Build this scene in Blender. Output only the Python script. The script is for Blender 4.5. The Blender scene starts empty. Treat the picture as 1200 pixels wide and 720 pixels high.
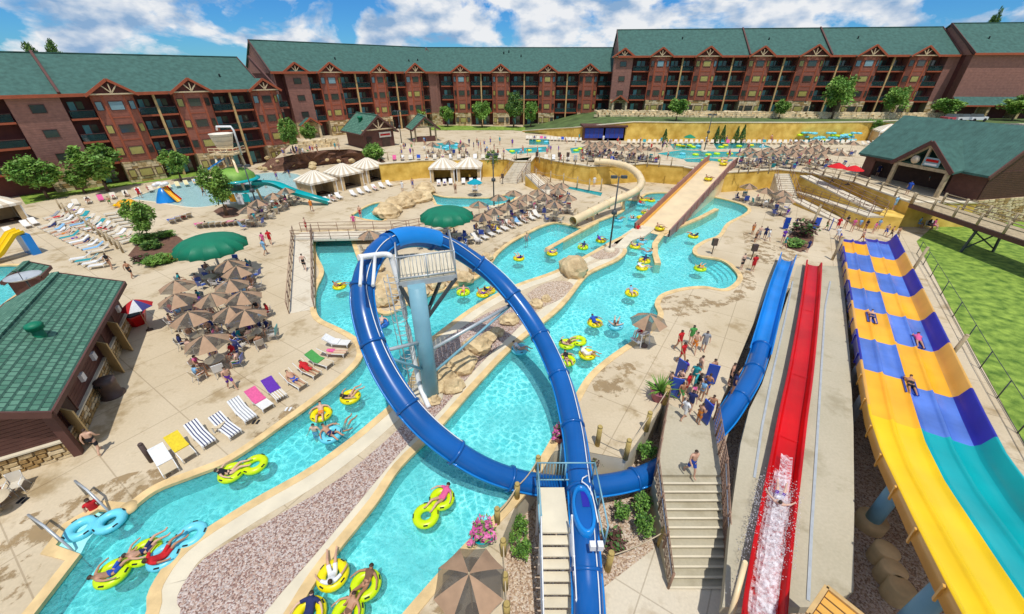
import bpy, bmesh, math, random
from mathutils import Vector, Matrix
from mathutils.geometry import delaunay_2d_cdt
R = random.Random(11)
scn = bpy.context.scene
COL = scn.collection
rad = math.radians

# ---------------------------------------------------------------- camera
FPX, PITCH, CAMH = 467.0, rad(30.5), 15.0      # focal length in photo pixels (1200 wide), tilt, height over deck
cd = bpy.data.cameras.new('camera'); cam = bpy.data.objects.new('camera', cd); COL.objects.link(cam)
cam.location = (0, 0, CAMH); cam.rotation_euler = (math.pi/2 - PITCH, 0, 0)
cd.sensor_width = 36; cd.lens = 36*FPX/1200; cd.clip_end = 5000; cd.clip_start = 0.1
scn.camera = cam
# ---------------------------------------------------------------- light
SUN_EL, SUN_DIR = rad(69), Vector((0.16, -1.0))       # where the sun stands (behind the viewer)
w = bpy.data.worlds.new('World'); scn.world = w; w.use_nodes = True
nt = w.node_tree; nt.nodes.clear()
def wn(t, **k):
    n = nt.nodes.new(t)
    for a, b in k.items(): setattr(n, a, b)
    return n
out = wn('ShaderNodeOutputWorld'); bg = wn('ShaderNodeBackground'); bg.inputs[1].default_value = 0.095
sky = wn('ShaderNodeTexSky', sky_type='NISHITA', sun_disc=False, sun_elevation=SUN_EL,
         sun_rotation=math.atan2(SUN_DIR.x, SUN_DIR.y), air_density=1.0, dust_density=0.0, ozone_density=3.0)
hs = wn('ShaderNodeHueSaturation'); hs.inputs['Saturation'].default_value = 1.15; hs.inputs['Value'].default_value = 0.9
tc = wn('ShaderNodeTexCoord'); mp = wn('ShaderNodeMapping'); mp.inputs['Scale'].default_value = (1, 1, 1.9)
nz = wn('ShaderNodeTexNoise'); nz.inputs['Scale'].default_value = 5.4; nz.inputs['Detail'].default_value = 9; nz.inputs['Roughness'].default_value = .56; nz.inputs['Distortion'].default_value = .25
mp.inputs['Location'].default_value = (.35, .2, .12)
cr = wn('ShaderNodeValToRGB'); cr.color_ramp.elements[0].position = .445; cr.color_ramp.elements[1].position = .515
nz2 = wn('ShaderNodeTexNoise'); nz2.inputs['Scale'].default_value = 14; nz2.inputs['Detail'].default_value = 6
cr2 = wn('ShaderNodeValToRGB'); cr2.color_ramp.elements[0].position = .38; cr2.color_ramp.elements[1].position = .58
cr2.color_ramp.elements[0].color = (2.7, 4.4, 6.8, 1); cr2.color_ramp.elements[1].color = (9.0, 9.2, 9.5, 1)
mix = wn('ShaderNodeMix', data_type='RGBA')
L = nt.links.new
L(tc.outputs['Generated'], mp.inputs[0]); L(mp.outputs[0], nz.inputs['Vector']); L(mp.outputs[0], nz2.inputs['Vector'])
L(nz.outputs['Fac'], cr.inputs[0]); L(nz2.outputs['Fac'], cr2.inputs[0])
L(sky.outputs[0], hs.inputs['Color']); tn = wn('ShaderNodeMix', data_type='RGBA', blend_type='MULTIPLY'); tn.inputs[0].default_value = 1; tn.inputs[7].default_value = (.29, .74, 1.24, 1); L(hs.outputs[0], tn.inputs[6]); L(tn.outputs[2], mix.inputs[6]); L(cr2.outputs[0], mix.inputs[7]); L(cr.outputs[0], mix.inputs[0])
L(mix.outputs[2], bg.inputs[0]); L(bg.outputs[0], out.inputs[0])
sd = bpy.data.lights.new('sun', 'SUN'); sun = bpy.data.objects.new('sun', sd); COL.objects.link(sun)
sd.energy = 3.5; sd.angle = rad(.53); sd.color = (1, .965, .90)
_h = SUN_DIR.normalized()*math.cos(SUN_EL)
sun.rotation_euler = Vector((_h.x, _h.y, math.sin(SUN_EL))).to_track_quat('Z', 'Y').to_euler()
vs = scn.view_settings; vs.view_transform = 'Standard'; vs.look = 'None'; vs.gamma = 1; vs.exposure = -0.02; vs.use_curve_mapping = False
scn.render.engine = 'CYCLES'
cy = scn.cycles; cy.max_bounces = 6; cy.diffuse_bounces = 3; cy.glossy_bounces = 3; cy.transparent_max_bounces = 10; cy.caustics_reflective = False; cy.caustics_refractive = False

# ---------------------------------------------------------------- photo pixel -> place
CT, ST = math.cos(PITCH), math.sin(PITCH)
def ray(px, py):
    v = (py-360)/FPX
    return Vector(((px-600)/FPX, CT - v*ST, -(ST + v*CT)))
def P(px, py, z=0.0):                       # where the ray through a pixel meets the level z
    d = ray(px, py); t = (z-CAMH)/d.z
    return Vector((d.x*t, d.y*t, z))
def PP(pts, z=0.0): return [P(a, b, z) for a, b in pts]
def on_plane(px, py, A, B):                 # distance along A->B and height where the ray meets a vertical wall
    d = ray(px, py); u = (B-A).to_2d().normalized(); n = Vector((-u.y, u.x))
    t = n.dot(A.to_2d())/n.dot(d.to_2d()); q = d*t
    return (q.to_2d()-A.to_2d()).dot(u), q.z+CAMH

# ---------------------------------------------------------------- mesh collecting
class MB:
    def __init__(s): s.v = []; s.f = []; s.m = []; s.mi = 0; s.sm = []
    def add(s, vs, fs, smooth=False):
        o = len(s.v); s.v += [tuple(x) for x in vs]
        for f in fs: s.f.append([i+o for i in f]); s.m.append(s.mi); s.sm.append(smooth)
        return s
    def obox(s, c, ax, ay, az):
        c, ax, ay, az = Vector(c), Vector(ax), Vector(ay), Vector(az)
        V = [c+ax*i+ay*j+az*k for k in (-1, 1) for j in (-1, 1) for i in (-1, 1)]
        return s.add(V, [(0,2,3,1), (4,5,7,6), (0,1,5,4), (2,6,7,3), (0,4,6,2), (1,3,7,5)])
    def box(s, x0, x1, y0, y1, z0, z1):
        return s.obox(((x0+x1)/2, (y0+y1)/2, (z0+z1)/2), ((x1-x0)/2, 0, 0), (0, (y1-y0)/2, 0), (0, 0, (z1-z0)/2))
    def beam(s, p, q, wd, hg=None, up=(0, 0, 1)):
        p, q = Vector(p), Vector(q); d = q-p; hg = hg or wd; up = Vector(up)
        x = d.cross(up)
        if x.length < 1e-5: x = d.cross(Vector((1, 0, 0)))
        x.normalize(); y = x.cross(d).normalized()
        return s.obox((p+q)/2, x*wd/2, d/2, y*hg/2)
    def tube(s, pts, r, n=8, closed=False, caps=True, a0=0.0, a1=None, up=(0, 0, 1)):
        pts = [Vector(p) for p in pts]; N = len(pts); rr = r if isinstance(r, (list, tuple)) else [r]*N
        arc = a1 is not None; m = n+1 if arc else n
        V = []
        for i, p in enumerate(pts):
            if closed: t = pts[(i+1) % N]-pts[i-1]
            else: t = pts[min(i+1, N-1)]-pts[max(i-1, 0)]
            t.normalize(); u = Vector(up); x = t.cross(u)
            if x.length < 1e-3: x = t.cross(Vector((0, 1, 0)))
            x.normalize(); y = x.cross(t).normalized()
            for k in range(m):
                a = a0+(a1-a0)*k/n if arc else 2*math.pi*k/n
                V.append(p+(x*math.cos(a)+y*math.sin(a))*rr[i])
        F = []
        for i in range(N if closed else N-1):
            j = (i+1) % N
            for k in range(n):
                l = k+1 if arc else (k+1) % n
                F.append((i*m+k, i*m+l, j*m+l, j*m+k))
        s.add(V, F, True)
        if caps and not closed and not arc:
            o = len(s.v)-len(V)
            s.f.append([o+k for k in range(n)][::-1]); s.m.append(s.mi); s.sm.append(False)
            s.f.append([o+(N-1)*m+k for k in range(n)]); s.m.append(s.mi); s.sm.append(False)
        return s
    def lathe(s, prof, n=12, c=(0, 0, 0), smooth=True, sx=1, sy=1):
        V = [(c[0]+r*math.cos(2*math.pi*k/n)*sx, c[1]+r*math.sin(2*math.pi*k/n)*sy, c[2]+z) for r, z in prof for k in range(n)]
        F = [(i*n+k, i*n+(k+1) % n, (i+1)*n+(k+1) % n, (i+1)*n+k) for i in range(len(prof)-1) for k in range(n)]
        return s.add(V, F, smooth)
    def prism(s, pts, z0, z1):
        n = len(pts); V = [(p[0], p[1], z0) for p in pts]+[(p[0], p[1], z1) for p in pts]
        a = sum(pts[i][0]*pts[(i+1) % n][1]-pts[(i+1) % n][0]*pts[i][1] for i in range(n))
        F = [list(range(n))[::-1], list(range(n, 2*n))]+[(i, (i+1) % n, n+(i+1) % n, n+i) for i in range(n)]
        if a < 0: F = [f[::-1] for f in map(list, F)]
        return s.add(V, F)
    def mesh(s, name, mats, smooth=None):
        me = bpy.data.meshes.new(name); me.from_pydata(s.v, [], s.f)
        for m in (mats if isinstance(mats, (list, tuple)) else [mats]): me.materials.append(m)
        me.polygons.foreach_set('material_index', s.m)
        me.polygons.foreach_set('use_smooth', [bool(x) if smooth is None else smooth for x in s.sm])
        me.update(); return me
    def build(s, name, mats, parent=None, smooth=None, world=False):
        return put(name, s.mesh(name, mats, smooth), parent, world)
def put(name, me, parent=None, world=False, loc=None, rz=0):
    o = bpy.data.objects.new(name, me); COL.objects.link(o)
    if parent is not None:
        o.parent = parent
        if world: o.location = -parent.location
    if loc is not None: o.location = loc
    if rz: o.rotation_euler = (0, 0, rz)
    return o
def tag(o, label, cat, group=None):
    o['label'] = label; o['category'] = cat
    if group: o['group'] = group
    return o
def thing(name, label, cat, loc=(0, 0, 0), rz=0, group=None):
    o = bpy.data.objects.new(name, None); COL.objects.link(o); o.empty_display_size = .2
    o.location = loc; o.rotation_euler = (0, 0, rz); return tag(o, label, cat, group)
KIDS = {}
def copytree(src, loc, rz=0, scale=None, label=None, group=None, parent=None):
    if src.name not in KIDS: KIDS[src.name] = [(c, [g for g in c.children]) for c in src.children]
    r = src.copy(); COL.objects.link(r); r.location = loc; r.rotation_euler = (0, 0, rz)
    if scale: r.scale = (scale,)*3 if isinstance(scale, (int, float)) else scale
    if label: r['label'] = label
    if group: r['group'] = group
    kids = []
    for c, gs in KIDS[src.name]:
        d = c.copy(); COL.objects.link(d); d.parent = r; kids.append(d)
        for g in gs:
            h = g.copy(); COL.objects.link(h); h.parent = d
    r2 = r; r2_k = kids
    return r2, r2_k
def struct(o): o['kind'] = 'structure'; return o

def smooth_line(pts, n=4, closed=False):
    pts = [Vector(p) for p in pts]; N = len(pts); o = []
    for i in range(N if closed else N-1):
        g = lambda k: pts[k % N] if closed else pts[max(0, min(N-1, k))]
        a, b, c, d = g(i-1), g(i), g(i+1), g(i+2)
        for k in range(n):
            t = k/n
            o.append(.5*((2*b)+(c-a)*t+(2*a-5*b+4*c-d)*t*t+(3*b-a-3*c+d)*t**3))
    if not closed: o.append(pts[-1])
    return o
def inside(p, poly):
    r = False; n = len(poly); x, y = p[0], p[1]
    for i in range(n):
        a, b = poly[i], poly[i-1]
        if (a[1] > y) != (b[1] > y) and x < (b[0]-a[0])*(y-a[1])/(b[1]-a[1])+a[0]: r = not r
    return r
def fill(loops, z, name, mat, flip=False):             # a flat sheet bounded by loops, even-odd
    vs, es = [], []
    for lp in loops:
        o = len(vs); n = len(lp); vs += [Vector((p[0], p[1])) for p in lp]; es += [(o+i, o+(i+1) % n) for i in range(n)]
    V, E, F, *_ = delaunay_2d_cdt(vs, es, [], 0, 1e-4)
    b = MB(); keep = []
    for f in F:
        c = sum((V[i] for i in f), Vector((0, 0)))/len(f)
        if sum(inside(c, lp) for lp in loops) % 2: keep.append(f)
    zf = z if callable(z) else (lambda x, y: z)
    b.add([(v.x, v.y, zf(v.x, v.y)) for v in V], keep)
    return b.build(name, mat)
def offset(pts, d, closed=False):
    o = []; N = len(pts)
    for i, p in enumerate(pts):
        a = pts[i-1] if (i or closed) else p; c = pts[(i+1) % N] if (i < N-1 or closed) else p
        t = (Vector(c)-Vector(a)).to_2d()
        if t.length < 1e-6: t = Vector((1, 0))
        t.normalize(); o.append(Vector((p[0]-t.y*d, p[1]+t.x*d, p[2])))
    return o

# ---------------------------------------------------------------- materials
def mat(name, col, rough=.7, var=.12, scale=3.0, bump=0.0, bscale=None, metal=0, spec=.4, coat=0, objcol=False, col2=None, trans=0):
    m = bpy.data.materials.new(name); m.use_nodes = True; t = m.node_tree; ns = t.nodes; ls = t.links.new
    b = ns['Principled BSDF']; b.inputs['Roughness'].default_value = rough; b.inputs['Metallic'].default_value = metal
    b.inputs['Specular IOR Level'].default_value = spec; b.inputs['Coat Weight'].default_value = coat
    tc = ns.new('ShaderNodeTexCoord')
    if objcol:
        oi = ns.new('ShaderNodeObjectInfo'); base = oi.outputs['Color']
    n = ns.new('ShaderNodeTexNoise'); n.inputs['Scale'].default_value = scale; n.inputs['Detail'].default_value = 5; ls(tc.outputs['Object'], n.inputs['Vector'])
    mx = ns.new('ShaderNodeMix'); mx.data_type = 'RGBA'
    r = ns.new('ShaderNodeMapRange'); r.inputs[1].default_value = .3; r.inputs[2].default_value = .7; ls(n.outputs['Fac'], r.inputs[0]); ls(r.outputs[0], mx.inputs[0])
    if objcol:
        mx.blend_type = 'MULTIPLY'; mx.inputs[7].default_value = (1-var*2,)*3+(1,); ls(base, mx.inputs[6])
    else:
        c2 = col2 or tuple(min(1, c*(1+var)) for c in col)
        mx.inputs[6].default_value = tuple(c*(1-var) for c in col)+(1,); mx.inputs[7].default_value = tuple(c2)+(1,)
    ls(mx.outputs[2], b.inputs['Base Color'])
    if bump:
        n2 = ns.new('ShaderNodeTexNoise'); n2.inputs['Scale'].default_value = bscale or scale*6; n2.inputs['Detail'].default_value = 3; ls(tc.outputs['Object'], n2.inputs['Vector'])
        bp = ns.new('ShaderNodeBump'); bp.inputs['Strength'].default_value = bump; bp.inputs['Distance'].default_value = .05; ls(n2.outputs['Fac'], bp.inputs['Height']); ls(bp.outputs[0], b.inputs['Normal'])
    if trans:
        tr = ns.new('ShaderNodeBsdfTransparent'); ms = ns.new('ShaderNodeMixShader'); ms.inputs[0].default_value = trans
        ls(b.outputs[0], ms.inputs[1]); ls(tr.outputs[0], ms.inputs[2]); ls(ms.outputs[0], ns['Material Output'].inputs[0])
    return m
def nodes(m): return m.node_tree.nodes, m.node_tree.links.new, m.node_tree.nodes['Principled BSDF']

def mat_concrete(name, c1, c2, stain, joint=4.0):
    m = bpy.data.materials.new(name); m.use_nodes = True; ns, ls, b = nodes(m); b.inputs['Roughness'].default_value = .85
    tc = ns.new('ShaderNodeTexCoord')
    def noise(s, d=6, rg=.6):
        n = ns.new('ShaderNodeTexNoise'); n.inputs['Scale'].default_value = s; n.inputs['Detail'].default_value = d; n.inputs['Roughness'].default_value = rg; ls(tc.outputs['Object'], n.inputs['Vector']); return n
    def ramp(src, a, bb):
        r = ns.new('ShaderNodeMapRange'); r.inputs[1].default_value = a; r.inputs[2].default_value = bb; ls(src, r.inputs[0]); return r.outputs[0]
    def mx(f, a, c, blend='MIX'):
        x = ns.new('ShaderNodeMix'); x.data_type = 'RGBA'; x.blend_type = blend; ls(f, x.inputs[0])
        if isinstance(a, tuple): x.inputs[6].default_value = a+(1,)
        else: ls(a, x.inputs[6])
        x.inputs[7].default_value = c+(1,); return x.outputs[2]
    base = mx(ramp(noise(.16).outputs['Fac'], .35, .65), c1, c2)
    st = ramp(noise(.42, 9, .66).outputs['Fac'], .54, .66)
    base = mx(st, base, stain)
    fine = ramp(noise(9).outputs['Fac'], .3, .75)
    base = mx(fine, base, (.86, .86, .86), 'MULTIPLY')
    if joint:
        br = ns.new('ShaderNodeTexBrick'); br.offset = 0; br.inputs['Scale'].default_value = 1; br.inputs['Brick Width'].default_value = joint; br.inputs['Row Height'].default_value = joint
        br.inputs['Mortar Size'].default_value = .028; br.inputs['Mortar Smooth'].default_value = .2
        mpp = ns.new('ShaderNodeMapping'); mpp.inputs['Rotation'].default_value = (0, 0, rad(33)); ls(tc.outputs['Object'], mpp.inputs[0]); ls(mpp.outputs[0], br.inputs['Vector'])
        base = mx(br.outputs['Fac'], base, (.72, .69, .66), 'MULTIPLY')
    ls(base, b.inputs['Base Color'])
    bp = ns.new('ShaderNodeBump'); bp.inputs['Strength'].default_value = .15; bp.inputs['Distance'].default_value = .02; ls(noise(25).outputs['Fac'], bp.inputs['Height']); ls(bp.outputs[0], b.inputs['Normal'])
    return m
def mat_pebbles(name, cols, scale=14.0, bump=.7):
    m = bpy.data.materials.new(name); m.use_nodes = True; ns, ls, b = nodes(m); b.inputs['Roughness'].default_value = .8
    tc = ns.new('ShaderNodeTexCoord'); v = ns.new('ShaderNodeTexVoronoi'); v.inputs['Scale'].default_value = scale; ls(tc.outputs['Object'], v.inputs['Vector'])
    sp = ns.new('ShaderNodeSeparateColor'); ls(v.outputs['Color'], sp.inputs[0])
    r = ns.new('ShaderNodeValToRGB'); r.color_ramp.interpolation = 'CONSTANT'; e = r.color_ramp.elements
    for i, c in enumerate(cols):
        x = e[i] if i < 2 else e.new(i/len(cols)); x.position = i/len(cols); x.color = c+(1,)
    ls(sp.outputs[0], r.inputs[0]); ls(r.outputs[0], b.inputs['Base Color'])
    bp = ns.new('ShaderNodeBump'); bp.invert = True; bp.inputs['Strength'].default_value = bump; bp.inputs['Distance'].default_value = .05; ls(v.outputs['Distance'], bp.inputs['Height']); ls(bp.outputs[0], b.inputs['Normal'])
    return m
def mat_rows(name, col, axis=2, pitch=.25, rough=.7, var=.15, noise=2.0, bump=.6):      # siding / shingle courses as fine relief
    m = mat(name, col, rough, var, noise); ns, ls, b = nodes(m)
    tc = ns.new('ShaderNodeTexCoord'); sx = ns.new('ShaderNodeSeparateXYZ'); ls(tc.outputs['Object'], sx.inputs[0])
    d = ns.new('ShaderNodeMath'); d.operation = 'DIVIDE'; d.inputs[1].default_value = pitch; ls(sx.outputs[axis], d.inputs[0])
    fr = ns.new('ShaderNodeMath'); fr.operation = 'FRACT'; ls(d.outputs[0], fr.inputs[0])
    bp = ns.new('ShaderNodeBump'); bp.inputs['Strength'].default_value = bump; bp.inputs['Distance'].default_value = pitch*.3; ls(fr.outputs[0], bp.inputs['Height']); ls(bp.outputs[0], b.inputs['Normal'])
    return m
def mat_water(name, deep, scale=1.0, clear=.45):
    m = bpy.data.materials.new(name); m.use_nodes = True; ns, ls, b = nodes(m); ns.remove(b)
    tc = ns.new('ShaderNodeTexCoord')
    n0 = ns.new('ShaderNodeTexNoise'); n0.inputs['Scale'].default_value = .9*scale; n0.inputs['Detail'].default_value = 3; ls(tc.outputs['Object'], n0.inputs['Vector'])
    add = ns.new('ShaderNodeMix'); add.data_type = 'RGBA'; add.blend_type = 'LINEAR_LIGHT'; add.inputs[0].default_value = .35; ls(tc.outputs['Object'], add.inputs[6]); ls(n0.outputs['Color'], add.inputs[7])
    v = ns.new('ShaderNodeTexVoronoi'); v.feature = 'SMOOTH_F1'; v.inputs['Scale'].default_value = 1.9*scale; v.inputs['Smoothness'].default_value = .45; ls(add.outputs[2], v.inputs['Vector'])
    n1 = ns.new('ShaderNodeTexNoise'); n1.inputs['Scale'].default_value = 3.4*scale; n1.inputs['Detail'].default_value = 5; n1.inputs['Distortion'].default_value = .8; ls(tc.outputs['Object'], n1.inputs['Vector'])
    ma = ns.new('ShaderNodeMath'); ma.operation = 'MULTIPLY_ADD'; ma.inputs[1].default_value = 1.1; ls(n1.outputs['Fac'], ma.inputs[0]); ls(v.outputs['Distance'], ma.inputs[2])
    bp = ns.new('ShaderNodeBump'); bp.inputs['Strength'].default_value = 1.0; bp.inputs['Distance'].default_value = .34/scale; ls(ma.outputs[0], bp.inputs['Height'])
    bp2 = ns.new('ShaderNodeBump'); bp2.inputs['Strength'].default_value = .5; bp2.inputs['Distance'].default_value = .10/scale; ls(ma.outputs[0], bp2.inputs['Height'])
    df = ns.new('ShaderNodeBsdfDiffuse'); df.inputs[0].default_value = deep+(1,); ls(bp.outputs[0], df.inputs['Normal'])
    tr = ns.new('ShaderNodeBsdfTransparent'); tr.inputs[0].default_value = (.35, .93, .95, 1)
    gl = ns.new('ShaderNodeBsdfGlossy'); gl.inputs['Roughness'].default_value = .06; ls(bp2.outputs[0], gl.inputs['Normal'])
    fz = ns.new('ShaderNodeFresnel'); fz.inputs[0].default_value = 1.33; ls(bp2.outputs[0], fz.inputs['Normal'])
    # painted caustics: a net of bright lines put into the transmission colour
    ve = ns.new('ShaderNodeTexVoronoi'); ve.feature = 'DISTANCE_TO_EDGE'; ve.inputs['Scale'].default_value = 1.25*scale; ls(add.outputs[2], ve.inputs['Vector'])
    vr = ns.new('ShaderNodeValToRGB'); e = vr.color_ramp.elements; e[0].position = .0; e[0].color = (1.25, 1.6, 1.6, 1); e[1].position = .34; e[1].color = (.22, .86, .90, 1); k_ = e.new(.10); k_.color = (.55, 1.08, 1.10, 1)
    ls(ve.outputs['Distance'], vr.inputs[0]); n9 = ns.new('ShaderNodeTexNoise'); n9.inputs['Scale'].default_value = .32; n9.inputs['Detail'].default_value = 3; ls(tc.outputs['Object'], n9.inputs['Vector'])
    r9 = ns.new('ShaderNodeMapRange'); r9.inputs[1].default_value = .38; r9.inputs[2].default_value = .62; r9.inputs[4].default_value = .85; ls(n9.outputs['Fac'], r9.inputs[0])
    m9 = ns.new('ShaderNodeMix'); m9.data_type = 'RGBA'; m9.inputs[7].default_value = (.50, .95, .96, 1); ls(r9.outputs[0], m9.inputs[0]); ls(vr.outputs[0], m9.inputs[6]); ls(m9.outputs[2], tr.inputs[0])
    m1 = ns.new('ShaderNodeMixShader'); m1.inputs[0].default_value = clear; ls(df.outputs[0], m1.inputs[1]); ls(tr.outputs[0], m1.inputs[2])
    m2 = ns.new('ShaderNodeMixShader'); ls(fz.outputs[0], m2.inputs[0]); ls(m1.outputs[0], m2.inputs[1]); ls(gl.outputs[0], m2.inputs[2])
    ls(m2.outputs[0], ns['Material Output'].inputs[0]); return m

M = {}
M['deck'] = mat_concrete('deck_concrete', (.56, .45, .29), (.66, .545, .375), (.39, .285, .15), 3.2)
M['slab'] = mat_concrete('slab_concrete', (.46, .41, .29), (.54, .48, .35), (.38, .33, .22), 0)
M['path'] = mat_concrete('path_concrete', (.66, .58, .44), (.72, .64, .5), (.5, .41, .28), 2.2)
M['coping'] = mat('coping_stone', (.70, .50, .24), .75, .2, 1.5, .2)
M['rim'] = mat('rim_concrete', (.68, .60, .44), .8, .1, 1.0, .1)
M['poolwall'] = mat('pool_wall', (.03, .52, .52), .5, .06, 1)
M['poolfloor'] = mat('pool_floor', (.36, .80, .80), .6, .10, .8)
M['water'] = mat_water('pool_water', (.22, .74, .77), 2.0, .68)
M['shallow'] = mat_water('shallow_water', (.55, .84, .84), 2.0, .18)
M['gravel'] = mat_pebbles('gravel', [(.40, .28, .22), (.58, .46, .39), (.22, .13, .10), (.52, .36, .28), (.62, .52, .46), (.32, .19, .15), (.46, .38, .34)], 20)
M['gravel_red'] = mat_pebbles('gravel_red', [(.50, .36, .24), (.62, .48, .35), (.3, .2, .13), (.55, .43, .34), (.66, .56, .44), (.42, .28, .18)], 17)
M['grass'] = mat('lawn', (.11, .24, .02), .9, .4, 1.6, 1.0, 14, col2=(.31, .44, .06))
M['grass2'] = mat('far_grass', (.085, .13, .035), .9, .4, .5)
M['palefloor'] = mat('pale_pool_floor', (.60, .92, .91), .6, .08, .8)
M['yellow_wall'] = mat('yellow_retaining_wall', (.68, .40, .05), .8, .22, .7, .35, 3, col2=(.88, .61, .14))
M['mulch'] = mat('mulch', (.16, .08, .05), .95, .3, 3, .8)
M['rock'] = mat('rock_face', (.58, .40, .20), .9, .35, 1.3, 1.0, 4.5, col2=(.78, .60, .34))
M['stone'] = mat('stone_veneer', (.55, .38, .16), .85, .3, 1.4, .6, 3, col2=(.72, .55, .30))
M['stone_d'] = mat('stone_brown', (.38, .24, .09), .85, .3, 1.4, .6, 3)
M['stone_l'] = mat('stone_light', (.70, .56, .34), .85, .2, 1.4, .6, 3)
M['mortar'] = mat('mortar', (.36, .27, .16), .9, .2, 2)
M['siding'] = mat_rows('brown_siding', (.125, .052, .040), 2, .2, .7)
M['hotel_wall'] = mat_rows('hotel_siding', (.37, .175, .135), 2, .3, .75)
M['hotel_bay'] = mat_rows('hotel_bay_siding', (.38, .130, .085), 2, .3, .75)
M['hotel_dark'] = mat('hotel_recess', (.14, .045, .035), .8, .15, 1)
M['trim'] = mat('red_trim', (.36, .085, .035), .6, .1, 2)
M['trim_d'] = mat('dark_trim', (.11, .045, .035), .6, .1, 2)
M['cedar'] = mat('cedar', (.55, .36, .15), .7, .2, 2)
M['truss'] = mat('truss_wood', (.60, .46, .28), .7, .15, 2)
M['roof'] = mat_rows('green_shingle', (.052, .130, .108), 1, .3, .85, .22, 1.6, .7)
M['roof2'] = mat('green_shingle_tile', (.10, .25, .17), .85, .25, 1.5, .3, col2=(.17, .36, .24))
M['glass'] = mat('window_glass', (.05, .06, .05), .08, .2, .3, spec=.9)
M['glass_y'] = mat('window_yellow_reflection', (.42, .36, .10), .25, .3, .6, spec=.7)  # yellowish reflection put into the pane colour
M['glass_b'] = mat('window_sky', (.22, .36, .40), .15, .2, .6, spec=.8)
M['curtain'] = mat('door_curtain', (.14, .42, .40), .4, .3, 1.2)
M['rail_g'] = mat('balcony_rail', (.010, .045, .04), .5, .2, 2, trans=.4)
M['blue'] = mat('slide_blue', (.003, .095, .34), .28, .22, .35, spec=.4, coat=.12)
M['blue_l'] = mat('slide_light_blue', (.006, .20, .58), .28, .2, .4, spec=.4, coat=.12)
M['red'] = mat('slide_red', (.52, .002, .003), .3, .22, .4, spec=.3, coat=.06)
M['orange'] = mat('slide_orange', (.90, .42, .015), .3, .16, .5, spec=.3, coat=.08)
M['indigo'] = mat('slide_indigo', (.025, .025, .33), .3, .2, .5, spec=.3, coat=.08)
M['peri'] = mat('slide_blue_lane', (.085, .185, .58), .25, .3, .45, spec=.4, coat=.2)
M['yellow'] = mat('slide_yellow', (.88, .58, .0), .3, .10, .4, spec=.3, coat=.08)
M['teal'] = mat('slide_teal', (.0, .37, .39), .3, .12, .4, spec=.3, coat=.08)
M['tan_slide'] = mat('slide_tan', (.80, .62, .36), .35, .1, .7, coat=.2)
M['ochre_slide'] = mat('slide_ochre', (.72, .38, .07), .35, .1, .7, coat=.2)
M['rust'] = mat('slide_rust', (.33, .16, .13), .6, .15, 1)
M['steel'] = mat('galvanised', (.52, .55, .56), .4, .1, 3, metal=.35)
M['white_m'] = mat('white_metal', (.80, .80, .78), .4, .05, 3)
M['col_blue'] = mat('column_blue', (.20, .40, .48), .45, .1, 1)
M['steel_d'] = mat('dark_steel', (.06, .07, .075), .5, .2, 3)
M['rail_b'] = mat('brown_rail', (.30, .18, .12), .55, .15, 3)
M['rail_t'] = mat('tan_rail', (.52, .42, .28), .6, .15, 3)
M['wood'] = mat('weathered_wood', (.42, .33, .2), .85, .25, 3, .4)
M['wood_y'] = mat('post_wood', (.42, .31, .10), .8, .2, 3, .4)
M['thatch'] = mat('canopy_tan', (.38, .24, .145), .8, .15, 2)
M['meshcloth'] = mat('canopy_mesh', (.10, .082, .062), .8, .15, 3, trans=.28)
M['green'] = mat('canopy_green', (.0, .17, .085), .55, .12, 1)
M['canvas'] = mat('cabana_canvas', (.80, .74, .62), .8, .06, 2)
M['canvas2'] = mat('cabana_stripe', (.60, .50, .36), .8, .06, 2)
M['drape'] = mat('cabana_drape', (.66, .50, .28), .8, .12, 2)
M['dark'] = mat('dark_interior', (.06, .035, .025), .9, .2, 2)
M['sling'] = mat('sling_fabric', (.62, .51, .34), .8, .1, 4)
M['cloth'] = mat('cloth', (1, 1, 1), .85, .10, 9, objcol=True)
M['plastic'] = mat('plastic', (1, 1, 1), .35, .05, 3, spec=.5, objcol=True)
M['skin'] = mat('skin', (1, 1, 1), .55, .05, 6, objcol=True)
M['hair'] = mat('hair', (1, 1, 1), .6, .2, 20, objcol=True)
M['stripe'] = M['cloth']
M['black'] = mat('black_rubber', (.012, .012, .014), .6, .2, 3)
M['bark'] = mat('bark', (.16, .10, .06), .9, .3, 4, .5)
M['leaf'] = mat('leaf', (.10, .22, .03), .6, .45, .8, col2=(.26, .40, .06))
M['leaf_d'] = mat('leaf_dark', (.04, .13, .025), .6, .4, .8, col2=(.11, .24, .05))
M['leaf_b'] = mat('leaf_bright', (.10, .30, .04), .6, .4, .8, col2=(.28, .50, .08))
M['leaf_r'] = mat('leaf_burgundy', (.10, .04, .03), .6, .4, .8)
M['magenta'] = mat('petal_magenta', (.62, .04, .30), .6, .3, 2, col2=(.85, .25, .5))
M['petal_r'] = mat('petal_red', (.7, .05, .05), .6, .3, 2, col2=(.8, .4, .05))
M['pot'] = mat('pot_plum', (.36, .12, .16), .6, .15, 3)
M['foam'] = mat('splash_foam', (.88, .86, .88), .6, .05, 3, trans=.2)
M['door'] = mat('tan_door', (.58, .40, .17), .6, .12, 2)
M['bin'] = mat('bin_brown', (.085, .055, .045), .5, .2, 3)
M['blue_door'] = mat('blue_door', (.02, .05, .32), .5, .15, 2)
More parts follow.
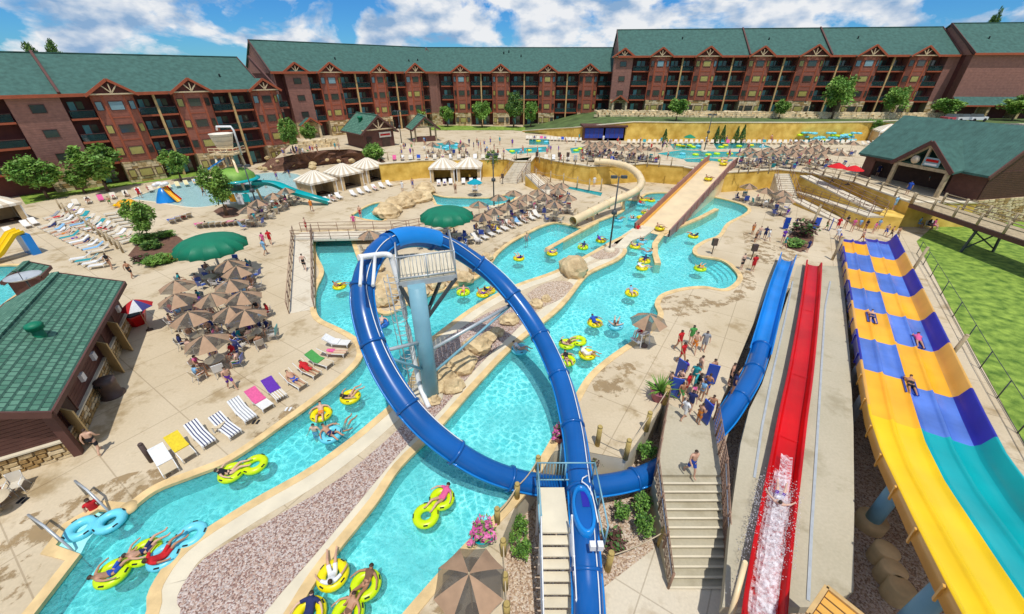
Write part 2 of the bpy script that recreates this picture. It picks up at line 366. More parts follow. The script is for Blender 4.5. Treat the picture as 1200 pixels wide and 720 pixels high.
# ================================================================ the setting
ZW, ZF, ZT, ZP = -0.16, -1.0, 2.7, -1.8         # water, pool floor, upper terrace, lower gravel court
def S(px, n=4): return smooth_line(PP(px), n)
left_bank = S([(-10, 790), (37, 722), (92, 651)], 1)+PP([(63, 641), (82, 617), (116, 596)])+S([(150, 600), (182, 575), (225, 558), (265, 542), (300, 520), (325, 502), (372, 468), (408, 438), (424, 418), (422, 402), (412, 393), (395, 384), (374, 373), (369, 357), (371, 338), (379, 318), (371, 300), (369, 287), (372, 279)])
bridge_bank = S([(411, 279), (417, 297), (424, 312), (440, 325), (446, 345), (440, 362), (455, 368), (478, 356), (505, 345), (532, 336), (560, 325), (574, 311), (584, 297), (600, 284), (620, 273), (637, 265), (652, 261.5), (668, 264.5), (683, 268.5)])
divider = PP([(641, 292), (641.5, 294.5)])
chan_top = S([(700, 260), (728, 249), (732, 242), (727, 233), (747, 235), (760, 227), (786, 226)])
right_bank = S([(836, 231), (850, 234), (870, 240), (877, 246), (870, 252.5), (852, 262), (842, 276), (826, 282), (813, 291), (817, 300), (845, 305), (860, 316), (865, 327), (850, 339), (825, 336), (800, 338), (776, 345), (768, 356), (772, 368), (765, 381), (748, 396), (718, 416), (692, 438), (676, 462), (650, 510), (612, 570), (545, 640), (500, 690), (470, 725), (420, 790)])
water_loop = left_bank+bridge_bank+divider+chan_top+right_bank
isl_up = S([(130, 790), (172, 724), (178, 690), (215, 641), (290, 591), (370, 545), (440, 491), (478, 452), (496, 407), (522, 384), (560, 357), (605, 334), (650, 318), (690, 298), (713, 285), (748, 268)])
isl_dn = S([(752, 270), (739, 279.5), (732, 287), (734, 295), (724, 305), (700, 316), (685, 326), (657, 361), (603, 405), (560, 450), (515, 501), (470, 546), (440, 590), (380, 665), (345, 720), (300, 790)])
island = isl_up+isl_dn
# the peninsula between the raft slide and the channel on its right
penin = S([(774, 274), (790, 268), (820, 255), (842, 245.5), (836, 242)])
kid_pool = S([(-60, 318), (-10, 312), (30, 312), (45, 320), (40, 332), (20, 345), (10, 352), (-20, 372), (-70, 375)])
wade_pool = S([(150, 234), (185, 238), (225, 244), (262, 240), (300, 236), (340, 228), (356, 214), (350, 204), (315, 202), (280, 208), (250, 210), (215, 213), (180, 222)])
pond_a = S([(412, 253), (432, 241), (448, 238), (452, 252), (448, 259), (428, 257)])
pond_b = S([(505, 227), (520, 231), (545, 232), (575, 232), (597, 228), (604, 232), (585, 240), (540, 243), (512, 240)])
lap_a = PP([(664, 221), (668, 219), (706, 226), (704, 230)])
pit = PP([(612, 860), (592, 700), (588, 632), (607, 586), (650, 529), (668, 526), (733, 538), (778, 473), (781, 480), (834, 497), (900, 338), (992, 338), (1040, 420), (1095, 500), (1150, 590), (1260, 720), (1330, 800)])
pit[0] = Vector((.3, -14, 0)); pit[-1] = Vector((19, -14, 0))
deck_outer = [Vector((-150, -14, 0)), Vector((-150, 140, 0)), Vector((150, 140, 0)), Vector((150, -14, 0))]+pit[::-1]
pools = [kid_pool, wade_pool, pond_a, pond_b, lap_a]
struct(fill([deck_outer, water_loop, island]+pools, 0, 'deck', M['deck']))
g = MB(); g.add([(-4000, -4000, -2.2), (4000, -4000, -2.2), (4000, 4000, -2.2), (-4000, 4000, -2.2)], [(0, 1, 2, 3)]); struct(g.build('ground', M['grass2']))
pf = [Vector((p.x, p.y, 0)) for p in pit]
struct(fill([offset(pf, .25, True)], ZP, 'gravel_court', M['gravel_red']))
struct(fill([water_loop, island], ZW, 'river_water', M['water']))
struct(fill([water_loop, island], ZF, 'river_floor', M['poolfloor']))
struct(fill([right_bank+isl_dn[::-1]], ZF+.02, 'pool_floor', M['palefloor']))
for lp, nm in ((kid_pool, 'pool'), (pond_a, 'pool'), (pond_b, 'pool'), (lap_a, 'pool')):
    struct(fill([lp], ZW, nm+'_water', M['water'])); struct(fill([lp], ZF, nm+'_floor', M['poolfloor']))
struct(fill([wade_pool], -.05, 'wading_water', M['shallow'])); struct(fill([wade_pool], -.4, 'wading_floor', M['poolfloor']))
def skirt(lp, z0, z1, name, m, closed=True):
    b = MB(); n = len(lp); V = [(p[0], p[1], z0) for p in lp]+[(p[0], p[1], z1) for p in lp]
    b.add(V, [(i, (i+1) % n, n+(i+1) % n, n+i) for i in range(n if closed else n-1)]); return struct(b.build(name, m))
for lp in (water_loop, island): skirt(lp, ZF, -.03, 'river_wall', M['poolwall'])
for lp in pools: skirt(lp, ZF, -.03, 'pool_wall', M['poolwall'])
skirt(pf, ZP, -.02, 'court_wall', M['rim'])
def ribbon(line, a, b, z0, z1, name, m, closed=False):
    A, B = offset(line, a, closed), offset(line, b, closed); n = len(line); k = MB()
    V = [(p.x, p.y, z1) for p in A]+[(p.x, p.y, z1) for p in B]+[(p.x, p.y, z0) for p in A]+[(p.x, p.y, z0) for p in B]
    F = []
    for i in range(n if closed else n-1):
        j = (i+1) % n; F += [(i, j, n+j, n+i), (2*n+i, 2*n+j, j, i), (n+i, n+j, 3*n+j, 3*n+i)]
    k.add(V, F); return struct(k.build(name, m))
for lp, sgn in ((left_bank, 1), (bridge_bank, 1), (chan_top, 1), (right_bank, 1)): ribbon(lp, -.06, .34, -.12, .035, 'coping', M['coping'])
for lp in (isl_up, isl_dn):
    ribbon(lp, .06, -.34, -.12, .035, 'coping', M['coping']); ribbon(lp, -.34, -1.05, -.1, .02, 'island_rim', M['rim'])
for lp in (kid_pool, wade_pool, pond_a, pond_b): ribbon(lp, -.05, .3, -.1, .03, 'coping', M['rim'] if lp is wade_pool else M['coping'], True)
# low wall between plunge pool and channel
b = MB(); q = PP([(641, 292), (684, 268.5), (700, 260)])
for i in range(2): b.beam(q[i]+Vector((0, 0, -.45)), q[i+1]+Vector((0, 0, -.45)), .5, 1.0)
struct(b.build('pool_divider', M['coping']))
b = MB(); q = PP([(771, 309), (767.5, 297), (767.5, 286), (776, 274), (792, 267), (820, 255.5), (840, 245)])
for i in range(6): b.beam(q[i]+Vector((0, 0, -.45)), q[i+1]+Vector((0, 0, -.45)), .55, 1.0)
struct(b.build('pool_divider', M['coping']))
b = MB(); b.prism(PP([(719, 291), (733, 277), (745, 268.5), (757, 262), (768, 268), (756, 277), (741, 282), (733, 292)]), ZF, .05); struct(b.build('slide_foot_pad', M['rim']))
b = MB(); b.lathe([(.3, -.1), (.3, .036), (0, .036)], 14, P(149, 598)+Vector((-.05, .12, 0))); struct(b.build('coping_corner', M['coping']))
# gravel bed on the island
gb = S([(150, 790), (210, 724), (208, 700), (240, 655), (320, 608), (400, 560), (470, 500), (492, 468), (505, 440), (512, 408), (530, 392), (570, 368), (600, 356)], 3)+S([(640, 352), (600, 392), (560, 430), (520, 478), (470, 530), (420, 590), (370, 650), (310, 720), (270, 790)], 3)
struct(fill([gb], .03, 'gravel_bed', M['gravel']))
struct(fill([S([(617, 345), (640, 332), (662, 330), (672, 336), (655, 352), (630, 362)], 3)], .034, 'gravel_bed', M['gravel_red']))
struct(fill([S([(690, 300), (712, 290), (722, 286), (726, 295), (716, 303), (700, 304)], 3)], .03, 'gravel_bed', M['gravel_red']))
struct(fill([PP([(1150, 540), (1172, 548), (1250, 625), (1260, 700), (1190, 600)])], .01, 'gravel_strip', M['gravel_red']))
# upper terrace and its yellow retaining walls
w1a = PP([(448, 214), (465, 212), (479, 211), (493, 209), (545, 208), (594, 207)])
w1b = PP([(627, 203), (637, 206), (647, 209), (667, 213), (690, 217), (718, 216), (753, 213), (797, 217)])
w1c = PP([(838, 226), (867, 224), (905, 221)])
bd = PP([(948, 203), (1000, 214), (1067, 238)], ZT)
hub = [P(448, 214), P(452, 190, ZT), P(440, 180, ZT), P(410, 175, ZT), P(380, 176, ZT), P(350, 180, ZT), P(322, 186, ZT), Vector((-43.5, 83.5, 0)), Vector((-62, 104, 0)), Vector((-110, 120, 0))]
terr = w1a+w1b+w1c+bd+[Vector((50.3, 43.5, 0)), Vector((108.9, 56.4, 0)), Vector((150, 66, 0)), Vector((150, 140, 0)), Vector((-110, 140, 0))]+hub[1:][::-1]
t_pools = [PP(p, ZT) for p in ([(505, 172), (512, 168), (535, 167), (545, 172), (525, 177)], [(620, 164), (643, 163), (644, 170), (620, 170)], [(592, 175), (640, 172), (642, 178), (600, 181)], [(668, 174), (684, 172), (684, 179), (670, 180)], [(785, 169), (822, 168), (822, 175), (790, 176)], [(836, 168.5), (890, 168), (905, 173), (840, 175)], [(770, 180), (800, 176), (840, 178), (890, 178), (925, 181), (900, 185), (850, 184), (800, 187)], [(800, 186.5), (820, 185), (860, 187), (850, 192), (805, 190)])]
struct(fill([terr]+t_pools, ZT, 'terrace', M['deck']))
for lp in t_pools:
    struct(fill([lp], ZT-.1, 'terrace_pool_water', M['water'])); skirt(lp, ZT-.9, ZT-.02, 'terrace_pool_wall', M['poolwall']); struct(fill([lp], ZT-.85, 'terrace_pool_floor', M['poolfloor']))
def flatz_(p): return Vector((p.x, p.y, 0))
def rwall(line, z0, z1, label, th=.5, m='yellow_wall'):
    p0 = line[0]; t = thing('retaining_wall', label, 'wall', (p0.x, p0.y, z0))
    zf = z1 if callable(z1) else (lambda i: z1)
    for i in range(len(line)-1):
        a, c = line[i], line[i+1]; b = MB(); d = (c-a).to_2d().normalized(); n = Vector((-d.y, d.x, 0))*th
        za, zb = zf(i), zf(i+1)
        A, C = Vector((a.x, a.y, 0)), Vector((c.x, c.y, 0)); Z = Vector((0, 0, 1))
        V = [A+Z*z0, C+Z*z0, C+n+Z*z0, A+n+Z*z0, A+Z*za, C+Z*zb, C+n+Z*zb, A+n+Z*za]
        b.add(V, [(0, 1, 5, 4), (1, 2, 6, 5), (2, 3, 7, 6), (3, 0, 4, 7), (4, 5, 6, 7)]); b.build('wall_panel', M[m], t, world=True)
        k = MB(); k.beam(A+n*.45+Z*(za+.07), C+n*.45+Z*(zb+.07), th*1.25, .13); k.build('cap', M['rim'], t, world=True)
    return t
rwall(w1a, -.05, ZT, 'yellow retaining wall behind the cream cabanas')
rwall([w1a[-1], flatz_(P(603, 190, ZT)), flatz_(P(622, 190, ZT)), w1b[0]], -.05, ZT, 'yellow walls of the stair recess beside the curved wall')
rwall(w1b, -.05, ZT, 'curved yellow retaining wall behind the tan tube slide')
rwall([w1b[-1], w1c[0]], -.05, ZT-.1, 'yellow retaining wall hidden under the raft slide')
rwall(w1c, -.05, ZT, 'short yellow retaining wall right of the tan raft slide')
w2 = PP([(612, 155), (640, 158), (672, 163), (700, 165), (740, 165), (800, 166), (870, 166), (940, 166), (1010, 165), (1090, 160)], ZT)
h2 = [2.9, 3.8, 4.9, 5.6, 6.2, 6.2, 6.2, 6.2, 6.2, 6.2]
rwall(w2, ZT-.05, lambda i: h2[i], 'long yellow retaining wall below the right hotel block')
b = MB(); nx, ny = 26, 5; V = []
for i in range(nx+1):
    x = 3+i*4.6; tt = max(0, min(1, (x-3)/20)); yb = 101-12*tt if x < 60 else 89-(x-60)*.02
    for j in range(ny+1):
        V.append((x, yb+.35+(130-yb)*j/ny, ZT+.02+3.35*tt*tt*(3-2*tt)))
b.add(V, [(i*(ny+1)+j, (i+1)*(ny+1)+j, (i+1)*(ny+1)+j+1, i*(ny+1)+j+1) for i in range(nx) for j in range(ny)]); struct(b.build('hotel_bank', M['grass2']))
# lawns
struct(fill([PP([(1074, 283), (1092, 267), (1130, 262), (1150, 252)])+[Vector((50.6, 43.2, 0)), Vector((108.9, 56.0, 0)), Vector((140, 62, 0)), Vector((140, 8, 0))]+PP([(1235, 585), (1200, 521), (1165, 456), (1140, 411), (1108, 350)])], .02, 'lawn', M['grass']))
struct(fill([PP([(30, 240), (90, 228), (160, 216), (250, 204), (262, 200), (250, 197), (160, 207), (90, 216), (20, 226)])], .02, 'lawn', M['grass']))
struct(fill([PP([(500, 147), (610, 149), (680, 150), (640, 156), (600, 153), (505, 153)], ZT)], ZT+.05, 'lawn', M['grass']))
# planting bed by the green canopy
struct(fill([S([(150, 300), (165, 283), (185, 273), (210, 278), (218, 292), (200, 304), (170, 310)], 3)], .03, 'planting_bed', M['mulch']))
struct(fill([S([(250, 248), (262, 242), (278, 245), (280, 253), (262, 256)], 3)], .03, 'planting_bed', M['mulch']))
# rocky bank between wading pool and terrace
b = MB(); lo = PP([(298, 199), (330, 201), (365, 196), (400, 192), (436, 195), (448, 212)])
hi = [Vector((-43.3, 83.5, ZT)), P(350, 180, ZT), P(380, 176, ZT), P(410, 175, ZT), P(440, 180, ZT), P(452, 190, ZT)]
lo, hi = smooth_line(lo, 5), smooth_line(hi, 5); V = []; K = 5
for a, c in zip(lo, hi):
    for k in range(K+1):
        q = a.lerp(c, k/K); V.append((q.x+R.uniform(-.5, .5), q.y+R.uniform(-.5, .5), q.z+(R.uniform(-.3, .4) if 0 < k < K else 0)))
b.add(V, [(i*(K+1)+j, (i+1)*(K+1)+j, (i+1)*(K+1)+j+1, i*(K+1)+j+1) for i in range(len(lo)-1) for j in range(K)]); struct(b.build('rock_bank', M['mulch']))
# wet patches on the deck
wet = mat('wet_concrete', (.37, .25, .115), .45, .15, .8); ns_, l_, b_ = nodes(wet); tcx = ns_.new('ShaderNodeTexCoord'); nn_ = ns_.new('ShaderNodeTexNoise'); nn_.inputs['Scale'].default_value = 1.1; nn_.inputs['Detail'].default_value = 8; nn_.inputs['Roughness'].default_value = .68; l_(tcx.outputs['Object'], nn_.inputs['Vector'])
mr_ = ns_.new('ShaderNodeMapRange'); mr_.inputs[1].default_value = .49; mr_.inputs[2].default_value = .56; mr_.inputs[4].default_value = .62; l_(nn_.outputs['Fac'], mr_.inputs[0]); l_(mr_.outputs[0], b_.inputs['Alpha'])
for k_, pl_ in enumerate(([(0, 640), (20, 610), (60, 595), (105, 578), (120, 590), (84, 612), (58, 640), (50, 660), (25, 700), (-10, 720)], [(105, 575), (150, 555), (210, 548), (190, 566), (155, 588), (125, 588)], [(765, 352), (800, 345), (845, 350), (870, 330), (866, 312), (885, 325), (880, 345), (830, 365), (785, 375)], [(560, 305), (600, 285), (640, 262), (600, 278), (570, 298)], [(690, 438), (720, 425), (745, 430), (735, 460), (700, 470)], [(500, 715), (530, 672), (560, 650), (560, 690), (530, 725)], [(300, 520), (360, 480), (350, 470), (290, 512)], [(870, 270), (900, 285), (940, 300), (900, 310), (875, 300)])):
    struct(fill([S(pl_, 3)], .006+.0005*k_, 'wet_patch', wet))
for k_, pl_ in enumerate(([(790, 570), (835, 570), (832, 500), (800, 495)],)): pass
# concrete pads in the lower court
struct(fill([PP([(640, 760), (700, 722), (706, 690), (772, 639), (786, 690), (852, 690), (850, 780), (640, 860)], ZP)], ZP+.02, 'court_paving', M['path']))
# ================================================================ the hotel
def win_mesh(wd, hg, m):
    b = MB(); b.mi = 0; f = .07
    b.box(-wd/2, wd/2, -.05, .04, 0, f); b.box(-wd/2, wd/2, -.05, .04, hg-f, hg); b.box(-wd/2, -wd/2+f, -.05, .04, f, hg-f); b.box(wd/2-f, wd/2, -.05, .04, f, hg-f)
    b.mi = 1; b.box(-wd/2+f, wd/2-f, -.01, .03, f, hg-f)
    return b.mesh('window', [M['trim_d'], m])
WIN = {}
def win(wd, hg, kind):
    k = (round(wd, 1), round(hg, 1), kind)
    if k not in WIN: WIN[k] = win_mesh(k[0], k[1], M[kind])
    return WIN[k]
DOORM = {}
def bdoor(wd):
    k = round(wd, 1)
    if k not in DOORM:
        b = MB(); b.box(-k/2, k/2, -.04, .05, 0, 2.1); b.mi = 1; b.box(-k/2+.06, -k*.05, -.07, -.045, .06, 2.03); b.mi = 2; b.box(k*.05, k/2-.06, -.07, -.045, .06, 2.03)
        DOORM[k] = b.mesh('balcony_door', [M['trim_d'], M['curtain'], M['glass']])
    return DOORM[k]
SLAB = {}
def hotel(label, A, B, zb, ze, segs, rise, dep, ends=(0, 0), roof_u=(0, 0), steps=()):
    A = Vector((A[0], A[1], zb)); B = Vector((B[0], B[1], zb)); d = (B-A).to_2d(); Ltot = d.length; d.normalize()
    rz = math.atan2(d.y, d.x); t = thing('hotel_block', label, 'hotel', A, rz); H = ze-zb; h = H/4
    # local: x along facade, -y towards the pool, z up
    U = lambda px, py: on_plane(px, py, A, B)[0]
    REC = 1.7
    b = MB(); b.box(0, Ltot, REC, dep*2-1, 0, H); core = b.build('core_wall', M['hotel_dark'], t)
    b = MB(); b.box(ends[0], ends[0]+.25, 0, REC, 0, H); b.build('end_wall', M['hotel_wall'], t); b = MB(); b.box(Ltot-.25, Ltot, 0, REC, 0, H); b.build('end_wall', M['hotel_wall'], t)
    def stone_front(u0, u1, y0, y1, z1):                       # coursed stone veneer, each stone a block
        b = MB(); b.box(u0, u1, y0+.06, y1, 0, z1); st = b.build('stone_base', M['mortar'], t)
        s = {0: MB(), 1: MB(), 2: MB()}; z = 0
        while z < z1-.1:
            hh = min(R.uniform(.3, .5), z1-z); x = u0
            while x < u1-.05:
                ww = min(R.uniform(.45, 1.0), u1-x); s[R.choice((0, 0, 1, 2, 2))].box(x+.02, x+ww-.02, y0-R.uniform(0, .05), y0+.08, z+.02, z+hh-.02); x += ww
            z += hh
        for k, mm in ((0, 'stone'), (1, 'stone_d'), (2, 'stone_l')):
            o = s[k].build('stone', M[mm], st); o['kind'] = 'stuff'
    def gable(uc, wd, y, z, big=True):
        g = MB(); ov = .55; hh = wd*.36; y0 = y-.5
        V = [(uc-wd/2-ov, y0, z-.25), (uc, y0, z+hh), (uc+wd/2+ov, y0, z-.25)]
        back = 4.2
        for s_ in (-1, 1):
            p0 = Vector((uc+s_*(wd/2+ov), y0, z-.25)); p1 = Vector((uc, y0, z+hh)); p2 = Vector((uc, y0+back+1, z+hh)); p3 = Vector((uc+s_*(wd/2+ov), y0+back, z-.25))
            up = Vector((0, 0, .14)); q = [p0, p1, p2, p3]; g.add(q+[x+up for x in q], [(0, 1, 2, 3), (4, 5, 6, 7), (0, 1, 5, 4), (1, 2, 6, 5), (3, 0, 4, 7)])
        ro = g.build('gable_roof', M['roof'], t)
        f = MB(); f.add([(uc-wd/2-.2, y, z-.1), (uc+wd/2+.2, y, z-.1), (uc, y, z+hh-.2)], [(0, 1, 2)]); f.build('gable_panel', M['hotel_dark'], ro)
        f = MB()
        for s_ in (-1, 1): f.beam((uc+s_*(wd/2+ov), y0-.04, z-.2), (uc, y0-.04, z+hh+.05), .12, .36)
        f.build('fascia', M['trim'], ro)
        f = MB(); f.beam((uc-wd/2-.1, y0+.1, z), (uc+wd/2+.1, y0+.1, z), .16, .18); f.build('tie_beam', M['truss'], ro)
        for k, a in enumerate((-.6, 0, .6)):
            f = MB(); f.beam((uc, y0+.1, z+.1), (uc+math.sin(a)*hh*.8, y0+.1, z+math.cos(a)*hh*.72), .14, .14); f.build('strut', M['truss'], ro)
    for sg in segs:
        kind, u0, u1 = sg[0], sg[1], sg[2]; opt = sg[3] if len(sg) > 3 else {}
        uc = (u0+u1)/2; wd = u1-u0
        if kind == 'flat':
            b = MB(); b.box(u0, u1, -.05, REC, h if opt.get('stone', 1) else 0, H); b.build('flat_wall', M['hotel_wall'], t)
            if opt.get('stone', 1): stone_front(u0, u1, -.12, REC, h)
            for f in range(1, 4):
                if opt.get('win', 1): put('window', win(1.5, 1.1, 'glass'), t, loc=(uc, -.09, f*h+.95))
            if opt.get('door'):
                b = MB(); b.box(uc-.6, uc+.6, -.3, -.2, 0, 2.2); b.build('service_door', M['trim_d'], t)
            if opt.get('gable'): gable(uc, wd, -.1, H)
            if opt.get('porch'):
                b = MB()
                for s_ in (-1, 1): b.add([(uc+s_*2, -2.4, 2.6), (uc, -2.4, 4), (uc, -.1, 4), (uc+s_*2, -.1, 2.6)], [(0, 1, 2, 3)])
                pr = b.build('porch_roof', M['roof'], t)
                for s_ in (-1, 1):
                    b = MB(); b.box(uc+s_*1.6-.2, uc+s_*1.6+.2, -2.2, -1.8, 0, 2.8); b.build('porch_post', M['stone_l'], pr)
                    b = MB(); b.beam((uc+s_*2.1, -2.45, 2.55), (uc, -2.45, 4.05), .12, .3); b.build('porch_fascia', M['trim'], pr)
                b = MB(); b.box(uc-.9, uc+.9, -.24, -.2, 0, 2.3); b.build('entry_door', M['dark'], pr)
        elif kind == 'bay':
            y0 = -1.0
            b = MB(); b.prism([(u0, REC), (u0, y0+.7), (u0+wd*.22, y0), (u1-wd*.22, y0), (u1, y0+.7), (u1, REC)], h, H); b.build('bay_wall', M['hotel_bay'], t)
            stone_front(u0, u1, y0+.1, REC, h)
            for x in (u0+.03, u0+wd*.24, u1-wd*.24, u1-.03):
                b = MB(); yy = y0 if u0+.1 < x < u1-.1 else y0+.7; b.box(x-.13, x+.13, yy-.07, yy+.05, h, H); b.build('bay_trim', M['trim'], t)
            for f in range(4):
                for k in (-1, 0, 1):
                    ww = wd*.36 if k == 0 else min(.95, wd*.19)
                    kd = R.choice(('glass', 'glass', 'glass_y', 'glass_y')) if f < 3 else R.choice(('glass_b', 'glass_y', 'glass'))
                    o = put('window', win(max(.5, ww), 1.2, kd), t, loc=(uc+k*wd*.36, y0-.06, f*h+(.95 if f else .8)))
                    if k and f: ph_ = math.atan2(.7, wd*.22); o.rotation_euler = (0, 0, k*ph_); o.location.x = uc+k*(wd*.39+.08*math.sin(ph_)); o.location.y = y0+.35-.08*math.cos(ph_)
                    if f == 0: o.location.y = y0-.02
                b = MB(); b.box(u0+wd*.26, u1-wd*.26, y0-.05, y0+.03, f*h-.06, f*h+.06)
                if f > 1: b.build('band', M['trim'], t)
            gable(uc, wd+.3, y0, H)
        else:
            n = opt.get('n', 2)
            for f in range(4):
                if f:
                    b = MB(); b.box(u0, u1, -.25, REC, f*h-.17, f*h+.08); b.build('balcony_slab', M['trim'], t)
                for k in range(n):
                    a, c = u0+wd*k/n, u0+wd*(k+1)/n
                    if f:
                        b = MB(); b.box(a+.1, c-.1, -.14, -.10, f*h+.12, f*h+1.05); rl = b.build('balcony_rail', M['rail_g'], t)
                        b = MB(); b.box(a+.05, c-.05, -.17, -.07, f*h+1.05, f*h+1.12); b.build('handrail', M['trim_d'], rl)
                    sh = R.uniform(-.12, .12)*(c-a)
                    put('balcony_door', bdoor(min(2.0, (c-a)*.6)), t, loc=((a+c)/2+sh, REC-.06, f*h+.1))
                    if R.random() < .35 and f:
                        ch = MB(); cx = a+.5 if sh > 0 else c-.5; ch.box(cx-.3, cx+.3, .5, 1.1, f*h+.1, f*h+.5); ch.box(cx-.3, cx+.3, 1.0, 1.1, f*h+.5, f*h+1.0); ch.build('balcony_chair', M['white_m' if R.random() < .5 else 'bin'], t)
            for k in range(1, n):
                x = u0+wd*k/n; b = MB(); b.box(x-.16, x+.16, -.3, 0, 0, H-.1); b.build('balcony_post', M['cedar'], t)
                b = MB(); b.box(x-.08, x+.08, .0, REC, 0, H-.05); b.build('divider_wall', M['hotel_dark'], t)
    # roof
    ov = .8; u0, u1 = -roof_u[0], Ltot+roof_u[1]; sl = rise/dep
    b = MB()
    for (ya, za, yb, zb_) in ((-ov, H-.05-ov*sl*.3, dep, H+rise), (2*dep+ov, H-.3, dep, H+rise)):
        q = [Vector((u0, ya, za)), Vector((u1, ya, za)), Vector((u1, yb, zb_)), Vector((u0, yb, zb_))]; up = Vector((0, 0, .25))
        b.add(q+[x+up for x in q], [(0, 1, 2, 3), (4, 5, 6, 7), (0, 1, 5, 4), (1, 2, 6, 5), (3, 0, 4, 7)])
    ro = b.build('roof', M['roof'], t)
    b = MB(); b.beam((u0, -ov-.05, H-.05), (u1, -ov-.05, H-.05), .14, .42); b.build('eave_fascia', M['trim'], ro)
    b = MB(); b.beam((u0, dep, H+rise+.27), (u1, dep, H+rise+.27), .5, .12); b.build('ridge_cap', M['roof'], ro)
    for u in (u0, u1):
        b = MB(); b.beam((u, -ov, H+.05), (u, dep, H+rise+.12), .16, .5); b.build('rake_board', M['trim_d'], ro)
        b = MB(); b.add([(u+(.3 if u == u0 else -.3), 0, H-.2), (u+(.3 if u == u0 else -.3), 2*dep, H-.2), (u+(.3 if u == u0 else -.3), dep, H+rise-.05)], [(0, 1, 2)]); b.build('gable_wall', M['hotel_wall'], ro)
    for u in steps:                                            # seams where the roof changes level
        b = MB(); b.beam((u, -ov, H+.18), (u, dep, H+rise+.3), .3, .5); b.build('roof_seam', M['trim_d'], ro)
    for k in range(3):
        u = R.uniform(u0+4, u1-4); q = R.uniform(.3, .8); y = dep*q; b = MB(); b.lathe([(.14, 0), (.14, .7), (.22, .7), (.0, .85)], 8, (u, y, H+rise*q+.1)); b.build('roof_vent', M['steel_d'], ro)
    return t
def seglist(A, B, spec, zb):
    A3, B3 = Vector((A[0], A[1], zb)), Vector((B[0], B[1], zb)); o = []
    for s in spec:
        o.append((s[0], on_plane(s[1], s[3], A3, B3)[0], on_plane(s[2], s[3], A3, B3)[0])+((s[4],) if len(s) > 4 else ()))
    return o
# left wing
A = P(32, 231); B = P(250, 200); dr = (B-A).normalized(); A0 = A-dr*22; B0 = B+dr*12.0
LW = seglist(A0, B0, [('flat', 4, 70, 116), ('balc', 71, 104, 115, {'n': 1}), ('bay', 106, 155, 115), ('balc', 156, 202, 114, {'n': 2}), ('bay', 203, 243, 113), ('balc', 244, 292, 111, {'n': 2}), ('bay', 293, 322, 109), ('balc', 323, 334, 108, {'n': 1})], 0)
LW = [('balc', 2, LW[0][1]-.1, {'n': 2}), LW[0]+({'door': 1},)]+LW[1:]
hotel('brown hotel wing with green roof beside the wading pool, angled towards the parasols', A0, B0, 0, 12.3, LW, 4.9, 8, steps=(LW[2][1], LW[-1][1]))
# centre-left angled block
A = Vector((-47.2, 91.0)); B = Vector((-19.6, 117.5))
CL = seglist(A, B, [('flat', 333, 360, 88, {'gable': 1, 'porch': 1}), ('balc', 361, 372, 88, {'n': 1}), ('bay', 373, 397, 88), ('balc', 398, 432, 88), ('bay', 433, 451, 88), ('balc', 452, 473, 88), ('bay', 474, 493, 88), ('balc', 494, 501, 88, {'n': 1}), ('flat', 502, 514, 88, {'win': 0})], ZT)
hotel('angled brown hotel block with porch entrance behind the green roofed washroom hut', A, B, ZT, 15.0, CL, 5.4, 8, roof_u=(0.6, 3))
A = Vector((-19.6, 117.5)); B = Vector((28, 117.5))
CC = seglist(A, B, [('balc', 516, 530, 88, {'n': 1}), ('bay', 531, 550, 88), ('balc', 551, 576, 88), ('bay', 577, 597, 88), ('balc', 598, 631, 88), ('bay', 632, 651, 88), ('balc', 652, 678, 88), ('bay', 679, 700, 88), ('balc', 701, 717, 88, {'n': 1})], ZT)
hotel('central brown hotel block facing the pools with four gabled bays', A, B, ZT, 15.0, CC, 5.4, 8, roof_u=(3, 0))
A = Vector((25.6, 111.5)); B = Vector((98.5, 104))
CR = seglist(A, B, [('flat', 720, 742, 70, {'gable': 1, 'porch': 1}), ('balc', 743, 762, 70, {'n': 1}), ('bay', 763, 785, 69), ('balc', 786, 815, 69), ('bay', 816, 841, 68), ('balc', 842, 877, 68), ('bay', 878, 903, 68), ('balc', 904, 936, 67), ('bay', 937, 966, 67), ('balc', 967, 1003, 66), ('bay', 1004, 1032, 66), ('balc', 1033, 1066, 65), ('bay', 1067, 1092, 65), ('balc', 1093, 1112, 64, {'n': 1}), ('flat', 1113, 1136, 64, {'win': 0})], 6.1)
hotel('tall brown hotel block standing on the bank above the long yellow wall', A, B, 6.1, 18.2, CR, 5.6, 8, roof_u=(.5, 0), steps=(CR[5][2], CR[9][1]+1))
# plain end wing with garage doors
A = Vector((98.9, 101.0)); B = Vector((140, 97)); d = (B-A).normalized()
hotel('windowless brown hotel end wing with green awning over garage doors', A, B, 6.1, 18.4, [('flat', 0, 42, {'win': 0})], 5.9, 9, roof_u=(.5, 0))
t = thing('garage_awning', 'green sloped awning above the garage doors of the windowless hotel wing', 'awning', (A.x, A.y, 6.1), math.atan2(d.y, d.x))
b = MB(); b.add([(0, -2.6, 2.6), (26, -2.6, 2.6), (26, -.16, 4.2), (0, -.16, 4.2), (0, -2.6, 2.4), (26, -2.6, 2.4)], [(0, 1, 2, 3), (4, 5, 1, 0)]); b.build('awning_roof', M['roof'], t)
b = MB(); b.beam((0, -2.62, 2.5), (26, -2.62, 2.5), .1, .3); b.build('fascia', M['trim'], t)
for i in range(5):
    b = MB(); b.box(i*6.4, i*6.4+.5, -2.4, -.2, 0, 2.5); b.build('stone_pier', M['stone'], t)
for i in range(4):
    b = MB(); b.box(i*6.4+1, i*6.4+5.8, -.34, -.22, 0, 2.4); b.build('garage_door', M['hotel_dark'], t)
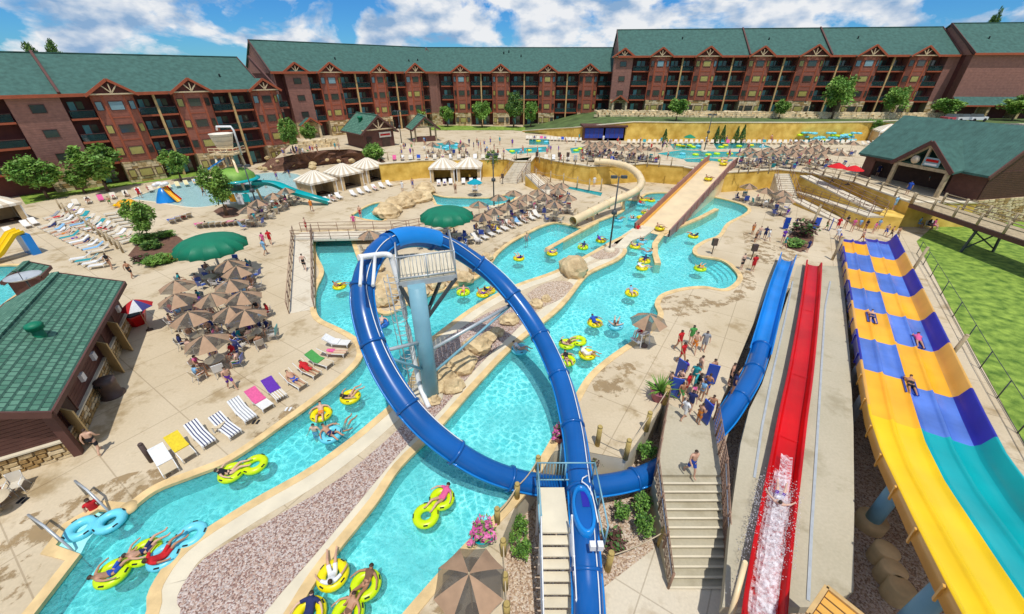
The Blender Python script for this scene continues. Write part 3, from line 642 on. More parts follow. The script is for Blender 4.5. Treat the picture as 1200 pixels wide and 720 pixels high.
# rubble stone wall on the bank
t = thing('rubble_wall', 'low dry stone wall running in front of the right hotel block', 'wall', (30, 100, 5.9))
def rubble(pts, z0, rows, parent, name='boulders'):
    b = MB(); ln = smooth_line(pts, 6)
    for r in range(rows):
        for i in range(len(ln)-1):
            seg = ln[i+1]-ln[i]; n = max(1, int(seg.length/.8))
            for k in range(n):
                q = ln[i]+seg*((k+.5*(r % 2)+R.uniform(-.2, .2))/n); sx, sy, sz = R.uniform(.35, .6), R.uniform(.35, .5), R.uniform(.22, .34)
                a = R.uniform(0, 3); b.obox((q.x, q.y+r*.25, z0+.25+r*.45), (sx*math.cos(a), sx*math.sin(a), R.uniform(-.1, .1)), (-sy*math.sin(a), sy*math.cos(a), 0), (R.uniform(-.1, .1), 0, sz))
    o = b.build(name, M['stone_l'], parent, world=True); o['kind'] = 'stuff'; return o
rubble([Vector((20, 104, 0)), Vector((30, 103, 0)), Vector((60, 99.5, 0)), Vector((97, 96, 0))], 5.9, 3, t)
t = thing('rubble_wall', 'dry stone wall beside the porch entrance, next to the washroom hut', 'wall', (-42, 84, ZT))
rubble([P(352, 176, ZT), P(375, 173, ZT), P(395, 171, ZT)], ZT-.1, 3, t)
# ================================================================ small buildings
def mat_shingle():
    m = M['roof2']; ns, ls, b = nodes(m); tc = ns.new('ShaderNodeTexCoord'); br = ns.new('ShaderNodeTexBrick')
    br.inputs['Scale'].default_value = 1; br.inputs['Brick Width'].default_value = .34; br.inputs['Row Height'].default_value = .28; br.inputs['Mortar Size'].default_value = .035
    br.inputs['Color1'].default_value = (.058, .17, .112, 1); br.inputs['Color2'].default_value = (.125, .275, .19, 1); br.inputs['Mortar'].default_value = (.03, .085, .06, 1)
    sx = ns.new('ShaderNodeSeparateXYZ'); cx = ns.new('ShaderNodeCombineXYZ'); ls(tc.outputs['Object'], sx.inputs[0]); ls(sx.outputs[1], cx.inputs[0]); ls(sx.outputs[0], cx.inputs[1])
    ls(cx.outputs[0], br.inputs['Vector']); ls(br.outputs['Color'], b.inputs['Base Color'])
mat_shingle()
STONES = []
for k in range(6):
    b = MB(); s = lambda v: v*R.uniform(.85, 1.1)
    V = [(x*s(.5), y, z*s(.5)) for y in (0, 1) for x, z in ((-1, -1), (1, -1), (1, 1), (-1, 1))]
    V = [(x*(1 if y else .9), -.5+y, z*(1 if y else .88)) for x, y, z in V]
    b.add(V, [(0, 1, 2, 3), (4, 7, 6, 5), (0, 4, 5, 1), (1, 5, 6, 2), (2, 6, 7, 3), (3, 7, 4, 0)]); STONES.append(b.mesh('stone', M[('stone', 'stone_d', 'stone_l')[k % 3]]))
def stone_wall(parent, p0, p1, z0, z1, sw=.5, shh=.24, proud=.06):       # stones laid one by one on a wall face (local coords)
    p0, p1 = Vector(p0), Vector(p1); d = p1-p0; Ln = d.length; d.normalize(); ang = math.atan2(d.y, d.x); nrm = Vector((d.y, -d.x, 0)); z = z0
    while z < z1-.06:
        hh = min(R.uniform(.8, 1.25)*shh, z1-z); x = 0
        while x < Ln-.05:
            ww = min(R.uniform(.6, 1.4)*sw, Ln-x); o = put('stone', R.choice(STONES), parent)
            q = p0+d*(x+ww/2)+nrm*(proud*R.uniform(-.2, .35)); o.location = (q.x, q.y, z+hh/2); o.rotation_euler = (0, 0, ang); o.scale = (ww-.03, .2, hh-.03); x += ww
        z += hh
def gable_roof(t, w, l, x0, y0, eave, rise, ov=.6, m='roof2', courses=0):
    cx = x0+w/2; sl = rise/(w/2); b = MB(); ro = None
    for s in (-1, 1):
        b = MB(); xe = cx+s*(w/2+ov); ze = eave-ov*sl
        q = [Vector((xe, y0-ov, ze)), Vector((xe, y0+l+ov, ze)), Vector((cx, y0+l+ov, eave+rise)), Vector((cx, y0-ov, eave+rise))]; up = Vector((0, 0, .16))
        b.add(q+[v+up for v in q], [(0, 1, 2, 3), (4, 5, 6, 7), (0, 1, 5, 4), (1, 2, 6, 5), (2, 3, 7, 6), (3, 0, 4, 7)]); r_ = b.build('roof_slope', M[m], t)
        for k in range(courses):                     # each course laps the one below
            f0, f1 = k/courses, (k+1)/courses; b = MB()
            a0, a1 = xe+(cx-xe)*f0, xe+(cx-xe)*min(1, f1+.01); z0, z1 = ze+(eave+rise-ze)*f0+.165, ze+(eave+rise-ze)*f1+.165
            b.add([(a0, y0-ov, z0+.014), (a0, y0+l+ov, z0+.014), (a1, y0+l+ov, z1+.005), (a1, y0-ov, z1+.005), (a0, y0-ov, z0-.01), (a0, y0+l+ov, z0-.01)], [(0, 1, 2, 3), (4, 5, 1, 0)])
            b.build('shingle_course', M[m], r_)
        b = MB(); b.beam((xe+s*.05, y0-ov, ze+.05), (xe+s*.05, y0+l+ov, ze+.05), .1, .24); b.build('gutter', M['trim_d'], r_)
        for yy in (y0-ov-.05, y0+l+ov+.05):
            b = MB(); b.beam((xe, yy, ze+.02), (cx, yy, eave+rise+.02), .1, .32); b.build('rake_board', M['trim_d'], r_)
    b = MB(); b.beam((cx, y0-ov, eave+rise+.2), (cx, y0+l+ov, eave+rise+.2), .35, .08); b.build('ridge_cap', M[m], t)
def hut(name, label, loc, rz, w, l, eave, rise, stone=0, ov=.6, courses=0, name2='building', x0=0, m='roof2'):
    t = thing(name, label, name2, loc, rz)
    b = MB(); b.box(x0, x0+w, 0, l, 0, eave); b.build('wall', M['siding'], t)
    for yy in (0.0, l):
        b = MB(); b.add([(x0, yy, eave), (x0+w, yy, eave), (x0+w/2, yy, eave+rise)], [(0, 1, 2)]); b.build('gable_wall', M['siding'], t)
    gable_roof(t, w, l, x0, 0, eave, rise, ov, m, courses)
    return t
# snack hut in the left foreground
C1 = P(87, 532)
t = hut('snack_hut', 'brown sided hut with green shingle roof and stone base beside the parasol tables', C1, rad(30.2), 4.4, 12.5, 3.0, 1.05, 1, .6, 10, x0=-4.4)
sb = MB(); sb.box(-4.45, .05, -.07, 12.55, 0, .92); st = sb.build('stone_base', M['mortar'], t)
stone_wall(st, (.05, 0, 0), (.05, 12.4, 0), 0, .92, .42, .21); stone_wall(st, (-4.4, -.07, 0), (.05, -.07, 0), 0, .92, .42, .21)
b = MB(); b.beam((.1, -.12, .97), (.1, 12.5, .97), .24, .08); b.build('sill', M['rim'], st); b = MB(); b.beam((-4.4, -.12, .97), (.2, -.12, .97), .24, .08); b.build('sill', M['rim'], st)
z = .95
while z < 2.9:                                             # clapboards, one by one
    for (p, q) in (((.03, 0, z), (.03, 12.5, z)), ((-4.4, -.03, z), (0, -.03, z))):
        b = MB(); b.beam(Vector(p)+Vector((0, 0, .1)), Vector(q)+Vector((0, 0, .1)), .05, .17); b.build('clapboard', M['siding'], t)
    z += .19
for y, op in ((.9, 1), (6.8, 1), (9.2, 1)):
    b = MB(); b.box(.06, .09, y, y+1.0, 0.02, 2.1); dr_ = b.build('doorway', M['dark'], t)
    b = MB(); b.beam((.1, y-.02, 1.05), (.75, y-.65, 1.05), .06, 2.05); b.build('door_leaf', M['door'], dr_)
    b = MB(); b.box(.07, .13, y-.1, y-.02, 0, 2.2); b.box(.07, .13, y+1.02, y+1.1, 0, 2.2); b.box(.07, .13, y-.1, y+1.1, 2.12, 2.22); b.build('door_frame', M['trim_d'], dr_)
for y in (3.6, 5.6, 11.4):
    b = MB(); b.box(.05, .2, y, y+.35, 1.5, 1.9); b.build('wall_box', M['white_m'], t)
b = MB(); b.box(.05, .35, -.25, .05, 0, 2.95); b.build('corner_post', M['trim_d'], t)
b = MB(); b.lathe([(.22, -.3), (.22, .22), (.19, .25), (.33, .27), (.33, .40), (.36, .44), (.31, .55), (.15, .62), (0, .64)], 14, (-1.0, 5.4, 3.8)); b.build('roof_vent', M['green'], t)
# washroom hut + pavilion on the terrace
t = hut('washroom_hut', 'dark brown washroom hut with green gable roof in front of the angled hotel block', P(428, 175, ZT), rad(44), 6.2, 7.0, 3.0, 2.4, 0, .7)
b = MB(); b.beam((-.3, -.5, 3.2), (6.5, -.5, 3.2), .2, .2); b.build('tie_beam', M['truss'], t)
for a in (-.7, 0, .7):
    b = MB(); b.beam((3.1, -.5, 3.25), (3.1+math.sin(a)*1.8, -.5, 3.25+math.cos(a)*1.5), .16, .16); b.build('strut', M['truss'], t)
b = MB(); b.box(3.2, 5.6, -.12, -.04, 1.7, 2.6); sg = b.build('sign_board', M['canvas'], t); b = MB(); b.box(3.4, 5.4, -.16, -.125, 2.0, 2.3); b.build('sign_lettering', M['red'], sg)
b = MB(); b.box(.6, 1.6, -.1, -.03, 0, 2.0); b.build('doorway', M['dark'], t); b = MB(); b.box(3.6, 5.2, -.1, -.03, 0, 1.6); b.build('doorway', M['dark'], t)
b = MB(); b.lathe([(.35, -.5), (.35, .5), (.5, .5), (.5, .8), (0, .9)], 10, (1.6, 3.4, 4.4)); b.build('roof_vent', M['green'], t)
t = thing('pavilion', 'small open pavilion with green gable roof beside the washroom hut', 'pavilion', P(487, 167, ZT), rad(25))
gable_roof(t, 4.6, 4.6, 0, 0, 2.7, 1.9, .6)
for x in (.2, 4.4):
    for y in (.2, 4.4):
        b = MB(); b.box(x-.15, x+.15, y-.15, y+.15, 0, 2.75); b.build('post', M['wood'], t)
b = MB(); b.box(.3, 4.3, .1, .5, 0, 1.0); b.build('counter', M['trim_d'], t); b = MB(); b.beam((0, 0, 2.75), (4.6, 0, 2.75), .2, .25); b.build('beam', M['wood'], t)
# terrace bandstand with blue doors
p = P(683, 165, ZT); t = thing('towel_stand', 'long low towel stand with blue roller doors under the bank', 'kiosk', (p.x, p.y, ZT))
b = MB(); b.box(0, 8.6, 0, 3, 0, 2.6); b.build('wall', M['siding'], t); b = MB(); b.box(-.3, 8.9, -.6, 3.3, 2.6, 2.95); b.build('flat_roof', M['trim_d'], t)
for x in (.3, 4.5):
    b = MB(); b.box(x, x+3.8, -.09, -.02, .5, 2.4); d_ = b.build('roller_door', M['blue_door'], t)
    for k in range(4): b = MB(); b.box(x+.95*k+.9, x+.95*k+.96, -.12, -.09, .5, 2.4); b.build('door_joint', M['trim_d'], d_)
# lodge on the boardwalk
K1 = Vector((50.3, 43.4, 0)); K0 = Vector((47.4, 56.6, 0)); rzl = math.atan2((K0-K1).y, (K0-K1).x)-math.pi/2
t = thing('snack_lodge', 'brown lodge with green roof, gabled porch and stone base on the boardwalk', 'lodge', (K1.x, K1.y, ZT), rzl)
E, RZ, RX, LL = 2.8, 7.2, 4.2, 13.6
def slope(q, nm, m='roof', th=.22):
    b = MB(); q = [Vector(v) for v in q]; up = Vector((0, 0, th)); n = len(q); b.add(q+[v+up for v in q], [tuple(range(n)), tuple(range(n, 2*n))]+[(i, (i+1) % n, n+(i+1) % n, n+i) for i in range(n)]); return b.build(nm, M[m], t)
slope([(-.3, -.5, E-.1), (-.3, LL+.5, E-.1), (RX+.4, LL+.5, RZ), (RX+.4, -.5, RZ)], 'roof_slope'); slope([(2*RX+1.1, -.5, E-.1), (2*RX+1.1, LL+.5, E-.1), (RX+.4, LL+.5, RZ), (RX+.4, -.5, RZ)], 'roof_slope')
slope([(7, 4, 5.2), (7, 10, 5.2), (30, 10, 6.6), (30, 4, 6.6)], 'rear_roof')
b = MB(); b.add([(.6, 0, -2.7), (8.6, 0, -2.7), (8.6, 0, E), (RX+.4, 0, RZ-.1), (.6, 0, E)], [(0, 1, 2, 3, 4)]); b.build('gable_wall', M['siding'], t)
z = .3
while z < 3.2:
    b = MB(); b.beam((.6, -.03, z), (8.6 if z < E else 8.0, -.03, z), .05, .17); b.build('clapboard', M['siding'], t); z += .2
for s_ in (-1, 1):
    b = MB(); b.beam((RX+.4+s_*(RX+.9), -.55, E-.1), (RX+.4, -.55, RZ+.1), .14, .4); b.build('rake_board', M['trim_d'], t)
b = MB(); b.box(.55, 30, -.1, .3, -2.75, .25); st = b.build('stone_base', M['mortar'], t)
stone_wall(st, (.6, -.1, 0), (12, -.1, 0), -2.7, .25, .7, .34)
b = MB(); b.box(2.6, 2.9, .1, LL, 0, E+.6); b.build('back_wall', M['dark'], t)
b = MB(); b.box(.6, 2.6, 0.05, 3.2, 0, E); b.build('side_wall', M['siding'], t)
b = MB(); b.box(.6, .9, LL-4.5, LL-1.2, 2.2, E+.1); b.build('lintel', M['siding'], t); b = MB(); b.box(.6, .9, LL-1.4, LL, 0, E); b.build('pier', M['siding'], t)
b = MB(); b.beam((0, -.4, E-.12), (0, LL+.4, E-.12), .12, .3); b.build('fascia', M['trim_d'], t)
Kz1, Kz0 = Vector((K1.x, K1.y, ZT)), Vector((K0.x, K0.y, ZT))
ua, ub = on_plane(1118, 213, Kz1, Kz0)[0], on_plane(1058, 200, Kz1, Kz0)[0]; um = (ua+ub)/2; zz = E+2.6
for yy, s_ in ((ua-.5, -1), (ub+.5, 1)): slope([(-1.7, yy, E-.2), (3.2, yy, E+.6), (3.2, um, zz), (-1.7, um, zz)], 'porch_roof')
for yy in (ua-.5, ub+.5):
    b = MB(); b.beam((-1.8, yy, E-.1), (-1.8, um, zz+.12), .14, .42); b.build('porch_fascia', M['trim_d'], t)
    b = MB(); b.beam((-1.5, yy+(.5 if yy < um else -.5), 0), (-1.5, yy+(.5 if yy < um else -.5), E), .35); b.build('porch_post', M['wood'], t)
    b = MB(); b.beam((-1.5, yy+(.4 if yy < um else -.4), E-.1), (-1.5, um, zz-.25), .2, .22); b.build('truss_rafter', M['wood'], t)
b = MB(); b.beam((-1.5, ua, E-.05), (-1.5, ub, E-.05), .3, .34); b.build('tie_beam', M['wood'], t)
b = MB(); b.beam((-1.5, um, E), (-1.5, um, zz-.3), .24); b.build('king_post', M['wood'], t)
b = MB(); b.box(-1.75, -1.68, um-1.7, um-.05, E+.25, E+1.15); s1 = b.build('sign_board', M['glass_b'], t)
b = MB(); b.box(-1.80, -1.76, um-1.5, um-.25, E+.72, E+.98); b.build('sign_lettering', M['red'], s1); b = MB(); b.box(-1.80, -1.76, um-1.5, um-.25, E+.36, E+.56); b.build('sign_lettering', M['white_m'], s1)
b = MB(); b.lathe([(0, -.06), (.45, -.06), (.45, .06), (0, .06)], 9, (0, 0, 0)); o = b.build('sign_emblem', M['canvas2'], t); o.location = (-1.75, um+.85, E+.7); o.rotation_euler = (0, rad(90), 0)
# cabanas
def cabana(loc, rz, label, w=3.7):
    t = thing('cabana', label, 'cabana', loc, rz); h = w/2
    for k in range(4):                                       # four canopy sides, each of stripes
        a = k*math.pi/2; ca, sa = math.cos(a), math.sin(a); rot = lambda x, y: (x*ca-y*sa, x*sa+y*ca)
        b = MB(); N = 8
        for i in range(N):
            b.mi = i % 2; x0, x1 = -h-.2+(w+.4)*i/N, -h-.2+(w+.4)*(i+1)/N; e = h+.2
            f = .07
            q = [rot(x0, -e)+(2.25,), rot(x1, -e)+(2.25,), rot(x1*f, -e*f)+(3.45,), rot(x0*f, -e*f)+(3.45,)]
            v = [rot(x0, -e)+(1.98,), rot(x1, -e)+(1.98,)]
            b.add(q+v, [(0, 1, 2, 3), (4, 5, 1, 0)])
        b.build('canopy_side', [M['canvas'], M['canvas2']], t)
    for x in (-h, h):
        for y in (-h, h):
            b = MB(); b.box(x-.06, x+.06, y-.06, y+.06, 0, 2.3); b.build('post', M['white_m'], t)
    def drape(p, q, nm='drape'):
        b = MB(); p, q = Vector(p), Vector(q); n = 14; d = (q-p); nn = Vector((d.y, -d.x, 0)).normalized(); V = []
        for i in range(n+1):
            c = p+d*i/n+nn*.05*math.sin(i*2.1); V += [(c.x, c.y, .02), (c.x, c.y, 2.2)]
        b.add(V, [(2*i, 2*i+2, 2*i+3, 2*i+1) for i in range(n)], True); b.build(nm, M['drape'], t)
    drape((-h, h, 0), (h, h, 0), 'back_panel'); drape((-h, -h, 0), (-h, h, 0), 'side_panel'); drape((h, -h, 0), (h, h, 0), 'side_panel')
    drape((-h, -h, 0), (-h+.5, -h, 0)); drape((h-.5, -h, 0), (h, -h, 0))
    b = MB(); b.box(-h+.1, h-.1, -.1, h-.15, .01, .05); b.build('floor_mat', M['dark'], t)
    return t
for px, py, rz, lb in ((374, 229, 55, 'cream cabana at the wading pool end of the row of three'), (406, 219, 55, 'middle cream cabana in the row of three below the washroom hut'), (434, 211, 55, 'cream cabana in the row of three next to the yellow wall'), (521, 211, 0, 'cream cabana with side curtains nearly shut against the yellow wall'), (551, 210, 0, 'cream cabana with open dark front beside the round topped tree'), (2, 262, 62, 'cream striped cabana with two white loungers at its open front')):
    p = P(px, py); cabana(p, rad(rz), lb)
p = P(1036, 167, ZT); cabana(p, rad(-20), 'white cabana with two loungers behind the lodge roof, under the bank', 4.2)
# ================================================================ slides
def sweep(b, prof, path, smooth=True, cross=None):            # prof: (sideways, up) pairs; path: points
    path = [Vector(p) for p in path]; n = len(prof); V = []
    for i, p in enumerate(path):
        t = path[min(i+1, len(path)-1)]-path[max(i-1, 0)]; c = cross or Vector((t.y, -t.x, 0)).normalized(); u = c.cross(t).normalized()
        for x, z in prof: V.append(p+c*x+u*z)
    b.add(V, [(i*n+k, i*n+k+1, (i+1)*n+k+1, (i+1)*n+k) for i in range(len(path)-1) for k in range(n-1)], smooth); return b
def cuml(path):
    s = [0]
    for i in range(1, len(path)): s.append(s[-1]+(path[i]-path[i-1]).length)
    return s
# ---- blue looping body slide
LOOP = [(690, 790, .9), (690, 745, .55), (689, 700, .5), (686, 650, .8), (683, 600, 1.0), (678, 550, 1.1), (671, 500, 1.25), (655, 440, 1.9), (625, 380, 3.1), (585, 330, 4.8), (535, 293, 6.6), (490, 279, 7.7), (450, 289, 7.9), (427, 325, 7.2), (428, 372, 5.9), (452, 437, 4.3), (497, 499, 2.7), (558, 545, 1.1), (622, 567, 0.0), (690, 571, -.62), (750, 560, -.8), (797, 536, -.82), (826, 514, -.65), (849, 491, -.35), (868, 463, -.08), (882, 438, .08), (892, 408, .12)]
lp = smooth_line([P(*q) for q in LOOP], 8)
slide = thing('loop_slide', 'big blue tube water slide curving in a tilted loop over the river', 'water slide', (lp[0].x, lp[0].y, 0))
sl_ = cuml(lp); TOT = sl_[-1]; nsec = 21; idx = 0; RT = .48
for k in range(nsec):
    s0, s1 = TOT*k/nsec, TOT*(k+1)/nsec; ii = [i for i in range(len(lp)) if s0-1e-6 <= sl_[i] <= s1+1e-6]
    a = ii[0]; c = min(len(lp)-1, ii[-1]+1); seg = lp[a:c+1]
    b = MB(); b.tube(seg, RT, 20, caps=False); sec = b.build('tube_section', M['blue'], slide, world=True)
    q = lp[c]; t_ = (lp[c]-lp[c-1]).normalized()
    b = MB(); b.tube([q-t_*.06, q-t_*.055, q+t_*.055, q+t_*.06], [RT, RT+.075, RT+.075, RT], 20, caps=False); b.build('flange', M['blue'], sec)
    # bolted side seams
    for sg in (-1, 1):
        L_ = []
        for i, p in enumerate(seg):
            t2 = (seg[min(i+1, len(seg)-1)]-seg[max(0, i-1)]).normalized(); x = t2.cross(Vector((0, 0, 1)))
            x = x.normalized() if x.length > .05 else Vector((1, 0, 0)); L_.append(p+x*sg*(RT+.02))
        b = MB(); b.tube(L_, .045, 5); b.build('seam', M['blue_l'], sec)
    # white spray line along the crown
    if 6 <= k <= 12 or k < 5:
        L_ = []
        for i, p in enumerate(seg):
            t2 = (seg[min(i+1, len(seg)-1)]-seg[max(0, i-1)]).normalized(); x = t2.cross(Vector((0, 0, 1))).normalized(); y = x.cross(t2); L_.append(p+(y*.8-x*.6*(1 if k > 6 else -1)).normalized()*(RT+.03))
        b = MB(); b.tube(L_, .022, 5); b.build('spray_line', M['white_m'], sec)
# rescue hatch on the crown: raised lighter box shell
hi_ = [i for i, q in enumerate(lp) if 7.25 < q.z][:]
h0 = hi_[2]; seg = lp[h0-3:h0+8]
b = MB(); b.tube(seg, RT+.10, 16, caps=False, a0=rad(-10), a1=rad(190)); b.build('rescue_hatch', M['blue_l'], slide, world=True)
# open run-out
RUN = smooth_line([P(*q) for q in ((889, 418, .14), (896, 392, .22), (905, 358, .36), (913, 331, .48), (923, 302, .5))], 6)
b = MB(); sweep(b, [(-.60, .40), (-.54, .42), (-.50, .0), (-.36, -.30), (0, -.42), (.36, -.30), (.50, .0), (.54, .42), (.60, .40)], RUN); b.build('run_out_flume', M['blue_l'], slide, world=True)
b = MB(); sweep(b, [(-.40, -.2), (-.2, -.33), (.2, -.33), (.40, -.2)], RUN); b.build('run_out_water', M['blue_l'], slide, world=True)
# supports
cb = P(506, 466); ctop = Vector((cb.x, cb.y, 6.75))
b = MB(); b.lathe([(.62, 0), (.62, .14), (.5, .16), (.42, .3)], 16, cb); b.build('column_foot', M['rim'], slide, world=True)
b = MB(); b.tube([cb+Vector((0, 0, .05)), ctop], .40, 18); b.build('column', M['col_blue'], slide, world=True)
for q in ((655, 455), (598, 347), (441, 398), (560, 548)):
    i = min(range(len(lp)), key=lambda i: abs(lp[i].x-P(q[0], q[1], lp[i].z).x)+abs(lp[i].y-P(q[0], q[1], lp[i].z).y)); p = lp[i]
    if q[0] in (598, 441):
        b = MB(); b.tube([Vector((cb.x, cb.y, p.z*.72)), p-Vector((0, 0, RT))], .09, 8); b.build('brace', M['steel'], slide, world=True)
        b = MB(); b.tube([Vector((cb.x, cb.y, p.z*.35)), p-Vector((0, 0, RT))], .07, 8); b.build('brace', M['col_blue'], slide, world=True)
for pt in (P(662, 535, 0),):
    b = MB(); b.tube([Vector((pt.x, pt.y, ZP)), Vector((pt.x, pt.y, .75))], .24, 12); b.build('column', M['col_blue'], slide, world=True)
for px, py, zt in ((690, 640, .35), (740, 562, -1.25), (600, 560, -.4)):
    p = P(px, py, zt); b = MB(); b.tube([Vector((p.x, p.y, ZP if px > 620 else ZF)), p], .13, 8); b.build('column', M['col_blue'], slide, world=True)
# maintenance platform in the loop
pl = thing('service_platform', 'galvanised service platform with railings on top of the blue column', 'platform', ctop)
pc = [P(468, 329, 7), P(534, 320, 7), P(528, 294, 7), P(466, 300, 7)]
n_ = 9
for i in range(n_):                                            # deck planks
    a0, a1 = pc[0].lerp(pc[1], i/n_), pc[0].lerp(pc[1], (i+.92)/n_); d0, d1 = pc[3].lerp(pc[2], i/n_), pc[3].lerp(pc[2], (i+.92)/n_)
    b = MB(); Z = Vector((0, 0, .05)); b.add([a0-Z, a1-Z, d1-Z, d0-Z, a0+Z, a1+Z, d1+Z, d0+Z], [(3, 2, 1, 0), (4, 5, 6, 7), (0, 1, 5, 4), (1, 2, 6, 5), (2, 3, 7, 6), (3, 0, 4, 7)]); b.build('deck_plank', M['rim'], pl, world=True)
def rail_parts(t, pts, h=1.05, sp=1.5, rails=(1.0, .5), m='steel', r=.03, pickets=0, post=.035, mp=None, lean=0):
    for a, c in zip(pts[:-1], pts[1:]):
        a, c = Vector(a), Vector(c); n = max(1, round((c-a).length/sp))
        for i in range(n+1):
            if i == 0 and a != pts[0]: continue
            q = a.lerp(c, i/n); b = MB(); b.tube([q, q+Vector((0, 0, h))], post, 6); b.build('post', M[mp or m], t, world=True)
        for f in rails:
            b = MB(); b.tube([a+Vector((0, 0, h*f)), c+Vector((0, 0, h*f))], r, 6); b.build('rail', M[m], t, world=True)
        if pickets:
            k = int((c-a).length/pickets)
            for i in range(1, k):
                q = a.lerp(c, i/k); b = MB(); b.tube([q+Vector((0, 0, .08)), q+Vector((0, 0, h*.98))], .014, 4); b.build('picket', M[m], t, world=True)
rail_parts(pl, [pc[3], pc[0], pc[1], pc[2]], 1.1, 1.4, (1, .08), 'steel', .035, .16)
for a, c in ((0, 1), (1, 2), (2, 3), (3, 0)):
    b = MB(); b.beam(pc[a]-Vector((0, 0, .2)), pc[c]-Vector((0, 0, .2)), .12, .26); b.build('edge_beam', M['steel'], pl, world=True)
for q in pc[:3]:
    b = MB(); b.beam(Vector((cb.x, cb.y, 4.6)), q-Vector((0, 0, .25)), .14); b.build('knee_brace', M['steel_d'], pl, world=True)
# caged ladder and white supply pipe
ld = thing('caged_ladder', 'tall galvanised caged ladder climbing beside the blue column', 'ladder', P(478, 455))
g0, g1 = P(487, 458, 0), Vector((pc[0].x-.35, pc[0].y+.2, 7.2)); ax = Vector((.22, 0, 0))
for s_ in (-1, 1):
    b = MB(); b.tube([g0+ax*s_, g1+ax*s_], .03, 6); b.build('stile', M['steel'], ld, world=True)
for i in range(24):
    q = g0.lerp(g1, (i+.5)/24); b = MB(); b.tube([q-ax, q+ax], .016, 5); b.build('rung', M['steel'], ld, world=True)
for i in range(8):
    q = g0.lerp(g1, .28+.1*i); b = MB(); b.tube([q+Vector((math.cos(a)*.38, -math.sin(a)*.55, 0)) for a in [math.pi*j/8 for j in range(9)]], .018, 5); b.build('cage_hoop', M['steel'], ld, world=True)
for j in (2, 4, 6):
    a = math.pi*j/8; o = Vector((math.cos(a)*.38, -math.sin(a)*.55, 0)); b = MB(); b.tube([g0.lerp(g1, .28)+o, g0.lerp(g1, .98)+o], .016, 5); b.build('cage_bar', M['steel'], ld, world=True)
pp = thing('supply_pipe', 'white water supply pipe rising beside the column to the loop crown', 'pipe', P(503, 478))
b = MB(); pth = [P(503, 478, .1), P(496, 462, .5), P(491, 448, 1), P(478, 385, 4), P(469, 340, 6.3), P(460, 307, 7.6), P(457, 300, 7.9), P(448, 298.5, 8.0), P(420, 302, 8.2)]
b.tube(smooth_line(pth, 3), .13, 10); b.build('pipe', M['white_m'], pp, world=True)
for px in (425, 440):
    b = MB(); q0 = P(px, 303, 8.1); q1 = P(px-3, 335, 7.7); b.tube([q0, q0+Vector((0, 0, .1)), q1], .07, 8); b.build('nozzle', M['white_m'], pp, world=True)
# ---- landing and metal stairs beside the inspection hatch
sx0, sx1, sy0, sy1, sz = .98, 2.02, 8.0, 9.75, 1.15
st = thing('metal_stair', 'white metal stair and landing beside the open hatch of the blue tube', 'stairs', (1.5, 6, ZP))
b = MB(); b.box(sx0, sx1, sy0, sy1, sz-.08, sz); b.build('landing', M['rim'], st, world=True)
N = 13; run = .29
for i in range(N):
    zt = sz-(i+1)*(sz-ZP)/(N+1); yt = sy0-(i+1)*run; b = MB(); b.box(sx0+.03, sx1-.03, yt, yt+run*1.05, zt-.06, zt); b.build('tread', M['rim'], st, world=True)
for x in (sx0, sx1):
    a, c = Vector((x, sy0, sz-.05)), Vector((x, sy0-N*run, ZP+.1)); b = MB(); b.beam(a, c, .06, .3); b.build('stringer', M['white_m'], st, world=True)
    rail_parts(st, [c+Vector((0, 0, .1)), a+Vector((0, 0, .05))], 1.0, 1.1, (1, .5), 'white_m', .025)
for x in (sx0+.05, sx1-.05):
    for y in (sy0+.1, sy1-.1):
        b = MB(); b.box(x-.05, x+.05, y-.05, y+.05, ZP, sz-.08); b.build('leg', M['white_m'], st, world=True)
rail_parts(st, [Vector((sx0, sy0, sz)), Vector((sx0, sy1+.3, sz)), Vector((3.15, sy1+.3, sz)), Vector((3.15, sy0-.4, sz))], 1.05, 1.1, (1, .05), 'col_blue', .03)
for i in range(9):
    x = sx0+.12*i; b = MB(); b.tube([(x, sy1+.3, sz), (x, sy1+.3, sz+1.05)], .014, 4); b.build('picket', M['col_blue'], st, world=True)
# open hatch on the tube: rim and dark inside
hq = P(684, 597, 1.55); hc = thing('tube_hatch', 'open oval inspection hatch with raised rim on the blue tube', 'hatch', hq)
b = MB()
for rr, zz_ in (((.30, .72), .0),):
    pass
V = []; F = []; n = 24
for (rx, ry, z_) in ((.40, .92, -.22), (.40, .92, .12), (.30, .80, .14), (.27, .76, -.12)):
    V += [(rx*math.cos(2*math.pi*i/n), ry*math.sin(2*math.pi*i/n), z_) for i in range(n)]
F = [(r_*n+i, r_*n+(i+1) % n, (r_+1)*n+(i+1) % n, (r_+1)*n+i) for r_ in range(3) for i in range(n)]
b.add(V, F, True); b.build('hatch_rim', M['blue_l'], hc)
b = MB(); b.add([(.27*math.cos(2*math.pi*i/n), .76*math.sin(2*math.pi*i/n), -.02) for i in range(n)], [tuple(range(n))]); b.build('hatch_floor', M['blue'], hc)
b = MB(); b.box(-.02, .24, .1, .7, -.015, .0); b.build('hatch_seat', M['indigo'], hc)
b = MB(); b.tube([(.3, 1.2, .25), (.1, 1.05, .3), (.05, .95, .25), (.25, .8, .2), (.36, .5, .2), (.38, 0, .2), (.38, -.6, .2)], .025, 6); b.build('hose', M['white_m'], hc)
for x in (.05, .3): b = MB(); b.box(x-.09, x+.09, -1.5, -1.3, .1, .35); b.build('sensor', M['white_m'], hc)
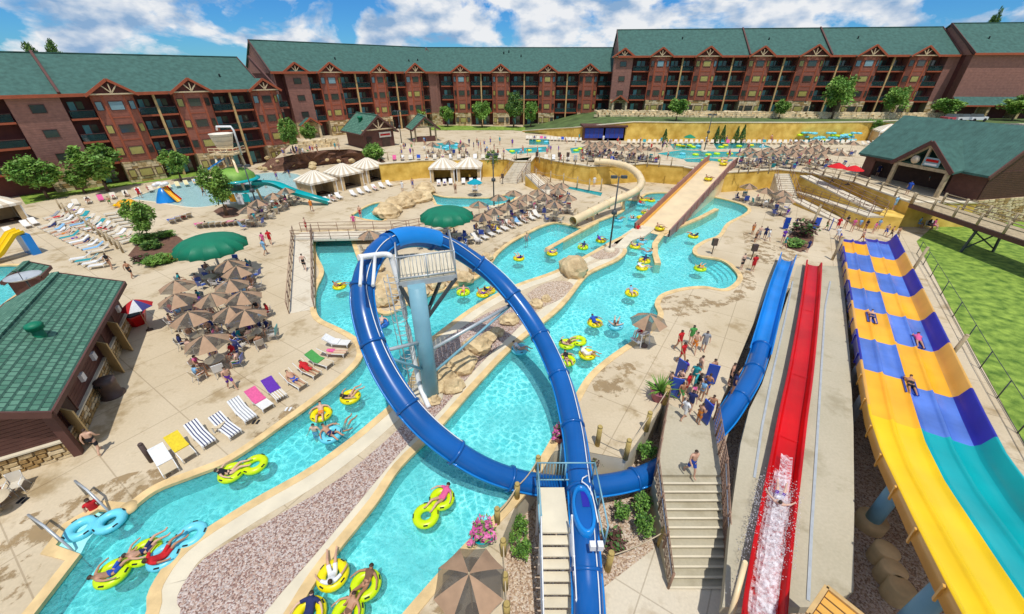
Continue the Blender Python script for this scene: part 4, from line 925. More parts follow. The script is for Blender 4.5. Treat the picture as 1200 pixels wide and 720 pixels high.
# ---- run-out slab, red speed slide
SL = [(934, 312), (924, 345), (911, 385), (903, 420), (893, 450), (878, 480), (868, 520), (857, 600), (848, 700), (846, 712)]; SR = [(962, 712), (1000, 694), (1001, 600), (1000, 500), (996, 420), (990, 350), (986, 312)]
b = MB(); b.prism(PP(SL+SR), -.42, .012); struct(b.build('run_out_slab', M['slab']))
for ln in ([(929, 330), (920, 375), (905, 440), (893, 500), (884, 560)], [(973, 330), (967, 360), (962, 440), (956, 540), (951, 620), (947, 704)]):
    q = PP(ln, .03); b = MB()
    for i in range(len(q)-1): b.beam(q[i], q[i+1], .10, .05)
    tag(b.build('drain_channel', M['steel']), 'thin grey metal drain strip along the slab %s' % ('between the blue and red slides' if ln[0][0] == 929 else 'between the red slide and the coloured racer'), 'drain')
rs = thing('red_slide', 'straight red speed slide run-out lying on the concrete slab', 'water slide', P(919, 540))
rp = [P(952.5, 311, .18), P(949, 345, .18), P(944, 385, .18), P(936, 440, .18), P(927, 490, .18), P(919, 540, .18), P(906, 620, .22), P(894, 705, .35)]
dlast = (rp[-1]-rp[-2]).normalized()
rp += [rp[-1]+Vector((dlast.x, dlast.y, 0))*s_+Vector((0, 0, z_)) for s_, z_ in ((2, .5), (4, 1.6), (6, 3.6))]
rp = smooth_line(rp, 4); n4 = len(rp)//6
for k in range(6):
    seg = rp[k*n4:(k+1)*n4+1] if k < 5 else rp[k*n4:]
    b = MB(); sweep(b, [(-.60, .36), (-.52, .42), (-.47, .38), (-.42, .04), (-.28, -.02), (.28, -.02), (.42, .04), (.47, .38), (.52, .42), (.60, .36)], seg); o = b.build('trough_section', M['red'], rs, world=True)
    q = seg[-1]; b = MB(); sweep(b, [(-.55, .44), (-.46, .06), (-.3, .0), (.3, .0), (.46, .06), (.55, .44)], [q-Vector((.03, .04, 0)), q+Vector((.03, .04, 0))]); b.build('joint', M['red'], o)
# ---- four-lane mat racer
L0 = P(986, 290, .3); L1 = P(1016, 500, .3); ax = (L1-L0).to_2d().normalized(); ax = Vector((ax.x, ax.y, 0)); cx = Vector((-ax.y, ax.x, 0)); cx = cx if cx.x > 0 else -cx
S0 = (L1-L0).length
def zr(s):
    pts = [(-50, .3), (S0-3, .3), (S0, .36), (S0+2.8, .8), (S0+7.5, 2.05), (S0+10.8, 3.0), (S0+14, 4.3), (S0+18, 6.4), (S0+22, 8.6), (S0+30, 12)]
    for (a, za), (c, zc) in zip(pts[:-1], pts[1:]):
        if s <= c: return za+(zc-za)*(s-a)/(c-a)
    return 12
WL = 4.1
def rpt(s, x): return L0+ax*s+cx*x+Vector((0, 0, zr(s)-.3))
def s_at(px, py):
    s = 0
    for _ in range(6): s = (P(px, py, zr(s))-L0).dot(ax)
    return s
lane = []
racer = thing('mat_racer', 'wide four lane mat racing slide in chequered orange and blue, yellow and teal below', 'water slide', (L1.x, L1.y, 0))
colL = lambda y: 1000+(y-290)*.195; colR = lambda y: 1030+(y-290)*.33
SE = S0+22
bl = [('indigo', 280.5), ('orange', 285), ('peri', 297.5), ('orange', 317), ('peri', 339), ('orange', 364), ('peri', 399), ('orange', 437), ('yellow', 492)]
br_ = [('indigo', 280.5), ('peri', 285), ('orange', 303), ('peri', 322), ('orange', 345), ('peri', 372), ('orange', 407), ('peri', 458), ('teal', 512)]
def halfprof(side):
    p = []
    if side < 0: p += [(-.12, .50), (-.06, .56), (0, .54), (.07, .2), (.16, .05)]
    else: p += [(2.05, .13), (2.13, .1), (2.22, .02)]
    base = 0 if side < 0 else 2.05
    p += [(base+.3, 0), (base+.85, 0), (base+.93, .05), (base+1.02, .16), (base+1.11, .05), (base+1.2, 0), (base+1.75, 0)]
    if side < 0: p += [(1.9, .02), (1.98, .1), (2.05, .13)]
    else: p += [(3.90, .06), (4.05, .24), (4.22, .86), (4.29, .90), (4.38, .82)]
    return p
WALLC = {'orange': 'ochre_slide', 'peri': 'indigo', 'indigo': 'indigo', 'yellow': 'yellow', 'teal': 'teal'}
for side, blocks, cf in ((-1, bl, colL), (1, br_, colR)):
    ss = [(c, s_at(cf(y), y)) for c, y in blocks]; ss[0] = (ss[0][0], ss[1][1]-.9)
    for k, (c, s0) in enumerate(ss):
        s1 = ss[k+1][1] if k+1 < len(ss) else SE; n = max(2, int((s1-s0)/.9)); pr = halfprof(side)
        pr_in = pr[4:] if side < 0 else pr[:-4]; pr_w = pr[:5] if side < 0 else pr[-5:]
        for pf_, mm, nm in ((pr_in, c, 'lane_panel'), (pr_w, WALLC[c], 'side_wall')):
            b = MB(); V = []
            for i in range(n+1):
                s = s0+(s1-s0)*i/n; nrm = Vector((0, 0, 1))
                for x, z_ in pf_: V.append(rpt(s, x)+nrm*z_)
            m_ = len(pf_); b.add(V, [(i*m_+j, (i+1)*m_+j, (i+1)*m_+j+1, i*m_+j+1) for i in range(n) for j in range(m_-1)], True); o = b.build(nm, M[mm], racer, world=True)
        # outside skin of the trough
        b = MB(); xo = -.12 if side < 0 else 4.38; V = []
        for i in range(n+1):
            s = s0+(s1-s0)*i/n; V += [rpt(s, xo)+Vector((0, 0, .54)), rpt(s, xo)+Vector((0, 0, .0)), rpt(s, xo+(.5 if side < 0 else -.5))+Vector((0, 0, -.25))]
        b.add(V, [(i*3+j, (i+1)*3+j, (i+1)*3+j+1, i*3+j+1) for i in range(n) for j in range(2)], True); b.build('outer_skin', M[WALLC[c] if c != 'yellow' else 'ochre_slide'], racer, world=True)
s = .5
while s < SE:
    b = MB(); b.beam(rpt(s, -.16)+Vector((0, 0, .5)), rpt(s, -.1)+Vector((0, 0, -.2)), .06, .1, up=ax); b.build('rib', M['ochre_slide' if s > S0-4 else 'indigo'], racer, world=True); s += 2.3
b = MB(); V = []
for i in range(30):
    s = SE*i/29; V += [rpt(s, .4)+Vector((0, 0, -.26)), rpt(s, 3.7)+Vector((0, 0, -.26))]
b.add(V, [(2*i, 2*i+1, 2*i+3, 2*i+2) for i in range(29)]); b.build('underside', M['ochre_slide'], racer, world=True)
for s in (S0+4, S0+9, S0+14):
    for x in (.5, 3.6):
        q = rpt(s, x); b = MB(); b.tube([Vector((q.x, q.y, ZP if x < 2 else 0)), q-Vector((0, 0, .25))], .28, 12); b.build('support_column', M['col_blue'], racer, world=True)
        b = MB(); b.lathe([(.55, 0), (.55, .5), (0, .5)], 14, (q.x, q.y, ZP if x < 2 else 0)); b.build('footing', M['coping'], racer, world=True)
s = .5
while s < S0-2:                                                 # low cradles on the ground
    for x in (.15, 3.9):
        q = rpt(s, x); zb_ = -.42 if s < 12 else ZP; b = MB(); b.box(q.x-.15, q.x+.15, q.y-.15, q.y+.15, zb_, .08); b.build('cradle', M['steel'], racer, world=True)
    s += 3
for px, py, sx_ in ((1035, 650, 1), (1043, 672, 1), (1052, 693, 1)):
    p = P(px, py, ZP+.4); b = MB(); b.lathe([(.42, -.4), (.42, .35), (.36, .4), (0, .4)], 16, p); tag(b.build('barrel', M['coping']), 'tan drum on the gravel under the yellow racer lane', 'drum', 'tan drums under the racer')
# ---- tan raft slide from the terrace
ra = thing('raft_slide', 'broad tan and ochre raft slide with rust side walls dropping from the terrace', 'water slide', P(762, 272))
a0, a1 = P(846, 190, 3.3), P(763, 273, -.1)
hd = (a1-a0); hd.z = 0; hd.normalize(); rp_ = []
for i in range(25):
    f = i/24; zz_ = 3.3+(-.1-3.3)*(f**1.0); zz_ = 3.3 if f < .08 else 3.3*(1-(f-.08)/.92)**1.05-.1*((f-.08)/.92); rp_.append(Vector((a0.x+(a1.x-a0.x)*f, a0.y+(a1.y-a0.y)*f, zz_)))
hw = 1.85; cr_ = Vector((hd.y, -hd.x, 0))                       # cr_ points to the left of travel's right side
sgn = 1 if cr_.x < 0 else -1
for nm, x0_, x1_, m_ in (('lane', -hw, 1.5, 'tan_slide'), ('lane', 1.5, hw, 'ochre_slide')):
    b = MB(); sweep(b, [(sgn*x0_, .0), (sgn*(x0_*.6+x1_*.4), -.05), (sgn*x1_, .0)], rp_); b.build(nm, M[m_], ra, world=True)
for sd, x_ in (('a', hw), ('b', -hw)):
    b = MB(); sweep(b, [(sgn*x_, -.15), (sgn*x_, .75), (sgn*(x_*1.07), .75), (sgn*(x_*1.07), -.4)], rp_, False); b.build('side_wall', M['rust'], ra, world=True)
    k_ = 0
    for i in range(0, 24, 2):
        q = rp_[i]+cr_*(sgn*x_*1.09); b = MB(); b.box(q.x-.06, q.x+.06, q.y-.06, q.y+.06, q.z-.35, q.z+.8); b.build('wall_post', M['rust'], ra, world=True)
    b = MB(); V = []
    for q in rp_: p_ = q+cr_*(sgn*x_*.98); V += [(p_.x, p_.y, q.z-.12), (p_.x, p_.y, ZF)]
    b.add(V, [(2*i, 2*i+1, 2*i+3, 2*i+2) for i in range(24)]); b.build('plinth_wall', M['tan_slide'], ra, world=True)
# ---- tan tube slide curling over the wall
ts = thing('tan_tube_slide', 'cream tube slide curling over the yellow wall into the plunge pool', 'water slide', P(672, 262))
tp = smooth_line([P(*q) for q in ((697, 189.5, 3.4), (717, 191, 3.4), (738, 197, 3.2), (750, 208, 2.6), (750, 219, 2.1), (738, 228, 1.8), (718, 236, 1.5), (696, 247, 1.15), (672, 259, .8))], 6)
sl2 = cuml(tp)
for k in range(9):
    i0, i1 = k*len(tp)//9, min(len(tp)-1, (k+1)*len(tp)//9); b = MB(); b.tube(tp[i0:i1+1], .48, 16, caps=False); o = b.build('tube_section', M['tan_slide'], ts, world=True)
    q = tp[i1]; d_ = (tp[i1]-tp[i1-1]).normalized(); b = MB(); b.tube([q-d_*.07, q-d_*.06, q+d_*.06, q+d_*.07], [.48, .54, .54, .48], 16, caps=False); b.build('flange', M['tan_slide'], o)
b = MB(); d_ = (tp[-1]-tp[-2]).normalized(); b.tube([tp[-1]-d_*.6, tp[-1]-d_*.55], .46, 16); b.build('tube_mouth', M['ochre_slide'], ts, world=True)
for i in (20, 32, 42):
    q = tp[i]; b = MB(); b.tube([(q.x, q.y, 0), (q.x, q.y, q.z-.45)], .16, 8); b.build('support', M['tan_slide'], ts, world=True)
# ---- mouth splash at the plunge pool, wave around the red rider
def splash(c, n, r, h, label, seed, dirv=None):
    rr = random.Random(seed); b = MB()
    for i in range(n):
        a, q = rr.uniform(0, 6.28), r*math.sqrt(rr.random()); x, y = math.cos(a)*q, math.sin(a)*q
        if dirv: k = rr.uniform(-1, 1)*r*1.0; x, y = x*.45+dirv.x*k, y*.45+dirv.y*k
        z = rr.random()**2*h*(1-.5*q/r); s = rr.uniform(.006, .024)
        b.lathe([(0, -s), (s, 0), (0, s)], 4, (c.x+x, c.y+y, c.z+z))
    o = b.build('splash', M['foam']); o['kind'] = 'stuff'; tag(o, label, 'splash'); return o
splash(P(656, 272, -.1), 500, 1.5, .3, 'white splash below the mouth of the cream tube slide', 3)
splash(P(906, 612, .3), 3600, 1.8, .8, 'white spray thrown up round the rider on the red slide', 4, dlast)
splash(P(889, 665, .34), 500, 1.7, .2, 'streak of white water trailing down the red slide', 5, dlast)
fm = mat('foam_sheet', (.9, .86, .88), .5, .05, 3); ns_, l_, b_ = nodes(fm); tcx = ns_.new('ShaderNodeTexCoord'); nn_ = ns_.new('ShaderNodeTexNoise'); nn_.inputs['Scale'].default_value = 5; nn_.inputs['Detail'].default_value = 9; nn_.inputs['Roughness'].default_value = .7; l_(tcx.outputs['Object'], nn_.inputs['Vector'])
mr_ = ns_.new('ShaderNodeMapRange'); mr_.inputs[1].default_value = .40; mr_.inputs[2].default_value = .66; l_(nn_.outputs['Fac'], mr_.inputs[0]); mu_ = ns_.new('ShaderNodeMath'); mu_.operation = 'MULTIPLY'; mu_.inputs[1].default_value = .85; l_(mr_.outputs[0], mu_.inputs[0]); l_(mu_.outputs[0], b_.inputs['Alpha'])
i0_ = min(range(len(rp)), key=lambda i: (rp[i]-P(914, 572, .2)).length)
for k_, (off_, wd_) in enumerate(((.03, .40), (.12, .30), (.24, .22))):
    b = MB(); sweep(b, [(-wd_, off_+.06), (-wd_*.5, off_), (0, off_+.04*k_), (wd_*.5, off_), (wd_, off_+.06)], [q+Vector((R.uniform(-.03, .03), 0, R.uniform(0, .05)*(k_+1))) for q in rp[i0_-k_:]]); o = b.build('foam_sheet', fm); o['kind'] = 'stuff'; tag(o, 'foaming white water %s the trough of the red slide' % ('covering', 'boiling over', 'leaping above')[k_], 'foam')
# ---- walkway over the tube and concrete steps
wk = thing('concrete_steps', 'wide concrete steps with brown railings leading down from the queue walkway', 'stairs', (7.4, 9, ZP))
A0_, A1_, B0_, B1_ = P(781, 474), P(836, 492), P(767, 557), P(845, 557)
b = MB(); b.prism([A0_, A1_, B1_, B0_], -.2, .02); b.build('walkway', M['slab'], wk, world=True)
C0_, C1_ = P(783, 690, ZP), P(850, 690, ZP); NS = 12
for i in range(NS):
    f0, f1 = i/NS, (i+1)/NS; zt = -(i+1)*(-ZP)/(NS+.5)
    q = [B0_.lerp(C0_, f0), B1_.lerp(C1_, f0), B1_.lerp(C1_, f1), B0_.lerp(C0_, f1)]; b = MB(); b.prism(q, ZP, zt); b.build('step', M['slab'], wk, world=True)
    b = MB(); b.beam(q[3]+Vector((0, 0, zt-q[3].z+.0)), q[2]+Vector((0, 0, zt-q[2].z)), .07, .05); b.build('nosing', M['rim'], wk, world=True)
for a, c, e in ((A0_, B0_, C0_), (A1_, B1_, C1_)):
    rail_parts(wk, [a, c, e], 1.1, 1.15, (1, .82, .64, .46, .28, .1), 'rail_b', .02, .3, .05)
    b = MB(); b.tube([c+Vector((0, 0, .8)), e+Vector((0, 0, .8))], .03, 6); b.build('handrail', M['white_m'], wk, world=True)
# ================================================================ people
COLN = {'black': (.015, .015, .02), 'navy': (.02, .03, .12), 'blue': (.02, .08, .45), 'purple': (.13, .03, .38), 'red': (.6, .015, .02), 'pink': (.75, .12, .30), 'white': (.82, .82, .8), 'grey': (.32, .33, .35), 'green': (.08, .35, .08), 'teal': (.02, .33, .36), 'yellow': (.8, .6, .03), 'orange': (.8, .25, .03), 'light blue': (.25, .5, .75), 'brown': (.2, .1, .06)}
SKIN = [(.62, .36, .24), (.70, .44, .32), (.52, .28, .17), (.66, .40, .27), (.45, .22, .12)]
HAIR = [(.05, .025, .012), (.02, .014, .01), (.16, .08, .03), (.32, .19, .07), (.10, .05, .025)]
def joints(**k):
    J = dict(pel=(0, 0, .95), spi=(0, 0, 1.15), che=(0, 0, 1.36), nec=(0, 0, 1.50), hea=(0, -.02, 1.60), top=(0, -.01, 1.70))
    for s, n in ((-1, 'l'), (1, 'r')):
        J.update({n+'sh': (s*.185, 0, 1.42), n+'el': (s*.25, .03, 1.16), n+'wr': (s*.27, -.05, .93), n+'ha': (s*.27, -.08, .83), n+'hi': (s*.09, 0, .90), n+'kn': (s*.10, -.01, .50), n+'an': (s*.10, .02, .09), n+'to': (s*.12, -.14, .04)})
    J.update(k); return J
RAD = dict(pel=(.155, .115), spi=(.135, .10), che=(.165, .105), nec=.055, hea=(.078, .095), top=(.07, .08), sh=.058, el=.042, wr=.03, ha=(.022, .042), hi=.088, kn=.06, an=.04, to=(.042, .03))
def refl(d):
    o = dict(d)
    for k, v in d.items():
        if k[0] == 'r' and len(k) == 3: o['l'+k[1:]] = (-v[0], v[1], v[2])
    return o
POSES = {
 'stand': joints(),
 'walk': joints(rkn=(.10, -.18, .52), ran=(.10, -.25, .10), rto=(.11, -.42, .07), lkn=(-.10, .06, .50), lan=(-.10, .30, .14), lto=(-.11, .17, .05), rel=(.25, .12, 1.18), rwr=(.25, .12, .94), rha=(.25, .10, .85), lel=(-.25, -.06, 1.16), lwr=(-.23, -.24, 1.0), lha=(-.22, -.31, .94)),
 'hold': joints(**refl(dict(rel=(.27, -.02, 1.17), rwr=(.16, -.24, 1.16), rha=(.08, -.28, 1.17)))),
 'wave': joints(rel=(.36, -.12, 1.5), rwr=(.5, -.22, 1.66), rha=(.55, -.25, 1.74), lel=(-.33, .05, 1.2), lwr=(-.18, -.06, 1.0), lha=(-.13, -.09, .96), rkn=(.14, -.05, .5), ran=(.16, -.02, .09), rto=(.2, -.17, .04)),
 'sit': joints(**refl(dict(pel=(0, 0, .52), spi=(0, .03, .72), che=(0, .02, .93), nec=(0, 0, 1.07), hea=(0, -.03, 1.17), top=(0, -.03, 1.27), rsh=(.185, .02, .99), rel=(.24, -.05, .74), rwr=(.18, -.27, .66), rha=(.15, -.36, .66), rhi=(.09, -.02, .50), rkn=(.13, -.42, .50), ran=(.13, -.44, .10), rto=(.14, -.60, .05)))),
 'recline': joints(**refl(dict(pel=(0, 0, .44), spi=(0, .17, .53), che=(0, .36, .66), nec=(0, .48, .76), hea=(0, .55, .84), top=(0, .62, .92), rsh=(.185, .41, .68), rel=(.28, .18, .50), rwr=(.27, -.05, .46), rha=(.26, -.14, .46), rhi=(.09, -.04, .43), rkn=(.11, -.46, .52), ran=(.12, -.85, .42), rto=(.14, -.93, .52)))),
 'flat': joints(**refl(dict(pel=(0, 0, .43), spi=(0, .2, .43), che=(0, .41, .43), nec=(0, .55, .43), hea=(0, .65, .44), top=(0, .75, .44), rsh=(.185, .47, .42), rel=(.30, .28, .41), rwr=(.33, .06, .41), rha=(.33, -.04, .41), rhi=(.09, -.05, .42), rkn=(.11, -.45, .42), ran=(.12, -.86, .41), rto=(.14, -1.0, .43)))),
 'float': joints(**refl(dict(pel=(0, 0, .10), spi=(0, .17, .18), che=(0, .33, .32), nec=(0, .42, .43), hea=(0, .47, .53), top=(0, .50, .62), rsh=(.185, .36, .37), rel=(.42, .20, .40), rwr=(.55, -.02, .36), rha=(.57, -.11, .35), rhi=(.09, -.05, .11), rkn=(.15, -.45, .42), ran=(.17, -.82, .32), rto=(.19, -.93, .40)))),
 'prone': joints(**refl(dict(pel=(0, 0, .16), spi=(0, .2, .17), che=(0, .4, .22), nec=(0, .52, .29), hea=(0, .60, .36), top=(0, .66, .44), rsh=(.185, .45, .23), rel=(.24, .66, .10), rwr=(.16, .85, .12), rha=(.14, .94, .13), rhi=(.09, -.05, .15), rkn=(.13, -.45, .13), ran=(.15, -.85, .13), rto=(.17, -.98, .09)))),
 'wade': joints(**refl(dict(rel=(.30, .0, 1.16), rwr=(.36, -.18, 1.05), rha=(.38, -.26, 1.02)))),
}
EDG = [('pel', 'spi', 'pelvis'), ('spi', 'che', 'torso'), ('che', 'nec', 'torso'), ('nec', 'hea', 'neck'), ('hea', 'top', 'head')]
for s in 'lr': EDG += [('che', s+'sh', 'torso'), (s+'sh', s+'el', 'uarm'), (s+'el', s+'wr', 'farm'), (s+'wr', s+'ha', 'hand'), ('pel', s+'hi', 'pelvis'), (s+'hi', s+'kn', 'thigh'), (s+'kn', s+'an', 'shin'), (s+'an', s+'to', 'foot')]
BODY = {}
def make_body(pose):
    J = POSES[pose]; names = list(J); me = bpy.data.meshes.new('person_body')
    me.from_pydata([J[n] for n in names], [(names.index(a), names.index(b)) for a, b, _ in EDG], [])
    o = bpy.data.objects.new('tmp', me); COL.objects.link(o); sk = o.modifiers.new('s', 'SKIN'); sk.use_smooth_shade = True; ss = o.modifiers.new('u', 'SUBSURF'); ss.levels = 1; ss.render_levels = 1
    for i, n in enumerate(names):
        r = RAD.get(n) or RAD[n[1:]]; me.skin_vertices[0].data[i].radius = r if isinstance(r, tuple) else (r, r)
    me.skin_vertices[0].data[0].use_root = True
    dg = bpy.context.evaluated_depsgraph_get(); m2 = bpy.data.meshes.new_from_object(o.evaluated_get(dg)); bpy.data.objects.remove(o)
    m2.name = 'person_body'; m2.materials.clear(); m2.materials.append(M['skin'])
    V = [v.co.copy() for v in m2.vertices]; Nn = [v.normal.copy() for v in m2.vertices]; reg = []
    for p in m2.polygons:
        c = p.center; best = None
        for a, b, nm in EDG:
            A, B = Vector(J[a]), Vector(J[b]); d = B-A; t = max(0, min(1, (c-A).dot(d)/d.length_squared)); ds = (c-A-d*t).length
            r = RAD.get(a) or RAD[a[1:]]; r = r[0] if isinstance(r, tuple) else r
            if best is None or ds-r*.5 < best[0]: best = (ds-r*.5, nm, t)
        reg.append((best[1], best[2]))
    hd = (Vector(J['top'])-Vector(J['nec'])).normalized(); fwd = Vector((0, -1, 0)); fwd = (fwd-hd*fwd.dot(hd)).normalized()
    if pose == 'prone': fwd = -fwd if fwd.z > 0 else fwd
    def cut(test, off, mat_, nm):
        fs = [p for p in m2.polygons if test(p)]
        idx = {}; vv = []; ff = []
        for p in fs:
            f = []
            for i in p.vertices:
                if i not in idx: idx[i] = len(vv); vv.append(V[i]+Nn[i]*off)
                f.append(idx[i])
            ff.append(f)
        b = MB(); b.add(vv, ff, True); return b.mesh(nm, mat_)
    R_ = lambda p: reg[p.index]
    hc = Vector(J['hea'])
    D = {'body': m2,
         'shorts': cut(lambda p: (R_(p)[0] == 'pelvis' and R_(p)[1] < .75) or (R_(p)[0] == 'thigh' and R_(p)[1] < .72), .018, M['cloth'], 'swim_shorts'),
         'brief': cut(lambda p: (R_(p)[0] == 'pelvis' and R_(p)[1] < .55) or (R_(p)[0] == 'thigh' and R_(p)[1] < .16), .012, M['cloth'], 'bikini_bottom'),
         'top': cut(lambda p: R_(p)[0] == 'torso' and (p.center-Vector(J['che'])).length < .19, .012, M['cloth'], 'bikini_top'),
         'shirt': cut(lambda p: R_(p)[0] in ('torso', 'pelvis') or (R_(p)[0] == 'uarm' and R_(p)[1] < .7), .022, M['cloth'], 'shirt'),
         'suit': cut(lambda p: R_(p)[0] in ('torso', 'pelvis'), .012, M['cloth'], 'swimsuit'),
         'hair': cut(lambda p: R_(p)[0] in ('head', 'neck') and ((p.center-hc).dot(hd) > .045 or ((p.center-hc).dot(fwd) < .0 and (p.center-hc).dot(hd) > -.05)), .016, M['hair'], 'hair'),
         'long': cut(lambda p: R_(p)[0] in ('head', 'neck') and ((p.center-hc).dot(hd) > .05 or (p.center-hc).dot(fwd) < .015), .026, M['hair'], 'hair')}
    return D
NPERS = [0]; GARM = {'shorts': 'swim shorts', 'suit': 'swimsuit', 'bikini': 'bikini', 'shirt': 'shirt'}
PHR = {'stand': 'standing', 'walk': 'walking', 'hold': 'standing with arms drawn in', 'wave': 'reaching up one arm', 'sit': 'sitting', 'recline': 'reclining', 'flat': 'lying flat', 'float': 'floating', 'prone': 'lying face down', 'wade': 'wading'}
def person(loc, pose, rz, garm, col, where, scale=1.0, col2=None, grp=None, skin=None, hair=None):
    if pose not in BODY: BODY[pose] = make_body(pose)
    D = BODY[pose]; NPERS[0] += 1; k = NPERS[0]
    scale *= .9; o = put('person', D['body'], loc=loc, rz=rz); o.scale = (scale,)*3; sk = skin or SKIN[(k*7) % 5]; o.color = sk+(1,)
    lab = 'person in %s %s %s %s' % (col, GARM[garm], PHR[pose], where)
    tag(o, ' '.join(lab.split()[:16]), 'person', grp or 'people '+where)
    parts = {'shorts': ['shorts'], 'suit': ['suit'], 'bikini': ['top', 'brief'], 'shirt': ['shirt', 'shorts']}[garm]
    for i, nm in enumerate(parts):
        c = put(D[nm].name.split('.')[0], D[nm], o); c.color = COLN[(col2 or col) if i else col]+(1,)
    h = put('hair', D['long' if garm in ('suit', 'bikini') else 'hair'], o); h.color = HAIR[hair if hair is not None else (k*5) % 5]+(1,)
    return o
GC = [('shorts', 'blue'), ('bikini', 'black'), ('shorts', 'red'), ('suit', 'navy'), ('shirt', 'white'), ('shorts', 'black'), ('bikini', 'pink'), ('shorts', 'green'), ('suit', 'purple'), ('shorts', 'orange'), ('shorts', 'grey'), ('bikini', 'light blue'), ('shirt', 'red'), ('suit', 'teal'), ('shorts', 'purple'), ('shirt', 'navy')]
gi = [0]
def gc():
    gi[0] += 1; return GC[(gi[0]*5+gi[0]//16) % len(GC)]

# ================================================================ furniture prototypes (meshes shared between copies)
def proto_lounger():
    D = {}
    b = MB()
    for x in (-.31, .31):
        b.tube([(x, -.95, .36), (x, .25, .36), (x, .95, .80)], .025, 6)
    for y in (-.9, -.3, .22): b.tube([(-.31, y, .35), (.31, y, .35)], .018, 5)
    b.tube([(-.31, .95, .80), (.31, .95, .80)], .02, 5); D['frame'] = b.mesh('frame', M['white_m'])
    b = MB(); b.tube([(0, 0, 0), (0, 0, .36)], .025, 6); D['leg'] = b.mesh('leg', M['white_m'])
    b = MB(); b.box(-.29, .29, -.93, .25, .365, .395); D['seat'] = b.mesh('seat_sling', M['plastic'])
    b = MB(); b.obox((0, .6, .60), (.29, 0, 0), (0, .355, .225), (0, -.012, .02)); D['back'] = b.mesh('back_sling', M['plastic'])
    # towel following the profile
    pts = [(-.97, .30), (-.96, .405), (.24, .405), (.93, .845), (1.0, .74)]
    b = MB(); V = []
    for y, z in pts: V += [(-.33, y, z), (.33, y, z)]
    b.add(V, [(2*i, 2*i+1, 2*i+3, 2*i+2) for i in range(4)]); D['towel'] = b.mesh('towel', M['cloth'])
    for k, x in enumerate((-.22, -.08, .08, .22)):
        b = MB(); V = []
        for y, z in pts: V += [(x-.025, y, z+.006), (x+.025, y, z+.006)]
        b.add(V, [(2*i, 2*i+1, 2*i+3, 2*i+2) for i in range(4)]); D['stripe%d' % k] = b.mesh('stripe', M['cloth'])
    b = MB(); b.obox((0, .56, .615), (.33, 0, 0), (0, .36, .23), (0, -.01, .02)); b.obox((0, .05, .42), (.33, 0, 0), (0, .2, 0), (0, 0, .02)); D['half'] = b.mesh('towel', M['cloth'])
    return D
LG = proto_lounger()
def lounger(loc, rz, label, group, sling=(.70, .62, .48), full=True):
    t = thing('sun_lounger', label, 'sun lounger', loc, rz, group); t.scale = (.86,)*3
    put('frame', LG['frame'], t); s = put('seat_sling', LG['seat'], t); s.color = sling+(1,); s = put('back_sling', LG['back'], t); s.color = sling+(1,)
    if full:
        for x in (-.31, .31):
            for y in (-.85, .3): put('leg', LG['leg'], t, loc=(x, y, 0))
    return t
def towel(loc, rz, col, label, stripes=None, half=False):
    o = put('beach_towel', LG['half'] if half else LG['towel'], loc=Vector(loc)+Vector((0, 0, .006)), rz=rz); o.scale = (.86,)*3; o.color = COLN[col]+(1,); tag(o, label, 'towel')
    if stripes:
        for k in range(4): s = put('stripe', LG['stripe%d' % k], o); s.color = COLN[stripes]+(1,)
    return o
def proto_umb(rad_, h0, h1, n, droop=.0, sag=.0):
    D = []
    for k in range(n):
        a0, a1 = 2*math.pi*k/n, 2*math.pi*(k+1)/n; b = MB(); V = []; S_ = 5
        for i in range(S_+1):
            f = i/S_; r = rad_*f; z = h1-(h1-h0)*(f**1.25 if droop == 0 else (1-math.sqrt(max(0, 1-(f*.97)**2))))
            for j in range(4):
                a = a0+(a1-a0)*j/3; edge = 1-(.045 if i == S_ else .0)*math.sin(math.pi*j/3)*2; rr = r*edge*(1 if j in (0, 3) else .985)
                V.append((rr*math.cos(a), rr*math.sin(a), z))
        F = [(i*4+j, (i+1)*4+j, (i+1)*4+j+1, i*4+j+1) for i in range(S_) for j in range(3)]
        if droop:
            m0 = S_*4; o0 = len(V)
            for j in range(4): x, y, z = V[m0+j]; V.append((x*.99, y*.99, z-droop))
            F += [(m0+j, o0+j, o0+j+1, m0+j+1) for j in range(3)]
        b.add(V, F, True); D.append(b)
    return D
UM = proto_umb(1.42, 2.0, 2.62, 8)
UMESH = [u.mesh('canopy_panel', M['thatch'] if k % 2 == 0 else M['meshcloth']) for k, u in enumerate(UM)]
UPLAIN = [u.mesh('canopy_panel', M['cloth']) for u in UM]
b = MB(); b.tube([(0, 0, .02), (0, 0, 2.7)], .03, 8); UPOLE = b.mesh('pole', M['wood'])
b = MB(); b.lathe([(0, .0), (.32, 0), (.32, .08), (.08, .14), (.06, .3)], 12); UBASE = b.mesh('base', M['bin'])
def umbrella(loc, rz, label, group=None, scale=.80, cols=None):
    t = thing('parasol', label, 'parasol', loc, rz, group); t.scale = (scale, scale, .9)
    for k in range(8):
        o = put('canopy_panel', UPLAIN[k] if cols else UMESH[k], t)
        if cols: o.color = cols[k % len(cols)]+(1,)
    put('pole', UPOLE, t); put('base', UBASE, t); return t
b = MB(); b.lathe([(0, .70), (.5, .70), (.52, .72), (.5, .74), (0, .74)], 16); TTOP = b.mesh('table_top', M['sling'])
b = MB(); b.tube([(0, 0, 0), (0, 0, .7)], .05, 8); b.lathe([(.3, 0), (.28, .05), (0, .06)], 10); TLEG = b.mesh('pedestal', M['wood'])
def table(loc, label, group):
    t = thing('patio_table', label, 'table', loc, 0, group); put('table_top', TTOP, t); put('pedestal', TLEG, t); return t
b = MB()
for x in (-.25, .25): b.tube([(x, -.26, 0), (x, -.26, .62), (x, .2, .64)], .018, 5); b.tube([(x, .3, 0), (x, .18, .42), (x, .3, .9)], .018, 5)
CFR = b.mesh('frame', M['white_m'])
